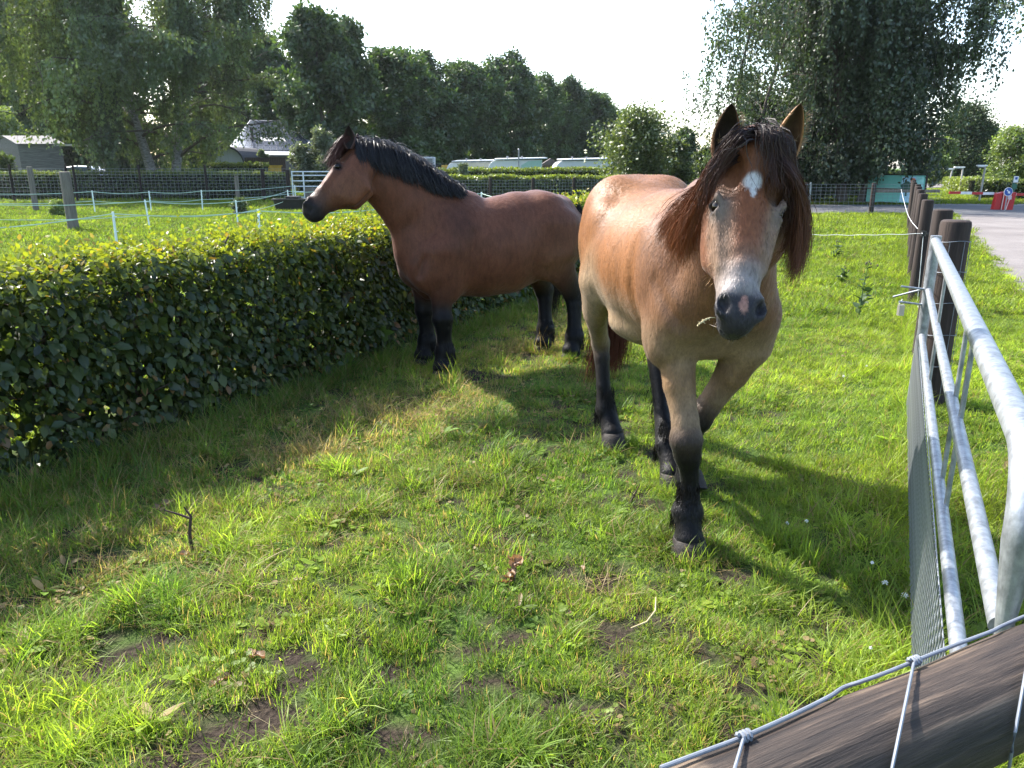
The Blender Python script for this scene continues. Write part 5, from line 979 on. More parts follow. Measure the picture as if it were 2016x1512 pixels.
# ================================================================== horses
def unit(v):
    v = np.asarray(v, float); return v / (np.linalg.norm(v) + 1e-12)
class Sdf:
    """smooth union of elliptic limbs and muscles, turned into one continuous skin"""
    def __init__(s): s.p = []; s.paint = []
    def ell(s, a, b, ra, rb, side, ca, cb=None, k=.03, cap=None, op='u', cw=1.0):
        a = np.asarray(a, float); b = np.asarray(b, float)
        if np.linalg.norm(b - a) < 1e-4: b = a + np.array((0, 0, 1e-3))
        ax = unit(b - a); sd_ = np.asarray(side, float); sd_ = unit(sd_ - ax * (sd_ @ ax)); up = np.cross(ax, sd_)
        capa = min(ra) if cap is None else cap; capb = min(rb) if cap is None else cap
        s.p.append(dict(a=a, b=b, ra=ra, rb=rb, ax=ax, sd=sd_, up=up, L=np.linalg.norm(b - a), k=k, ca=np.array(ca), cb=np.array(ca if cb is None else cb), cap=(capa, capb), op=op, cw=cw))
    def ball(s, c, r, side, ca, k=.03, axis=(0, 0, 1), op='u', cw=1.0):
        """ellipsoid, r = (half along side, half along up, half along axis)"""
        c = np.asarray(c, float); ax = unit(axis)
        s.ell(c - ax * 5e-4, c + ax * 5e-4, (r[0], r[1]), (r[0], r[1]), side, ca, k=k, cap=r[2], op=op, cw=cw)
    def chain(s, secs, side, k=.012, k0=.05):
        """secs: (point, w, h, colour)"""
        for i in range(len(secs) - 1):
            (a, wa, ha, ca), (b, wb, hb, cb) = secs[i], secs[i + 1]
            s.ell(a, b, (wa, ha), (wb, hb), side, ca, cb, k=k0 if i == 0 else k)
    @staticmethod
    def dist(q, P):
        r = P - q['a']; t = r @ q['ax']; tc = np.clip(t / q['L'], 0, 1); e = t - tc * q['L']
        l = r @ q['sd']; h = r @ q['up']
        w = q['ra'][0] + (q['rb'][0] - q['ra'][0]) * tc; H = q['ra'][1] + (q['rb'][1] - q['ra'][1]) * tc
        c = q['cap'][0] + (q['cap'][1] - q['cap'][0]) * tc
        x, y, z = l / w, h / H, e / c
        k0 = np.sqrt(x * x + y * y + z * z); k1 = np.sqrt((x / w) ** 2 + (y / H) ** 2 + (z / c) ** 2)
        return np.where(k1 > 1e-6, k0 * (k0 - 1) / np.maximum(k1, 1e-6), -np.minimum(w, H)), tc
    def mesh(s, vox, smooth=2):
        los = []; his = []
        for q in s.p:
            if q['op'] != 'u': continue
            m = max(*q['ra'], *q['rb'], *q['cap']) + q['k'] + 2 * vox
            los.append(np.minimum(q['a'], q['b']) - m); his.append(np.maximum(q['a'], q['b']) + m)
        lo = np.min(los, 0); hi = np.max(his, 0)
        n = np.ceil((hi - lo) / vox).astype(int) + 1
        F = np.full(n, 1.0, np.float32)
        for q in s.p:
            m = max(*q['ra'], *q['rb'], *q['cap']) + q['k'] + 3 * vox
            i0 = np.clip(np.floor((np.minimum(q['a'], q['b']) - m - lo) / vox).astype(int), 0, n)
            i1 = np.clip(np.ceil((np.maximum(q['a'], q['b']) + m - lo) / vox).astype(int), 0, n)
            if np.any(i1 <= i0): continue
            g = [lo[d] + vox * np.arange(i0[d], i1[d]) for d in range(3)]
            X, Y, Z = np.meshgrid(*g, indexing='ij')
            D, _ = s.dist(q, np.stack((X, Y, Z), -1).reshape(-1, 3)); D = D.reshape(X.shape).astype(np.float32)
            sl = tuple(slice(i0[d], i1[d]) for d in range(3)); A = F[sl]; k = q['k']
            if q['op'] == 'u':
                h = np.clip(.5 + .5 * (A - D) / k, 0, 1); F[sl] = A * (1 - h) + D * h - k * h * (1 - h)
            else:
                h = np.clip(.5 - .5 * (A + D) / k, 0, 1); F[sl] = A * (1 - h) - D * h + k * h * (1 - h)
        # surface nets
        ins = F < 0
        cnt = sum(ins[i:n[0] - 1 + i, j:n[1] - 1 + j, k:n[2] - 1 + k].astype(np.int8) for i in (0, 1) for j in (0, 1) for k in (0, 1))
        act = np.argwhere((cnt > 0) & (cnt < 8)); idx = np.full(n - 1, -1, np.int32); idx[tuple(act.T)] = np.arange(len(act))
        corner = {(i, j, k): F[act[:, 0] + i, act[:, 1] + j, act[:, 2] + k] for i in (0, 1) for j in (0, 1) for k in (0, 1)}
        S = np.zeros((len(act), 3)); N = np.zeros(len(act))
        for c0 in corner:
            for d in range(3):
                if c0[d]: continue
                c1 = list(c0); c1[d] = 1; c1 = tuple(c1)
                f0, f1 = corner[c0], corner[c1]; m = (f0 < 0) != (f1 < 0)
                t = f0[m] / (f0[m] - f1[m]); p = np.tile(np.array(c0, float), (m.sum(), 1)); p[:, d] = t
                S[m] += p; N[m] += 1
        V = lo + vox * (act + S / N[:, None])
        quads = []
        for d in range(3):
            e = [(d + 1) % 3, (d + 2) % 3]
            a = [slice(None)] * 3; b = [slice(None)] * 3; a[d] = slice(0, -1); b[d] = slice(1, None)
            ch = np.argwhere(ins[tuple(a)] != ins[tuple(b)])
            ok = (ch[:, e[0]] > 0) & (ch[:, e[1]] > 0) & (ch[:, e[0]] < n[e[0]] - 1) & (ch[:, e[1]] < n[e[1]] - 1); ch = ch[ok]
            sgn = ins[tuple(ch.T)]
            def cell(o0, o1):
                c = ch.copy(); c[:, e[0]] += o0; c[:, e[1]] += o1; return idx[tuple(c.T)]
            q = np.stack((cell(-1, -1), cell(0, -1), cell(0, 0), cell(-1, 0)), 1)
            q[~sgn] = q[~sgn][:, ::-1]; quads.append(q)
        Fq = np.concatenate(quads); Fq = Fq[(Fq >= 0).all(1)]
        E = np.unique(np.sort(np.concatenate([Fq[:, [i, (i + 1) % 4]] for i in range(4)]), 1), axis=0)
        for it in range(smooth):
            for lam in (.5, -.45):
                A = np.zeros_like(V); C = np.zeros(len(V))
                np.add.at(A, E[:, 0], V[E[:, 1]]); np.add.at(A, E[:, 1], V[E[:, 0]]); np.add.at(C, E.ravel(), 1)
                V = V + lam * (A / np.maximum(C, 1)[:, None] - V)
        return V, Fq
    def colours(s, V, sig=.02):
        W = np.zeros(len(V)); C = np.zeros((len(V), 3))
        for q in s.p:
            if q['op'] != 'u': continue
            d, t = s.dist(q, V); w = np.exp(-np.clip(d, 0, 1) / sig) * q['cw']
            W += w; C += w[:, None] * (q['ca'] + (q['cb'] - q['ca']) * t[:, None])
        C /= W[:, None] + 1e-9
        for (c, M, col, soft, amt) in s.paint:
            r = np.linalg.norm((V - c) @ M, axis=1)
            m = np.clip((1 + soft - r) / (2 * soft), 0, 1); m = m * m * (3 - 2 * m) * amt
            C = C * (1 - m[:, None]) + np.array(col) * m[:, None]
        return C
    def dab(s, c, axes, radii, col, soft=.25, amt=1.0):
        s.paint.append((np.asarray(c, float), np.array([unit(a) / r for a, r in zip(axes, radii)]).T, col, soft, amt))

def coat_mat(name, spec=.35, rough=.42):
    m = bpy.data.materials.new(name); m.use_nodes = True; nt = m.node_tree; p = nt.nodes['Principled BSDF']
    at = nd(nt, 'ShaderNodeAttribute', attribute_name='Col')
    tc = nd(nt, 'ShaderNodeTexCoord'); mp = nd(nt, 'ShaderNodeMapping'); mp.inputs['Scale'].default_value = (1, 1, .35)
    nt.links.new(tc.outputs['Object'], mp.inputs['Vector'])
    n1 = nd(nt, 'ShaderNodeTexNoise', Scale=5.0, Detail=5.0); nt.links.new(tc.outputs['Object'], n1.inputs['Vector'])
    n2 = nd(nt, 'ShaderNodeTexNoise', Scale=170.0, Detail=3.0); nt.links.new(mp.outputs[0], n2.inputs['Vector'])
    n3 = nd(nt, 'ShaderNodeTexNoise', Scale=38.0, Detail=4.0); nt.links.new(mp.outputs[0], n3.inputs['Vector'])
    ad = nd(nt, 'ShaderNodeMath', operation='ADD'); nt.links.new(n1.outputs['Fac'], ad.inputs[0]); nt.links.new(n3.outputs['Fac'], ad.inputs[1])
    ad2 = nd(nt, 'ShaderNodeMath', operation='ADD'); nt.links.new(ad.outputs[0], ad2.inputs[0]); nt.links.new(n2.outputs['Fac'], ad2.inputs[1])
    mr = nd(nt, 'ShaderNodeMapRange'); mr.inputs[1].default_value = .9; mr.inputs[2].default_value = 2.1; mr.inputs[3].default_value = .52; mr.inputs[4].default_value = 1.48
    nt.links.new(ad2.outputs[0], mr.inputs[0])
    hs = nd(nt, 'ShaderNodeHueSaturation'); nt.links.new(at.outputs['Color'], hs.inputs['Color']); nt.links.new(mr.outputs[0], hs.inputs['Value'])
    nt.links.new(hs.outputs[0], p.inputs['Base Color'])
    p.inputs['Roughness'].default_value = rough; p.inputs['Specular IOR Level'].default_value = spec
    try:
        p.inputs['Sheen Weight'].default_value = .05; p.inputs['Sheen Roughness'].default_value = .4
    except Exception: pass
    b = nd(nt, 'ShaderNodeBump', Strength=.35, Distance=.004); nt.links.new(n2.outputs['Fac'], b.inputs['Height'])
    b2 = nd(nt, 'ShaderNodeBump', Strength=.25, Distance=.02); nt.links.new(n3.outputs['Fac'], b2.inputs['Height'])
    nt.links.new(b.outputs[0], b2.inputs['Normal']); nt.links.new(b2.outputs[0], p.inputs['Normal'])
    return m

# ---- hair: strands combed along guide curves, each a thin tapering ribbon
def bez(P, t):
    """Catmull-Rom through points P (k,3) at parameters t in 0..1"""
    P = np.asarray(P, float); k = len(P); X = np.clip(t, 0, 1) * (k - 1); i = np.minimum(X.astype(int), k - 2); f = (X - i)[:, None]
    g = lambda j: P[np.clip(j, 0, k - 1)]
    p0, p1, p2, p3 = g(i - 1), g(i), g(i + 1), g(i + 2)
    return .5 * (2 * p1 + (p2 - p0) * f + (2 * p0 - 5 * p1 + 4 * p2 - p3) * f * f + (3 * p1 - p0 - 3 * p2 + p3) * f ** 3)
class Hair:
    def __init__(s, seed=1): s.V = []; s.F = []; s.C = []; s.n = 0; s.r = np.random.default_rng(seed)
    def strand(s, pts, w, c0, c1, pw=1.0):
        m = len(pts); T = np.gradient(pts, axis=0); view = unit(s.r.normal(size=3) * .6 + np.array((0, -1, .3)))
        sdv = np.cross(T, view); sdv /= np.linalg.norm(sdv, axis=1)[:, None] + 1e-9
        t = np.linspace(0, 1, m); ww = (w * (1 - .8 * t ** 2))[:, None] * .5
        V = np.empty((2 * m, 3)); V[0::2] = pts - sdv * ww; V[1::2] = pts + sdv * ww
        i = np.arange(m - 1) * 2 + s.n
        s.F.append(np.stack((i, i + 1, i + 3, i + 2), 1)); s.V.append(V)
        c = np.array(c0) + (np.array(c1) - np.array(c0)) * (t ** pw)[:, None]
        s.C.append(np.repeat(c * s.r.uniform(.75, 1.25), 2, 0)); s.n += 2 * m
    def lock(s, guide, n, r0, r1, w=.003, c0=(.02, .018, .02), c1=None, seg=9, wave=.006, pw=1.6, lenv=.25, jit=None, freq=3.0):
        """n strands round one guide; r0, r1 spread at root and tip"""
        for _ in range(n):
            t = np.linspace(0, 1, seg) * s.r.uniform(1 - lenv, 1.0); p = bez(guide, t)
            o0 = s.r.normal(size=3) * r0; o1 = s.r.normal(size=3) * r1
            p = p + o0 * (1 - t)[:, None] + o1 * t[:, None]
            ph = s.r.uniform(0, 6.3, 3); p += wave * t[:, None] * np.sin(t[:, None] * 6.3 * freq * s.r.uniform(.7, 1.3) + ph)
            s.strand(p, w * s.r.uniform(.7, 1.3), c0, c0 if c1 is None else c1, pw)
    def sheet(s, guides, n, w=.003, c0=(.02, .018, .02), c1=None, seg=9, wave=.006, pw=1.6, lenv=.3, r0=.006, r1=.015, clump=12, freq=3.0):
        """n strands spread over a row of guides, gathered in clumps"""
        G = np.array([bez(g, np.linspace(0, 1, 7)) for g in guides]); k = len(G)
        cl = s.r.uniform(0, k - 1, max(1, n // clump))
        for j in range(n):
            x = np.clip(cl[s.r.integers(len(cl))] + s.r.normal() * .05, 0, k - 1); xr = np.clip(x + s.r.normal() * .25, 0, k - 1)
            def mixg(x):
                i = min(int(x), k - 2); return G[i] * (1 - (x - i)) + G[i + 1] * (x - i)
            tt = np.linspace(0, 1, 7)[:, None]; g = mixg(xr) * (1 - tt) + mixg(x) * tt
            s.lock(g, 1, r0, r1, w, c0, c1, seg, wave, pw, lenv, freq=freq)
    def build(s, name, parent, mat_):
        me = mesh_np(name, np.concatenate(s.V), np.concatenate(s.F), mat_, True, np.concatenate(s.C) * .78)
        return obj(name, me, parent)

def coat_hair(V, F, C, flow, n, l0, l1, w, seed, name, parent, inv):
    """short lying hair all over the skin"""
    r = np.random.default_rng(seed); a, b, c, d = (V[F[:, i]] for i in range(4)); N = np.cross(c - a, d - b); ar = np.linalg.norm(N, axis=1); N /= ar[:, None] + 1e-12
    k = r.choice(len(F), n, p=ar / ar.sum()); u, v = r.random((2, n, 1)); p = (a[k] * (1 - u) + b[k] * u) * (1 - v) + (d[k] * (1 - u) + c[k] * u) * v; nn = N[k]
    fl = flow(p) + r.normal(size=(n, 3)) * .28; fl -= nn * np.sum(fl * nn, 1)[:, None]; fl /= np.linalg.norm(fl, axis=1)[:, None] + 1e-9
    L = r.uniform(l0, l1, n)[:, None]; d0 = fl * .93 + nn * .34; d1 = fl * .99 + nn * .12; sd_ = np.cross(fl, nn) * (w * .5)
    p = p - nn * .001; m = p + d0 * L * .5; e = m + d1 * L * .5
    VV = np.stack((p - sd_, p + sd_, m + sd_ * .8, m - sd_ * .8, e), 1).reshape(-1, 3) + inv; o = np.arange(n)[:, None] * 5
    col = C[F[k, 0]] * r.uniform(.62, 1.42, (n, 1)); me = mesh_np(name, VV, [o + np.array((0, 1, 2, 3)), o + np.array((3, 2, 4))], HAIR2, True, np.repeat(col, 5, 0)); ob = obj(name, me, parent); ob['kind'] = 'stuff'

def hoof(parent, c, fwd, r=.075, h=.095, col='hoof_horn'):
    """horn hoof: sloping toe wall, rounded heel, standing at c"""
    fwd = unit((fwd[0], fwd[1], 0)); sd_ = np.array((-fwd[1], fwd[0], 0)); n = 18; V = []; F = []
    for j, (z, rr, sh) in enumerate(((-.01, 1.0, .012), (.0, 1.04, .012), (.35, .97, .004), (.7, .90, -.006), (1.0, .82, -.016), (1.08, .66, -.018))):
        for i in range(n):
            a = i * 2 * math.pi / n; ex = math.cos(a) * (1.08 if math.cos(a) > 0 else .82); ey = math.sin(a) * .95
            V.append(np.asarray(c) + fwd * (ex * r * rr + sh) + sd_ * ey * r * rr + np.array((0, 0, z * h)))
    for j in range(5):
        for i in range(n):
            k = (i + 1) % n; F.append((j * n + i, j * n + k, (j + 1) * n + k, (j + 1) * n + i))
    F += [tuple(range(n - 1, -1, -1)), tuple(5 * n + i for i in range(n))]
    mb = MB(); mb.add(np.array(V), F)
    return mb.build('hoof', mat(col, (.024, .019, .016), .7, var=.5, scale=20, bump=.4, bscale=60, stretch=(1, 1, 4)), parent, smooth=True)

def ear(parent, base, tip, face, wid, depth, skin_out, skin_in, mat_):
    """cupped ear: a rolled leaf closed into a tube at its base, open towards `face`"""
    base = np.asarray(base, float); ax = np.asarray(tip, float) - base; L = np.linalg.norm(ax); ax = ax / L
    f = unit(np.asarray(face) - ax * (np.asarray(face) @ ax)); sd_ = np.cross(ax, f)
    m, n = 16, 15; V = []; C = []; F = []
    for shell in (0, 1):
        for j in range(m):
            t = j / (m - 1)
            prof = (math.sin(math.pi * min(1, .22 + t * .78)) ** .75) if t < .999 else .0
            w = wid * (prof * (1 - .10 * t) + .02)
            open_ = 2.9 - 1.2 * min(1, t / .45) + .1 * t                 # how far the rim curls round, in radians from the back
            lean = .012 * math.sin(t * 3.1)
            for i in range(n):
                a = (i / (n - 1) * 2 - 1) * open_
                rad = w * (1.0 if shell == 0 else .84)
                back = depth * prof
                p = base + ax * (t * L) + sd_ * (math.sin(a) * rad / max(.55, math.sin(min(open_, 1.57)))) - f * (math.cos(a) * (back if shell == 0 else back * .8) - back * .35) - f * lean
                V.append(p)
                rim = abs(i / (n - 1) * 2 - 1)
                ci = np.array(skin_in) * (1 - rim ** 3) + np.array(skin_out) * rim ** 3
                C.append(np.array(skin_out) * (1 - .5 * t ** 4) if shell == 0 else ci)
    for sh in (0, 1):
        o = sh * m * n
        for j in range(m - 1):
            for i in range(n - 1):
                q = (o + j * n + i, o + j * n + i + 1, o + (j + 1) * n + i + 1, o + (j + 1) * n + i)
                F.append(q if sh else q[::-1])
    o = m * n
    for j in range(m - 1):
        F.append((j * n, o + j * n, o + (j + 1) * n, (j + 1) * n)); F.append(((j + 1) * n + n - 1, o + (j + 1) * n + n - 1, o + j * n + n - 1, j * n + n - 1))
    for i in range(n - 1): F.append(((m - 1) * n + i, (m - 1) * n + i + 1, o + (m - 1) * n + i + 1, o + (m - 1) * n + i))
    return obj('ear', mesh_np('ear', np.array(V), np.array(F), mat_, True, np.array(C)), parent)

def eye(parent, c, look, r):
    mb = MB(); V = []; F = []; n = 14
    for j in range(9):
        th = math.pi * j / 8
        for i in range(n): V.append((math.sin(th) * math.cos(i * 2 * math.pi / n) * r, math.sin(th) * math.sin(i * 2 * math.pi / n) * r, math.cos(th) * r))
    for j in range(8):
        for i in range(n): k = (i + 1) % n; F.append((j * n + i, (j + 1) * n + i, (j + 1) * n + k, j * n + k))
    mb.add(np.array(V) + np.asarray(c), F)
    return mb.build('eye', mat('eye_dark', (.008, .005, .004), .05, var=.3, spec=.3), parent, smooth=True)

BLACK = (.0065, .006, .0065); SOOT = (.018, .014, .013)
def add_head(S, poll, muz, face, side_hint, cols, jaw=1.0, dep=1.0, wid=1.0):
    """appends a head to body S; returns the frame function H(a, s, f) and scale"""
    n = unit(muz - poll); f = unit(np.asarray(face) - n * (np.asarray(face) @ n)); s_ = np.cross(n, f)
    if s_ @ np.asarray(side_hint) < 0: s_ = -s_
    k = np.linalg.norm(muz - poll) / .57
    H = lambda a, s, ff: poll + n * a * k + s_ * s * k + f * ff * k
    top, mid, low, nose, lip, chk = cols
    secs = [(-.03, .066, .085, -.105, top), (.03, .084, .105, -.105, top), (.10, .104, .12, -.115, top), (.19, .113, .135, -.130, top), (.27, .108, .138, -.136, mid), (.345, .094, .118, -.117, mid), (.42, .074, .094, -.094, low), (.48, .066, .08, -.081, nose), (.535, .068, .074, -.078, lip), (.575, .058, .062, -.085, lip)]
    S.chain([(H(a, 0, fc * dep), w * k * wid, d * k * dep, c) for a, w, d, fc, c in secs], s_, k=.012 * k, k0=.05)
    for sg in (-1, 1):
        S.ell(H(.20, sg * .052, -.20 * dep), H(.33, sg * .050, -.21 * dep), (.05 * k, .095 * k * jaw), (.044 * k, .07 * k * jaw), s_, chk, k=.05)           # jowl
        S.ell(H(.23, sg * .100, -.062), H(.40, sg * .072, -.062), (.014 * k, .022 * k), (.008 * k, .012 * k), s_, mid, k=.03, cw=.4)               # cheek ridge
        S.ball(H(.175, sg * .104, -.038), (.018 * k, .022 * k, .036 * k), s_, chk, k=.03, axis=n, cw=.5)                                          # brow
        S.ball(H(.205, sg * .123, -.062), (.024 * k, .026 * k, .030 * k), s_, op='s', ca=BLACK, k=.018, axis=n)                                   # socket
        S.ell(H(.182, sg * .106, -.025), H(.190, sg * .112, -.092), (.010 * k, .012 * k), (.008 * k, .010 * k), n, chk, k=.012)                      # upper lid
        S.ell(H(.232, sg * .103, -.035), H(.228, sg * .108, -.085), (.006 * k, .009 * k), (.006 * k, .009 * k), n, chk, k=.012)                      # lower lid
        S.ball(H(.535, sg * .054, -.030), (.027 * k, .030 * k, .046 * k), s_, lip, k=.02, axis=n + s_ * sg * .25)                                 # nostril wing
        S.ball(H(.548, sg * .056, .002), (.0175 * k, .046 * k, .033 * k), s_, op='s', ca=BLACK, k=.012, axis=n - s_ * sg * .45)                   # nostril
        S.ball(H(.10, sg * .075, -.03), (.03 * k, .02 * k, .06 * k), s_, op='s', ca=BLACK, k=.05, axis=n)                                         # temple hollow
    S.ball(H(.572, 0, -.052), (.05 * k, .04 * k, .036 * k), s_, lip, k=.03, axis=n)                                                             # upper lip
    S.ball(H(.588, 0, -.118), (.036 * k, .034 * k, .036 * k), s_, lip, k=.02, axis=n)                                                           # lower lip
    for sg in (-1, 1): S.ell(H(.60, sg * .03, -.088), H(.545, sg * .075, -.098), (.004, .006), (.005, .006), f, BLACK, k=.012, op='s')           # mouth line
    S.ell(H(.606, -.03, -.088), H(.606, .03, -.088), (.004, .006), (.004, .006), f, BLACK, k=.012, op='s')
    S.ball(H(.555, 0, -.145), (.034 * k, .03 * k, .03 * k), s_, low, k=.03, axis=n)                                                             # chin
    return H, k, n, f, s_

HAIR = hair_mat('horse_hair', .5, .16); HAIR2 = hair_mat('coat_hair', .5, .25)
Z = np.array((0, 0, 1.0))

# ------------------------------------------------------------------ the bay-dun horse walking up to the camera
def front_horse():
    root = thing('horse', 'light bay horse with white star and pink snip walking towards the camera', 'horse', (.78, 3.5, 0), group='two draft horses')
    inv = np.array((-.78, -3.5, 0))
    S = Sdf(); back = np.array((-.13, .9915, 0)); lat = np.array((.9915, .13, 0)); O = np.array((.86, 2.98, 0))
    W = lambda L, s, z: O + back * L + lat * s + Z * z
    ORG, TAN, PALE, BRN = (.245, .098, .028), (.27, .145, .062), (.33, .235, .14), (.16, .062, .024)
    CH = (.19, .092, .042)
    # trunk
    tr = [(.08, 1.15, .19, .21, CH), (.26, 1.17, .255, .31, BRN), (.48, 1.15, .295, .345, ORG), (.74, 1.13, .325, .355, ORG), (1.0, 1.145, .33, .345, ORG), (1.2, 1.21, .32, .325, ORG), (1.38, 1.265, .295, .295, ORG), (1.50, 1.23, .24, .26, ORG)]
    S.chain([(W(L, 0, z), w, h, c) for L, z, w, h, c in tr], lat, k=.02)
    S.ell(W(.30, 0, 1.43), W(.75, 0, 1.43), (.07, .075), (.07, .05), lat, BRN, ORG, k=.08)                       # withers
    for sg in (-1, 1):
        S.ball(W(1.28, sg * .13, 1.36), (.17, .20, .20), lat, ORG, k=.06, axis=back)                              # croup
        S.ball(W(1.10, sg * .24, 1.33), (.07, .10, .10), lat, ORG, k=.07, axis=back, cw=.5)                        # point of hip
        S.ball(W(1.46, sg * .16, 1.15), (.125, .15, .23), lat, TAN, k=.07)                                         # buttock
        S.ball(W(.30, sg * .185, 1.16), (.085, .15, .23), lat, CH, k=.08, axis=Z + back * .35)                     # shoulder
        S.ball(W(.13, sg * .135, 1.03), (.12, .12, .14), lat, CH, k=.07)                                           # breast
        S.ball(W(.24, sg * .19, .92), (.085, .13, .14), lat, CH, k=.06)                                            # upper arm
    S.ell(W(.2, 0, .92), W(.45, 0, .86), (.13, .10), (.16, .10), lat, TAN, PALE, k=.08)
    S.ball(W(.80, 0, .86), (.27, .30, .11), lat, PALE, k=.06)                                                     # belly
    S.ell(W(-.03, 0, 1.06), W(.06, 0, .84), (.018, .03), (.016, .03), lat, BLACK, k=.05, op='s')                       # breast groove
    for sg in (-1, 1):
        S.ell(W(.42, sg * .33, 1.30), W(.40, sg * .325, .98), (.016, .03), (.014, .03), back, BLACK, k=.07, op='s')    # behind the shoulder
        S.ell(W(1.06, sg * .375, 1.12), W(1.0, sg * .35, .92), (.02, .03), (.02, .03), back, BLACK, k=.07, op='s')     # flank fold
        S.ell(W(.02, sg * .22, 1.00), W(.16, sg * .295, 1.16), (.010, .02), (.012, .02), back, BLACK, k=.05, op='s')
    # neck: thick, arched, bent a little
    nb, nm, nt_ = W(.20, 0, 1.30), Q(1478, 2.82, 1.46), Q(1490, 2.54, 1.57)
    S.chain([(nb, .17, .29, BRN), (nm, .135, .235, BRN), (nt_, .105, .165, BRN), (Q(1490, 2.44, 1.60), .085, .12, BRN)], lat, k=.02, k0=.09)
    # legs: (point, width, fore-aft, colour)
    LEG = lambda pts, k0=.06, k=.014: S.chain(pts, lat, k=k, k0=k0)
    LT, LP = (.27, .165, .085), (.29, .20, .125)
    LEG([(Q(1338, 3.20, 1.02), .095, .125, CH), (Q(1331, 3.17, .88), .085, .105, LT), (Q(1337, 3.12, .72), .064, .074, LT), (Q(1349, 3.07, .58), .054, .060, LP), (Q(1351, 3.045, .50), .067, .068, (.055, .040, .032)), (Q(1353, 3.05, .435), .056, .058, BLACK), (Q(1357, 3.06, .34), .038, .045, BLACK), (Q(1358, 3.06, .235), .040, .048, BLACK), (Q(1354, 3.05, .17), .066, .066, BLACK), (Q(1355, 3.02, .115), .052, .054, BLACK), (Q(1356, 3.00, .07), .064, .066, BLACK)])
    LEG([(Q(1478, 3.16, 1.02), .095, .125, CH), (Q(1470, 3.17, .88), .09, .105, LT), (Q(1442, 3.20, .755), .068, .076, LT), (Q(1410, 3.24, .64), .052, .058, LP), (Q(1393, 3.26, .58), .052, .058, (.09, .065, .05)), (Q(1374, 3.28, .52), .064, .066, BLACK), (Q(1364, 3.34, .45), .050, .054, BLACK), (Q(1358, 3.44, .36), .038, .045, BLACK), (Q(1354, 3.53, .28), .040, .046, BLACK), (Q(1357, 3.58, .225), .056, .058, BLACK), (Q(1352, 3.60, .15), .048, .05, BLACK), (Q(1350, 3.585, .09), .058, .06, BLACK)])
    LEG([(Q(1210, 4.18, 1.25), .13, .20, ORG), (Q(1180, 4.12, 1.02), .105, .17, TAN), (Q(1172, 4.28, .83), .070, .115, LP), (Q(1178, 4.47, .67), .052, .070, LP), (Q(1182, 4.56, .58), .054, .075, (.17, .125, .09)), (Q(1185, 4.53, .49), .044, .058, SOOT), (Q(1188, 4.48, .33), .040, .048, BLACK), (Q(1193, 4.45, .19), .062, .064, BLACK), (Q(1201, 4.40, .12), .054, .056, BLACK), (Q(1205, 4.36, .07), .066, .068, BLACK)])
    LEG([(Q(1345, 4.12, 1.25), .13, .20, ORG), (Q(1330, 3.95, 1.0), .10, .16, TAN), (Q(1308, 4.03, .82), .068, .11, (.18, .12, .075)), (Q(1294, 4.13, .68), .052, .070, (.12, .085, .06)), (Q(1292, 4.18, .60), .054, .075, (.12, .09, .07)), (Q(1296, 4.10, .50), .044, .058, SOOT), (Q(1303, 3.95, .33), .040, .048, BLACK), (Q(1313, 3.83, .185), .060, .064, BLACK), (Q(1320, 3.77, .12), .054, .056, BLACK), (Q(1323, 3.72, .07), .064, .066, BLACK)])
    # head
    poll, muz = Q(1493, 2.40, 1.665), PY(1463, 616, 2.17)
    FT, FM, FL, FN, FB, FC = (.19, .066, .027), (.20, .073, .033), (.24, .15, .105), (.25, .225, .22), (.042, .040, .044), (.20, .10, .052)
    H, k, n, f, s_ = add_head(S, poll, muz, (-.03, -1, .1), (1, 0, 0), (FT, FM, FL, FN, FB, FC), wid=.96)
    ax = (n, s_, f)
    for sg in (-1, 1):
        S.dab(H(.33, sg * .088, -.06), ax, (.17, .045, .07), (.25, .165, .11), .5, .8)     # paler cheeks
        S.dab(H(.21, sg * .112, -.055), ax, (.046, .045, .05), (.21, .175, .15), .5, .65)    # mealy ring round the eye
        S.dab(H(.205, sg * .118, -.06), ax, (.030, .03, .032), (.03, .025, .025), .3)
        S.dab(H(.548, sg * .055, .0), ax, (.032, .018, .05), (.004, .004, .004), .35, .95)
    S.dab(H(.46, 0, -.02), ax, (.052, .10, .10), (.29, .262, .25), .6, .6)
    S.dab(H(.575, 0, -.05), ax, (.062, .13, .14), (.036, .034, .038), .22)
    S.dab(H(.128, -.006, 0), ax, (.026, .026, .06), (.58, .56, .54), .28)                # star
    S.dab(H(.152, -.004, 0), ax, (.030, .010, .06), (.62, .60, .58), .2)
    S.dab(H(.540, .002, .0), ax, (.027, .012, .06), (.40, .21, .16), .14)               # snip
    # body paint: mealy flanks and belly, darker back stripe, muscle lights
    S.dab(W(.85, -.33, .86), (back, lat, Z), (.55, .2, .17), PALE, .6, .9); S.dab(W(.85, .33, .86), (back, lat, Z), (.55, .2, .17), PALE, .6, .9)
    S.dab(W(1.02, -.30, .98), (back, lat, Z), (.16, .2, .20), PALE, .6, .8)
    S.dab(W(.12, 0, .90), (back, lat, Z), (.25, .35, .10), (.29, .20, .12), .6, .8)
    S.dab(W(.3, 0, 1.52), (back, lat, Z), (.4, .09, .12), (.10, .04, .02), .6, .7)
    V, F = S.mesh(.0085, 2); C = S.colours(V, .018) * .72
    me = mesh_np('body', V + inv, F, coat_mat('bay_coat', .16, .5), True, C); obj('body', me, root)
    def flow(p):
        t = (p - poll) @ n; head = (t > -.02) & (p[:, 1] < 2.62) & (p[:, 2] > 1.0); o = np.tile(back * .75 - Z * .65, (len(p), 1)); leg = p[:, 2] < .95
        o[leg] = -Z + back * .12; fr = (p[:, 1] < 3.25) & ~head & ~leg; o[fr] = -Z * .85 + back * .4; o[head] = n; return o
    coat_hair(V, F, C, flow, 72000, .010, .020, .0016, 5, 'coat', root, inv)
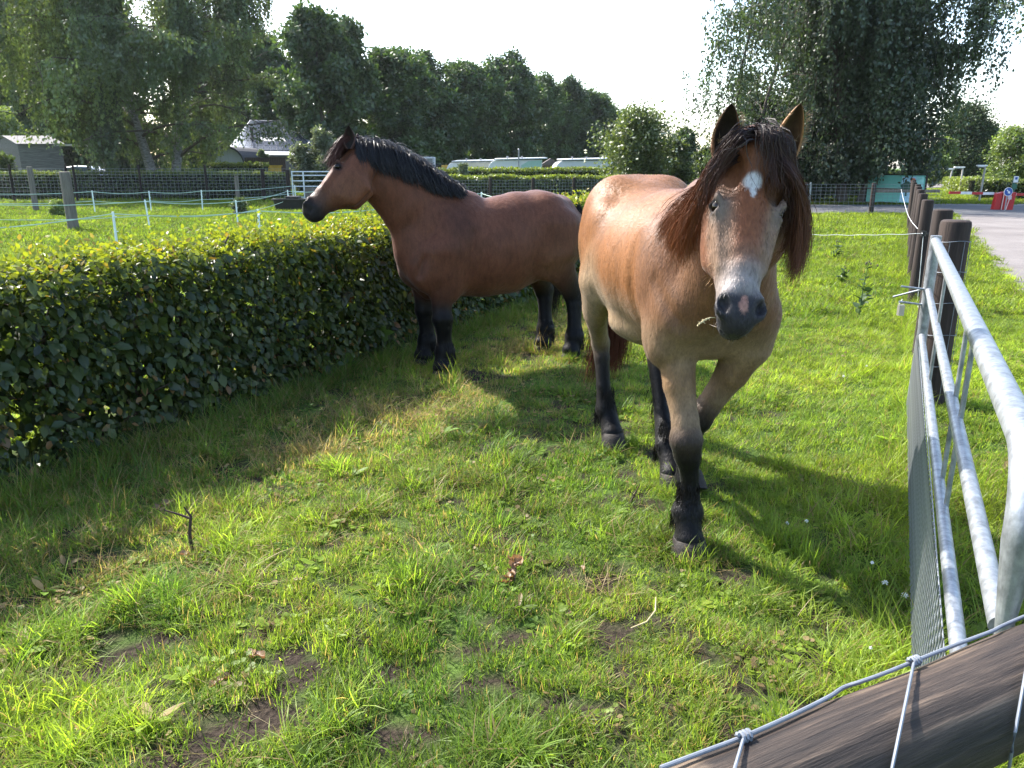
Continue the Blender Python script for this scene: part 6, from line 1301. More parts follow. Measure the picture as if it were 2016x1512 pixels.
    for sg in (-1, 1): eye(root, H(.206, sg * .0925, -.054) + inv, f, .0265 * k)
    # ears
    em = coat_mat('ear_skin', .2, .6)
    ear(root, H(.015, -.090, -.085) + inv, PY(1441, 203, 2.38) + inv, unit((-.25, -1, .05)), .043, .036, (.13, .06, .03), (.03, .022, .018), em)
    ear(root, H(.015, .100, -.085) + inv, PY(1577, 203, 2.38) + inv, unit((.05, -1, .05)), .043, .036, (.30, .15, .06), (.06, .035, .02), em)
    ew = Hair(31)
    for base, tip, sg in ((H(.015, -.090, -.085), PY(1441, 203, 2.38), -1), (H(.015, .100, -.085), PY(1577, 203, 2.38), 1)):
        for _ in range(240):
            t = ew.r.uniform(0, .85); b = base + (tip - base) * t; side = ew.r.choice((-1, 1)); wv = .040 * math.sin(math.pi * (.25 + .75 * t)) ** .7
            p0 = b + np.array((side * wv, -.012, 0)); d = unit((side * .8, -.4, .45) + ew.r.normal(size=3) * .3) * ew.r.uniform(.008, .022)
            ew.strand((p0 + np.linspace(0, 1, 4)[:, None] * d) + inv, .0012, (.30, .17, .08), (.45, .32, .2))
        for _ in range(150):
            t = ew.r.uniform(0.02, .4); b = base + (tip - base) * t; p0 = b + np.array((ew.r.normal() * .014, -.002, 0))
            d = np.array((-sg * .3 + ew.r.normal() * .4, -.5, ew.r.uniform(.1, 1))) * ew.r.uniform(.01, .03)
            ew.strand((p0 + np.linspace(0, 1, 4)[:, None] * d) + inv, .0014, (.22, .13, .07), (.35, .24, .15))
    ew.build('ear_fringe', root, HAIR)['kind'] = 'stuff'
    # hooves (the raised left fore is tucked up behind)
    fw = -back
    hoof(root, Q(1356, 2.985, -.012) + inv, fw, .086, .085); hoof(root, Q(1207, 4.33, 0) + inv, fw, .078, .080); hoof(root, Q(1323, 3.69, 0) + inv, fw, .076, .080)
    h4 = hoof(root, np.zeros(3), fw, .076, .095); h4.location = tuple(Q(1361, 3.575, .045) + inv); h4.rotation_euler = (R(-28), 0, 0)
    # mane, forelock, tail, feathers
    DK, RED, MID = (.022, .016, .017), (.15, .052, .023), (.055, .027, .02)
    sh = lambda P: np.array(P) + inv
    m = Hair(3)
    L1 = [  # curtain on the viewer's left: poll, behind the cheek, down over the neck and shoulder
        sh([H(.00, -.03, -.05), Q(1422, 2.43, 1.61), Q(1388, 2.50, 1.51), Q(1366, 2.58, 1.40), Q(1356, 2.62, 1.30)]),
        sh([H(-.01, -.03, -.09), Q(1415, 2.50, 1.61), Q(1378, 2.56, 1.49), Q(1350, 2.58, 1.38), Q(1345, 2.62, 1.27)]),
        sh([H(-.02, -.02, -.14), Q(1418, 2.56, 1.62), Q(1378, 2.60, 1.50), Q(1338, 2.68, 1.38), Q(1330, 2.72, 1.29)]),
        sh([Q(1480, 2.70, 1.63), Q(1420, 2.72, 1.58), Q(1372, 2.75, 1.49), Q(1330, 2.80, 1.39), Q(1318, 2.84, 1.31)]),
        sh([Q(1470, 2.86, 1.60), Q(1415, 2.88, 1.56), Q(1362, 2.92, 1.49), Q(1322, 2.95, 1.41), Q(1302, 2.96, 1.33)]),
        sh([Q(1455, 3.04, 1.57), Q(1410, 3.06, 1.54), Q(1358, 3.08, 1.48), Q(1318, 3.08, 1.41), Q(1298, 3.07, 1.35)]),
    ]
    m.sheet(L1, 5200, .0018, DK, (.24, .085, .033), 12, .012, 1.0, .5, .011, .022, 12, 2.0)
    # wisps over the cheek edge
    m.sheet([sh([H(.02, -.05, -.03), Q(1402, 2.36, 1.60), Q(1386, 2.40, 1.50), Q(1382, 2.44, 1.38), Q(1386, 2.46, 1.29)]), L1[0]], 140, .0018, DK, RED, 11, .010, 1.4, .5, .008, .018, 10, 2.5)
    R1 = [  # curtain on the viewer's right
        sh([H(.01, .03, -.02), Q(1553, 2.33, 1.60), Q(1577, 2.36, 1.50), Q(1577, 2.37, 1.38), Q(1557, 2.37, 1.25)]),
        sh([H(.00, .035, -.06), Q(1549, 2.37, 1.60), Q(1577, 2.40, 1.49), Q(1579, 2.41, 1.37), Q(1557, 2.37, 1.25)]),
        sh([H(-.01, .03, -.10), Q(1539, 2.42, 1.61), Q(1569, 2.44, 1.50), Q(1575, 2.46, 1.38), Q(1553, 2.47, 1.27)]),
        sh([H(-.02, .03, -.16), Q(1537, 2.54, 1.62), Q(1559, 2.57, 1.50), Q(1561, 2.60, 1.38), Q(1539, 2.60, 1.30)]),
        sh([Q(1492, 2.70, 1.63), Q(1537, 2.70, 1.59), Q(1549, 2.72, 1.48), Q(1545, 2.75, 1.38), Q(1537, 2.76, 1.32)]),
    ]
    m.sheet(R1, 3300, .0019, DK, (.15, .055, .026), 12, .012, 1.3, .45, .009, .014, 12, 2.0)
    m.build('mane', root, HAIR)['kind'] = 'stuff'
    fl = Hair(5); ff = .018
    G = [sh([H(-.035, -.03, -.02), H(.005, -.085, .025), H(.06, -.118, -.005), H(.13, -.138, -.05), H(.25, -.15, -.09)]),
         sh([H(-.04, -.015, -.01), H(.00, -.06, .045), H(.04, -.095, .02), H(.09, -.122, -.02), H(.15, -.138, -.06)]),
         sh([H(-.045, 0, -.005), H(-.01, -.01, .06), H(.05, .005, .035), H(.11, .018, .02), H(.17, .030, .014)]),
         sh([H(-.045, .01, -.005), H(-.01, .028, .055), H(.04, .048, .03), H(.10, .060, .016), H(.165, .066, .010)]),
         sh([H(-.04, .02, -.01), H(.00, .055, .045), H(.045, .090, .016), H(.09, .112, -.014), H(.145, .128, -.04)]),
         sh([H(-.035, .03, -.02), H(.00, .08, .028), H(.06, .116, -.01), H(.13, .140, -.05), H(.24, .155, -.09)])]
    fl.sheet(G[:2], 380, .0015, DK, (.085, .036, .022), 11, .009, 1.3, .5, .011, .016, 6, 2.0)
    fl.sheet(G[2:], 760, .0015, (.025, .021, .023), (.075, .034, .022), 11, .010, 1.4, .75, .012, .018, 5, 2.0)
    for g in range(14):                                       # loose silvery hairs and the tousled crown
        fl.lock(G[fl.r.integers(6)], 6, .02, .018, .0022, (.05, .045, .048), (.09, .06, .045), 11, .01, 1.0, .5)
    for g in range(26):
        a = H(-.04 + fl.r.normal() * .01, fl.r.uniform(-.04, .045), -.03 + fl.r.normal() * .02)
        e = a + unit((fl.r.normal() * .8, -.4, fl.r.uniform(.0, .8))) * fl.r.uniform(.02, .045)
        fl.lock(sh([a, (a + e) / 2 + np.array((0, 0, .012)), e, e + np.array((fl.r.normal() * .02, -.015, -.05))]), 7, .006, .012, .0028, DK, MID, 7, .004)
    fl.build('forelock', root, HAIR)['kind'] = 'stuff'
    tl = Hair(8)
    tl.sheet([sh([W(1.66, 0.02, 1.36), W(1.76, -.01, 1.15), Q(1224, 4.78, .85), Q(1226, 4.80, .58), Q(1214, 4.80, .32)]),
              sh([W(1.66, 0.0, 1.36), W(1.78, -.02, 1.15), Q(1212, 4.80, .85), Q(1214, 4.82, .58), Q(1196, 4.82, .32)]),
              sh([W(1.66, -.03, 1.36), W(1.76, -.03, 1.15), Q(1190, 4.80, .85), Q(1164, 4.82, .52), Q(1148, 4.82, .20)])], 2000, .0040, (.016, .012, .012), (.12, .036, .02), 10, .012, 1.8, .3, .030, .034, 16)
    tl.build('tail', root, HAIR)['kind'] = 'stuff'
    fe = Hair(9)
    def feather(c, nn, ln=.11, rr=.058, seed=0):
        for _ in range(nn):
            a = fe.r.uniform(-3.14, 3.14); d = back * math.cos(a) + lat * math.sin(a); dz = fe.r.uniform(-.05, .15); hind = max(0, math.cos(a))
            rz = rr * .92 if dz < .02 else max(.036, rr * .92 - (dz - .02) * .30)
            p0 = c + d * rz + Z * dz; l = ln * fe.r.uniform(.45, .9) * (.6 + .55 * hind); o = .004 + .016 * hind
            g = np.array([p0, p0 + d * o - Z * l * .35, p0 + d * o * 1.4 - Z * l * .7, p0 + d * o * fe.r.uniform(.4, 2.2) - Z * l]); g[:, 2] = np.maximum(g[:, 2], .03)
            fe.lock(g + inv, 1, .002, .005, .0022, (.008, .007, .007), (.016, .011, .009), 6, .003)
    feather(Q(1354, 3.045, .165), 900, .10, .064); feather(Q(1194, 4.44, .18), 700, .12, .064); feather(Q(1314, 3.82, .175), 700, .12, .062); feather(Q(1357, 3.56, .22), 160)
    for (u0, y0, z0, z1) in ((1294, 4.16, .5, .22), (1186, 4.53, .5, .22)):       # hair down the back of the hind cannons
        for _ in range(160):
            z = fe.r.uniform(z1, z0); p = Q(u0 + fe.r.normal() * 6, y0 - (z0 - z) * .55 + .06, z)
            fe.lock(np.array([p, p + back * .02 - Z * .03, p + back * .03 - Z * .08]) + inv, 1, .004, .008, .003, BLACK, BLACK, 5, .003)
    fe.build('feather', root, HAIR)['kind'] = 'stuff'
    wk = Hair(12)                                                                   # chin whiskers and throat fuzz
    for _ in range(70):
        p = H(wk.r.uniform(.52, .60), wk.r.uniform(-.05, .05), -.15); d = unit(n * .5 - f * .5 + wk.r.normal(size=3) * .5) * wk.r.uniform(.02, .05)
        wk.strand((p + np.linspace(0, 1, 4)[:, None] * d) + inv, .0009, (.3, .25, .2), (.4, .35, .3))
    for _ in range(60):
        p = H(wk.r.uniform(.30, .44), -.075 + wk.r.normal() * .006, -.13 + wk.r.normal() * .03); d = unit(-s_ * .7 + n * .7 + wk.r.normal(size=3) * .3) * wk.r.uniform(.010, .028)
        wk.strand((p + np.linspace(0, 1, 4)[:, None] * d) + inv, .0010, (.36, .2, .09), (.45, .28, .14))
    wk.build('whisker', root, HAIR)['kind'] = 'stuff'
    # stalk of hay held in the lips
    st = MB(); p = np.array([H(.572, -.060, -.085), PY(1395, 626, 2.10), PY(1372, 641, 2.09)])
    st.tube(bez(p, np.linspace(0, 1, 6)), [.0013, .0012, .0013, .0022, .0026, .001], 6)
    for _ in range(16):
        t = rng.uniform(.45, 1); q = bez(p, np.array([t]))[0]; st.tube([q, q + np.array((rng.normal() * .005 - .004, rng.normal() * .005, -.002 + rng.normal() * .005))], [.0014, .0005], 4)
    o = st.build('hay_stalk', mat('dry_straw', (.52, .43, .24), .8), None)
    tag(o, 'pale stalk of dry grass sticking out of the light bay horse\'s mouth', 'stalk')
    return root

# ------------------------------------------------------------------ the dark bay horse nibbling the hedge
def back_horse():
    root = thing('horse', 'dark reddish bay horse with black mane and legs standing side-on nibbling the hedge', 'horse', (-.1, 6.45, 0), group='two draft horses')
    inv = np.array((.1, -6.45, 0))
    S = Sdf(); g = np.array((.889, .457, 0)); near = np.array((.457, -.889, 0)); c0 = np.array((-.63, 6.14, 0))
    def PB(u, v, off=0.0):
        d = ray(u, v); o = np.array((0, 0, EYE)); c = c0 + near * off
        return o + d * (((c - o) @ near) / (d @ near))
    BAY, DK, RU, BL = (.130, .050, .028), (.07, .028, .018), (.17, .066, .032), (.16, .068, .038)
    def sec(ut, vt, vb, w, col, grow=0):
        a = PB(ut, vt); b = PB(ut, vb); return ((a + b) / 2 + 0, w, abs(a[2] - b[2]) / 2 + grow, col)
    tr = [sec(824, 435, 562, .19, BAY), sec(866, 385, 582, .255, BAY), sec(910, 384, 582, .285, BAY), sec(950, 394, 584, .305, BAY), sec(990, 385, 578, .31, BAY), sec(1025, 376, 560, .30, BAY), sec(1058, 374, 540, .285, BAY), sec(1088, 382, 530, .25, BAY), sec(1108, 405, 525, .19, BAY)]
    S.chain(tr, near, k=.02)
    S.ell(PB(868, 385), PB(925, 398), (.07, .10), (.07, .07), near, BAY, k=.09)
    for sg in (-1, 1):
        o = lambda u, v, d: PB(u, v) + near * d * sg
        S.ball(o(1062, 425, .12), (.16, .19, .2), near, BAY, k=.06, axis=g)
        S.ball(o(1098, 470, .14), (.12, .15, .23), near, BAY, k=.06)
        S.ball(o(868, 490, .17), (.095, .16, .25), near, BAY, k=.08, axis=Z + g * .4)
        S.ball(o(826, 530, .13), (.12, .13, .16), near, BAY, k=.07)
        S.ball(o(862, 560, .16), (.085, .13, .15), near, BAY, k=.10)
        S.ball(o(1058, 505, .18), (.09, .14, .2), near, BAY, k=.07, axis=Z - g * .3)
    for sg in (-1, 1):
        o = lambda u, v, d: PB(u, v) + near * d * sg
        S.ell(o(905, 455, .325), o(893, 560, .315), (.016, .03), (.014, .03), g, BLACK, k=.07, op='s')
        S.ell(o(846, 415, .215), o(806, 535, .235), (.014, .03), (.014, .03), g, BLACK, k=.06, op='s')
        S.ell(o(1046, 440, .35), o(1050, 520, .335), (.022, .035), (.02, .035), g, BLACK, k=.08, op='s')
        S.ell(o(740, 375, .135), o(795, 470, .205), (.010, .02), (.012, .02), Z, BLACK, k=.05, op='s')
        S.ball(o(1075, 455, .24), (.06, .12, .16), near, BAY, k=.08, axis=Z + g * .3)
    # neck
    S.chain([(PB(862, 455), .18, .33, BAY), (PB(812, 398), .15, .275, BAY), (PB(763, 355), .125, .22, BAY), (PB(722, 330), .10, .17, BAY)], near, k=.02, k0=.09)
    LEG = lambda pts, k0=.06, k=.014: S.chain(pts, near, k=k, k0=k0)
    LEG([(Q(868, 5.98, .98), 0.108, 0.151, BAY), (Q(868, 6.0, .82), 0.097, 0.124, BAY), (Q(870, 6.0, .66), 0.082, 0.102, DK), (Q(870, 5.99, .53), 0.067, 0.078, SOOT), (Q(871, 5.97, .45), 0.077, 0.084, BLACK), (Q(873, 5.97, .38), 0.062, 0.067, BLACK), (Q(874, 5.98, .28), 0.053, 0.060, BLACK), (Q(876, 5.98, .19), 0.074, 0.082, BLACK), (Q(873, 5.96, .12), 0.065, 0.070, BLACK), (Q(872, 5.94, .07), 0.082, 0.084, BLACK)])
    LEG([(Q(838, 6.34, .98), 0.108, 0.151, BAY), (Q(835, 6.36, .82), 0.097, 0.124, BAY), (Q(833, 6.37, .66), 0.082, 0.102, DK), (Q(835, 6.38, .53), 0.067, 0.078, SOOT), (Q(836, 6.38, .45), 0.077, 0.084, BLACK), (Q(838, 6.38, .38), 0.062, 0.067, BLACK), (Q(840, 6.38, .28), 0.053, 0.060, BLACK), (Q(841, 6.38, .19), 0.074, 0.082, BLACK), (Q(837, 6.36, .12), 0.065, 0.070, BLACK), (Q(834, 6.34, .07), 0.082, 0.084, BLACK)])
    LEG([(Q(1092, 6.42, 1.15), 0.130, 0.238, BAY), (Q(1092, 6.40, .93), 0.108, 0.194, BAY), (Q(1106, 6.48, .76), 0.076, 0.135, DK), (Q(1122, 6.58, .62), 0.065, 0.096, SOOT), (Q(1130, 6.62, .54), 0.065, 0.096, BLACK), (Q(1131, 6.60, .45), 0.053, 0.072, BLACK), (Q(1131, 6.57, .30), 0.050, 0.062, BLACK), (Q(1131, 6.56, .19), 0.077, 0.084, BLACK), (Q(1128, 6.54, .12), 0.067, 0.072, BLACK), (Q(1125, 6.52, .07), 0.082, 0.084, BLACK)])
    LEG([(Q(1058, 6.78, 1.12), 0.130, 0.216, BAY), (Q(1047, 6.74, .92), 0.108, 0.178, BAY), (Q(1054, 6.80, .75), 0.084, 0.138, DK), (Q(1066, 6.90, .61), 0.065, 0.094, SOOT), (Q(1072, 6.94, .53), 0.065, 0.094, BLACK), (Q(1073, 6.92, .44), 0.053, 0.070, BLACK), (Q(1073, 6.89, .30), 0.050, 0.062, BLACK), (Q(1074, 6.88, .19), 0.077, 0.084, BLACK), (Q(1071, 6.86, .12), 0.067, 0.072, BLACK), (Q(1069, 6.84, .07), 0.082, 0.084, BLACK)])
    poll, muz = PB(693, 288), PB(596, 404)
    face = PB(600, 330) - PB(650, 370); face = face - near * .62 * np.linalg.norm(face)
    H, k, n, f, s_ = add_head(S, poll, muz, face, near, (BAY, BAY, (.085, .038, .022), (.06, .036, .027), (.014, .012, .012), RU), jaw=1.15, dep=1.12)
    ax = (n, s_, f)
    for sg in (-1, 1):
        S.dab(H(.21, sg * .112, -.055), ax, (.06, .06, .06), (.065, .026, .017), .5, .8)
        S.dab(H(.205, sg * .118, -.06), ax, (.03, .03, .03), (.02, .015, .015), .3)
        S.dab(H(.46, sg * .07, -.06), ax, (.05, .05, .06), (.10, .05, .03), .6, .6)
        S.dab(H(.30, sg * .09, -.2), ax, (.15, .06, .10), (.14, .06, .03), .6, .7)
        S.dab(H(.535, sg * .047, .0), ax, (.03, .02, .05), (.006, .006, .006), .35, .9)
    S.dab(H(.575, 0, -.07), ax, (.06, .13, .15), (.02, .017, .017), .35)
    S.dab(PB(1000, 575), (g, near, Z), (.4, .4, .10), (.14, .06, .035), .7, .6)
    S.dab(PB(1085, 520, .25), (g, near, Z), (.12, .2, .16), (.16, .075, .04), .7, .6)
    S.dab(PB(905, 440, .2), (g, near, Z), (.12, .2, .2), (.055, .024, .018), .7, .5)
    V, F = S.mesh(.0115, 2); C = S.colours(V, .02) * .80
    obj('body', mesh_np('body', V + inv, F, coat_mat('dark_bay_coat', .12, .48), True, C), root)
    for sg in (-1, 1): eye(root, H(.206, sg * .098, -.052) + inv, f, .024 * k)
    em = MATS.get('ear2') or coat_mat('dark_ear_skin', .2, .6)
    ear(root, PB(689, 293, .075) + inv, PB(686, 247, .085) + inv, unit(near + np.array((-.5, -.1, 0))), .046, .036, (.05, .024, .018), (.02, .014, .012), em)
    ear(root, PB(700, 290, -.08) + inv, PB(704, 262, -.08) + inv, unit((-.8, .1, 0.1)), .034, .030, (.05, .024, .018), (.02, .014, .012), em)
    fw = -g
    for u, y in ((872, 5.93), (833, 6.33), (1124, 6.51), (1068, 6.83)): hoof(root, Q(u, y, 0) + inv, fw, .078, .085)
    BK, GR = (.010, .0095, .011), (.026, .025, .028)
    m = Hair(21)
    crest = [(700, 281), (730, 284), (760, 291), (790, 304), (820, 322), (850, 343), (880, 362), (905, 376)]
    tips = [(712, 330), (748, 340), (782, 352), (815, 364), (845, 376), (872, 384), (898, 388), (920, 384)]
    Gd = []
    for (a, b) in zip(crest, tips):
        p0 = PB(*a); p3 = PB(*b, .155)
        p1 = PB(a[0] + (b[0] - a[0]) * .25, a[1] - 6 + (b[1] - a[1]) * .15, .09); p2 = PB(a[0] + (b[0] - a[0]) * .65, a[1] + (b[1] - a[1]) * .6, .15)
        Gd.append(np.array([p0, p1, p2, p3]) + inv)
    m.sheet(Gd, 3600, .0055, BK, GR, 8, .008, 1.2, .35, .016, .016, 26, 1.5)
    Gf = [np.array([PB(*a), PB(a[0] + 4, a[1] - 5, -.06), PB(a[0] + 8, a[1] + 14, -.14), PB(b[0], b[1], -.17)]) + inv for a, b in zip(crest, tips)]
    m.sheet(Gf, 700, .006, BK, GR, 7, .008, 1.2, .4, .016, .02, 16, 1.5)
    for i in range(150):
        x = m.r.uniform(0, 6.9); j = int(x); p = np.array(Gd[j][0] * (1 - x + j) + Gd[j + 1][0] * (x - j))
        m.lock([p, p + Z * .03, p + Z * .035 + g * .03 + near * .04, p + g * .05 + near * .09 - Z * .02], 5, .012, .016, .0042, BK, (.14, .14, .155), 6, .006)  # pale tips put silver sheen highlights into the strand colour
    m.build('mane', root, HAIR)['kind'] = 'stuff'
    fl = Hair(22); RB = (.075, .028, .02)
    fl.sheet([np.array([H(-.04, a * .3, -.02), H(-.02, a * .6, .035), H(.06, a * .9, .045), H(.15, a * 1.05, .032), H(.24, a * 1.15, .008)]) + inv for a in (-.10, -.05, 0, .05, .10, .125)], 1500, .0045, (.035, .014, .012), RB, 9, .008, 1.0, .5, .012, .016, 16, 1.5)
    fl.build('forelock', root, HAIR)['kind'] = 'stuff'
    t = Hair(23)
    t.sheet([np.array([PB(1128, 418), PB(1142, 428), Q(1150, 6.98, 1.0), Q(1112, 7.05, .74), Q(1096, 7.08, .36)]) + inv, np.array([PB(1128, 418, .03), PB(1141, 430, .03), Q(1146, 6.98, 1.0), Q(1106, 7.05, .74), Q(1086, 7.08, .22)]) + inv, np.array([PB(1126, 417, -.03), PB(1140, 424, -.03), Q(1140, 7.02, 1.0), Q(1100, 7.08, .70), Q(1082, 7.12, .30)]) + inv], 800, .006, BK, (.022, .018, .018), 10, .012, 1.5, .3, .025, .03, 18)
    t.build('tail', root, HAIR)['kind'] = 'stuff'
    fe = Hair(24)
    for (u, y) in ((876, 5.98), (841, 6.38), (1131, 6.56), (1074, 6.88)):
        c = Q(u, y, .19)
        for _ in range(300):
            a = fe.r.uniform(-2.6, 2.6); d = g * math.cos(a) + near * math.sin(a); p0 = c + d * .06 + Z * fe.r.uniform(-.03, .08)
            q = np.array([p0, p0 + d * .010 - Z * .04, p0 + d * .018 - Z * .1, p0 + d * fe.r.uniform(.0, .03) - Z * .14]); q[:, 2] = np.maximum(q[:, 2], .015)
            fe.lock(q + inv, 1, .003, .008, .0045, BLACK, (.02, .017, .017), 5, .003)
    fe.build('feather', root, HAIR)['kind'] = 'stuff'
    return root

front_horse(); back_horse()
# ================================================================== small things lying and growing in the paddock
DEAD = leaf_mat('dead_leaf', (.20, .115, .062), (.28, .175, .10), .25, (1.3, 1.1, .8), .5, .05)
def curled(name, label, p, n, size, up, seed, stem=True, cat='leaf'):
    r = np.random.default_rng(seed); root = thing(name, label, cat, (p[0], p[1], float(gheight(np.array(p[0]), np.array(p[1]))))); BR = mat('dead_stem', (.13, .085, .055), .9)
    if stem: mb = MB(); mb.tube([(0, 0, 0), (.008, .01, up * .5), (.0, .0, up)], [.004, .003, .002], 6); mb.build('stem', BR, root, True)
    for i in range(n):
        th = r.uniform(0, 6.28); s = size * r.uniform(.7, 1.2); nx, ny = 7, 5; V = []; b = np.array((0, 0, up * (.15 + .8 * i / max(1, n)))) if up > .02 else np.array((r.normal() * .02, r.normal() * .02, .012)); d = np.array((math.cos(th), math.sin(th), 0)); q = np.array((-d[1], d[0], 0)); el = r.uniform(-.2, 1.1) if up > .02 else .15
        for a in range(nx):
            t = a / (nx - 1); w = .34 * math.sin(math.pi * min(1, .08 + .92 * t)) ** .7
            for c in range(ny):
                v = c / (ny - 1) * 2 - 1; V.append(b + (d * math.cos(el) + Z_ * math.sin(el)) * t * s + q * v * w * s * (1 + .25 * math.sin(t * 9 + i)) + Z_ * (s * (.22 * v * v + .10 * math.sin(t * 7 + v * 3) - .18 * t * t)))
        F = [(a * ny + c, a * ny + c + 1, (a + 1) * ny + c + 1, (a + 1) * ny + c) for a in range(nx - 1) for c in range(ny - 1)]
        V = np.array(V); V[:, 2] = np.maximum(V[:, 2], .006 + .004 * r.random()); me = mesh_np('leaf', V, np.array(F), DEAD, True, np.tile(np.array((r.random(), r.uniform(.3, .7), r.uniform(0, .3))), (len(V), 1))); obj('leaf', me, root)
curled('dead_seedling', 'withered brown seedling with curled leaves standing in the foreground grass', PZ(1012, 1148, 0), 8, .055, .13, 1, cat='plant')
curled('fallen_leaf', 'curled brown fallen leaf beside the dark twig on the left', PZ(318, 998, 0), 2, .065, 0, 2, False)
curled('fallen_leaf', 'tan fallen leaf on bare soil in the lower left foreground', PZ(425, 1338, 0), 2, .055, 0, 3, False)
curled('fallen_leaf', 'orange brown leaf curled above the tan one in the lower left', PZ(478, 1292, 0), 2, .05, 0, 4, False)
curled('fallen_leaf', 'small yellow leaf left of the light bay horse\'s front hoof', PZ(1146, 1120, 0), 1, .03, 0, 5, False)
curled('fallen_leaf', 'reddish brown leaf at the foot of the dark twig', PZ(398, 1095, 0), 1, .05, 0, 6, False)
def twig():
    p = PZ(378, 1085, 0); root = thing('dead_twig', 'dark upright dead twig with side branch in the shaded grass on the left', 'twig', p); mb = MB(); mb.tube([(0, 0, -.02), (-.005, .01, .08), (.0, .03, .15), (-.03, .04, .19)], [.008, .0075, .006, .003], 7); mb.tube([(0, .03, .14), (-.06, .05, .15), (-.12, .05, .17)], [.006, .005, .003], 6); mb.build('branch', mat('dark_twig', (.055, .036, .028), .9, var=.5, scale=40, bump=.5), root, True)
    p = PZ(1240, 992, 0); o = MB().tube([(0, 0, 0), (.02, .01, .04), (.05, .02, .10)], [.005, .004, .002], 6).tube([(.02, .01, .04), (-.01, .02, .07)], [.003, .001], 5).build('dead_twig', mat('dark_twig'), None, True); o.location = tuple(p); tag(o, 'tiny dark twig in the grass left of the hind hoof', 'twig')
    p = PZ(1270, 1235, 0); o = MB().tube([(-.06, -.05, .03), (.0, -.02, .035), (.04, .03, .05), (.05, .08, .075)], [.002, .003, .003, .0015], 6).build('straw_stalk', mat('dry_straw'), None, True); o.location = tuple(p); tag(o, 'pale bent straw lying on the grass in the centre foreground', 'stalk')
twig()
def thistle(u, v, h, label, seed):
    p = PZ(u, v, 0); r = np.random.default_rng(seed); root = thing('thistle', label, 'plant', p); G = mat('thistle_stem', (.06, .11, .035), .8); mb = MB(); top = np.array((.03, 0, h)); mb.tube([(0, 0, -.02), top * .5 + np.array((-.01, 0, 0)), top], [.008, .006, .004], 6); mb.build('stem', G, root, True)
    n = 34; t = r.uniform(.1, .95, n); C = t[:, None] * top; th = r.uniform(0, 6.28, n); tip = np.stack((np.cos(th), np.sin(th), r.uniform(.1, .7, n)), 1); me = leaf_mesh('leaves', C, tip, Z_ + r.normal(size=(n, 3)) * .3, (.05 + .10 * (1 - t)) * r.uniform(.7, 1.2, n), np.stack((np.full(n, .2), r.uniform(.2, .6, n), np.zeros(n)), 1), leaf_mat('thistle_leaf', (.055, .10, .030), (.10, .15, .04), .35)); o = obj('leaves', me, root); o['kind'] = 'stuff'
    for i in range(5): q = top + np.array((r.normal() * .03, r.normal() * .03, r.uniform(-.08, .02))); m2 = MB(); m2.tube([q, q + Z_ * .018, q + Z_ * .03], [.004, .010, .004], 7); m2.build('bud', mat('thistle_bud', (.11, .10, .06), .8), root, True)
thistle(1690, 632, .62, 'tall dark thistle standing in the bright grass left of the gate', 1)
thistle(1645, 512, .35, 'small thistle farther back in the bright grass', 2)
thistle(1655, 560, .22, 'low thistle rosette between the two thistles and the rope', 3)
WHT = mat('clover_white', (.80, .80, .74), .7, var=.15); CST = mat('clover_stem', (.08, .15, .03), .8)
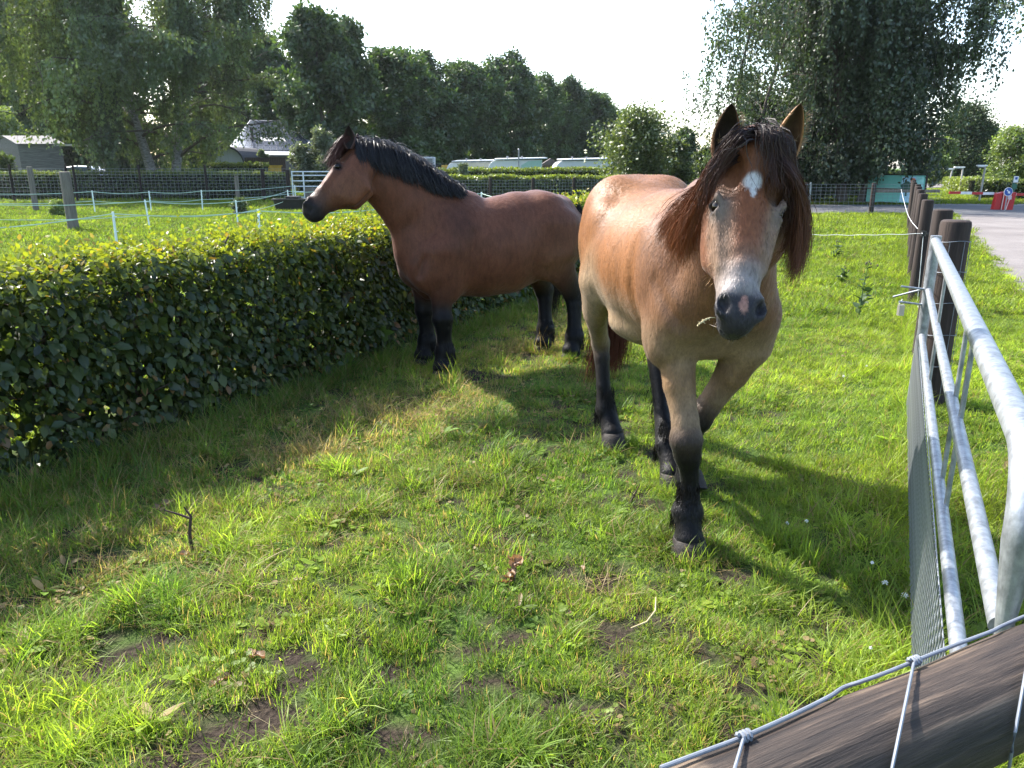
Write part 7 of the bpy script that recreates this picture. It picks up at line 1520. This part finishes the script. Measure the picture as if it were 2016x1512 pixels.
for i, (u, v, rr, lb) in enumerate(((1740, 1150, .012, 'white clover head by the gate mesh, the upper one'), (1779, 1175, .013, 'white clover head by the gate mesh, the lower one'), (1548, 1032, .008, 'small white daisy in the horse shadow, the left one'), (1586, 1028, .008, 'small white daisy in the horse shadow, the right one'), (1715, 1110, .007, 'tiny white flower in the shadow near the gate'), (1712, 1278, .007, 'tiny white flower low down beside the gate'), (1705, 722, .010, 'white daisy in the bright grass left of the gate'), (1660, 742, .010, 'white daisy right of the light bay horse\'s chest'))):
    p = PZ(u, v, .05); t = thing('clover_flower', lb, 'flower', (p[0], p[1], 0)); mb = MB(); mb.tube([(0, 0, -.01), (.004, 0, .05)], [.0016, .0012], 5); mb.build('stalk', CST, t, True); mb = MB(); r_ = np.random.default_rng(i)
    for k in range(26): d = unit_(r_.normal(size=3) + np.array((0, 0, .3))); c = np.array((.004, 0, .055)); mb.tube([c, c + d * rr * .6, c + d * rr], [.001, .0026, .0012], 4)
    mb.build('bloom', WHT, t)
# drooping bramble or grape leaves low in the hedge and the white bindweed flower
def big_leaves():
    root = thing('bramble_spray', 'lighter green lobed leaves hanging low in front of the hedge', 'plant', PZ(735, 690, 0)); inv = -PZ(735, 690, 0); m = leaf_mat('bramble_leaf', (.07, .13, .03), (.12, .18, .04), .4)
    for i, (u, v, s) in enumerate(((724, 662, .20), (752, 655, .20), (738, 640, .12))):
        p = PY(u, v, 6.55) + inv; k = 26; V = [p]; 
        for j in range(k): a = j * 2 * math.pi / k; rr = s * .5 * (.78 + .22 * math.cos(5 * a) + .06 * math.cos(13 * a)); V.append(p + np.array((math.cos(a) * rr, -.05 * math.sin(a) + .03 * math.cos(2 * a), math.sin(a) * rr * .9)))
        obj('leaf', mesh_np('leaf', np.array(V), np.array([(0, 1 + j, 1 + (j + 1) % k) for j in range(k)]), m, True, np.tile(np.array((.3 * i, .55, 0)), (k + 1, 1))), root)
    mb = MB(); mb.tube([inv * 0, PY(724, 662, 6.57) + inv, PY(745, 600, 6.7) + inv], [.004, .003, .002], 5); mb.build('stem', CST, root, True)
    p = PY(697, 627, 6.3); t = thing('bindweed_flower', 'single white flower on the dark face of the hedge', 'flower', p); mb = MB(); k = 12; mb.add(np.array([(0, .02, 0)] + [(.022 * math.cos(j * 6.283 / k), -.01 + .004 * (j % 2), .022 * math.sin(j * 6.283 / k)) for j in range(k)]), [(0, 1 + (j + 1) % k, 1 + j) for j in range(k)]); mb.build('bloom', WHT, t, True); mb = MB(); mb.tube([(0, .02, 0), (.03, .05, -.14)], [.002, .002], 5); mb.build('stalk', CST, t, True)
big_leaves()
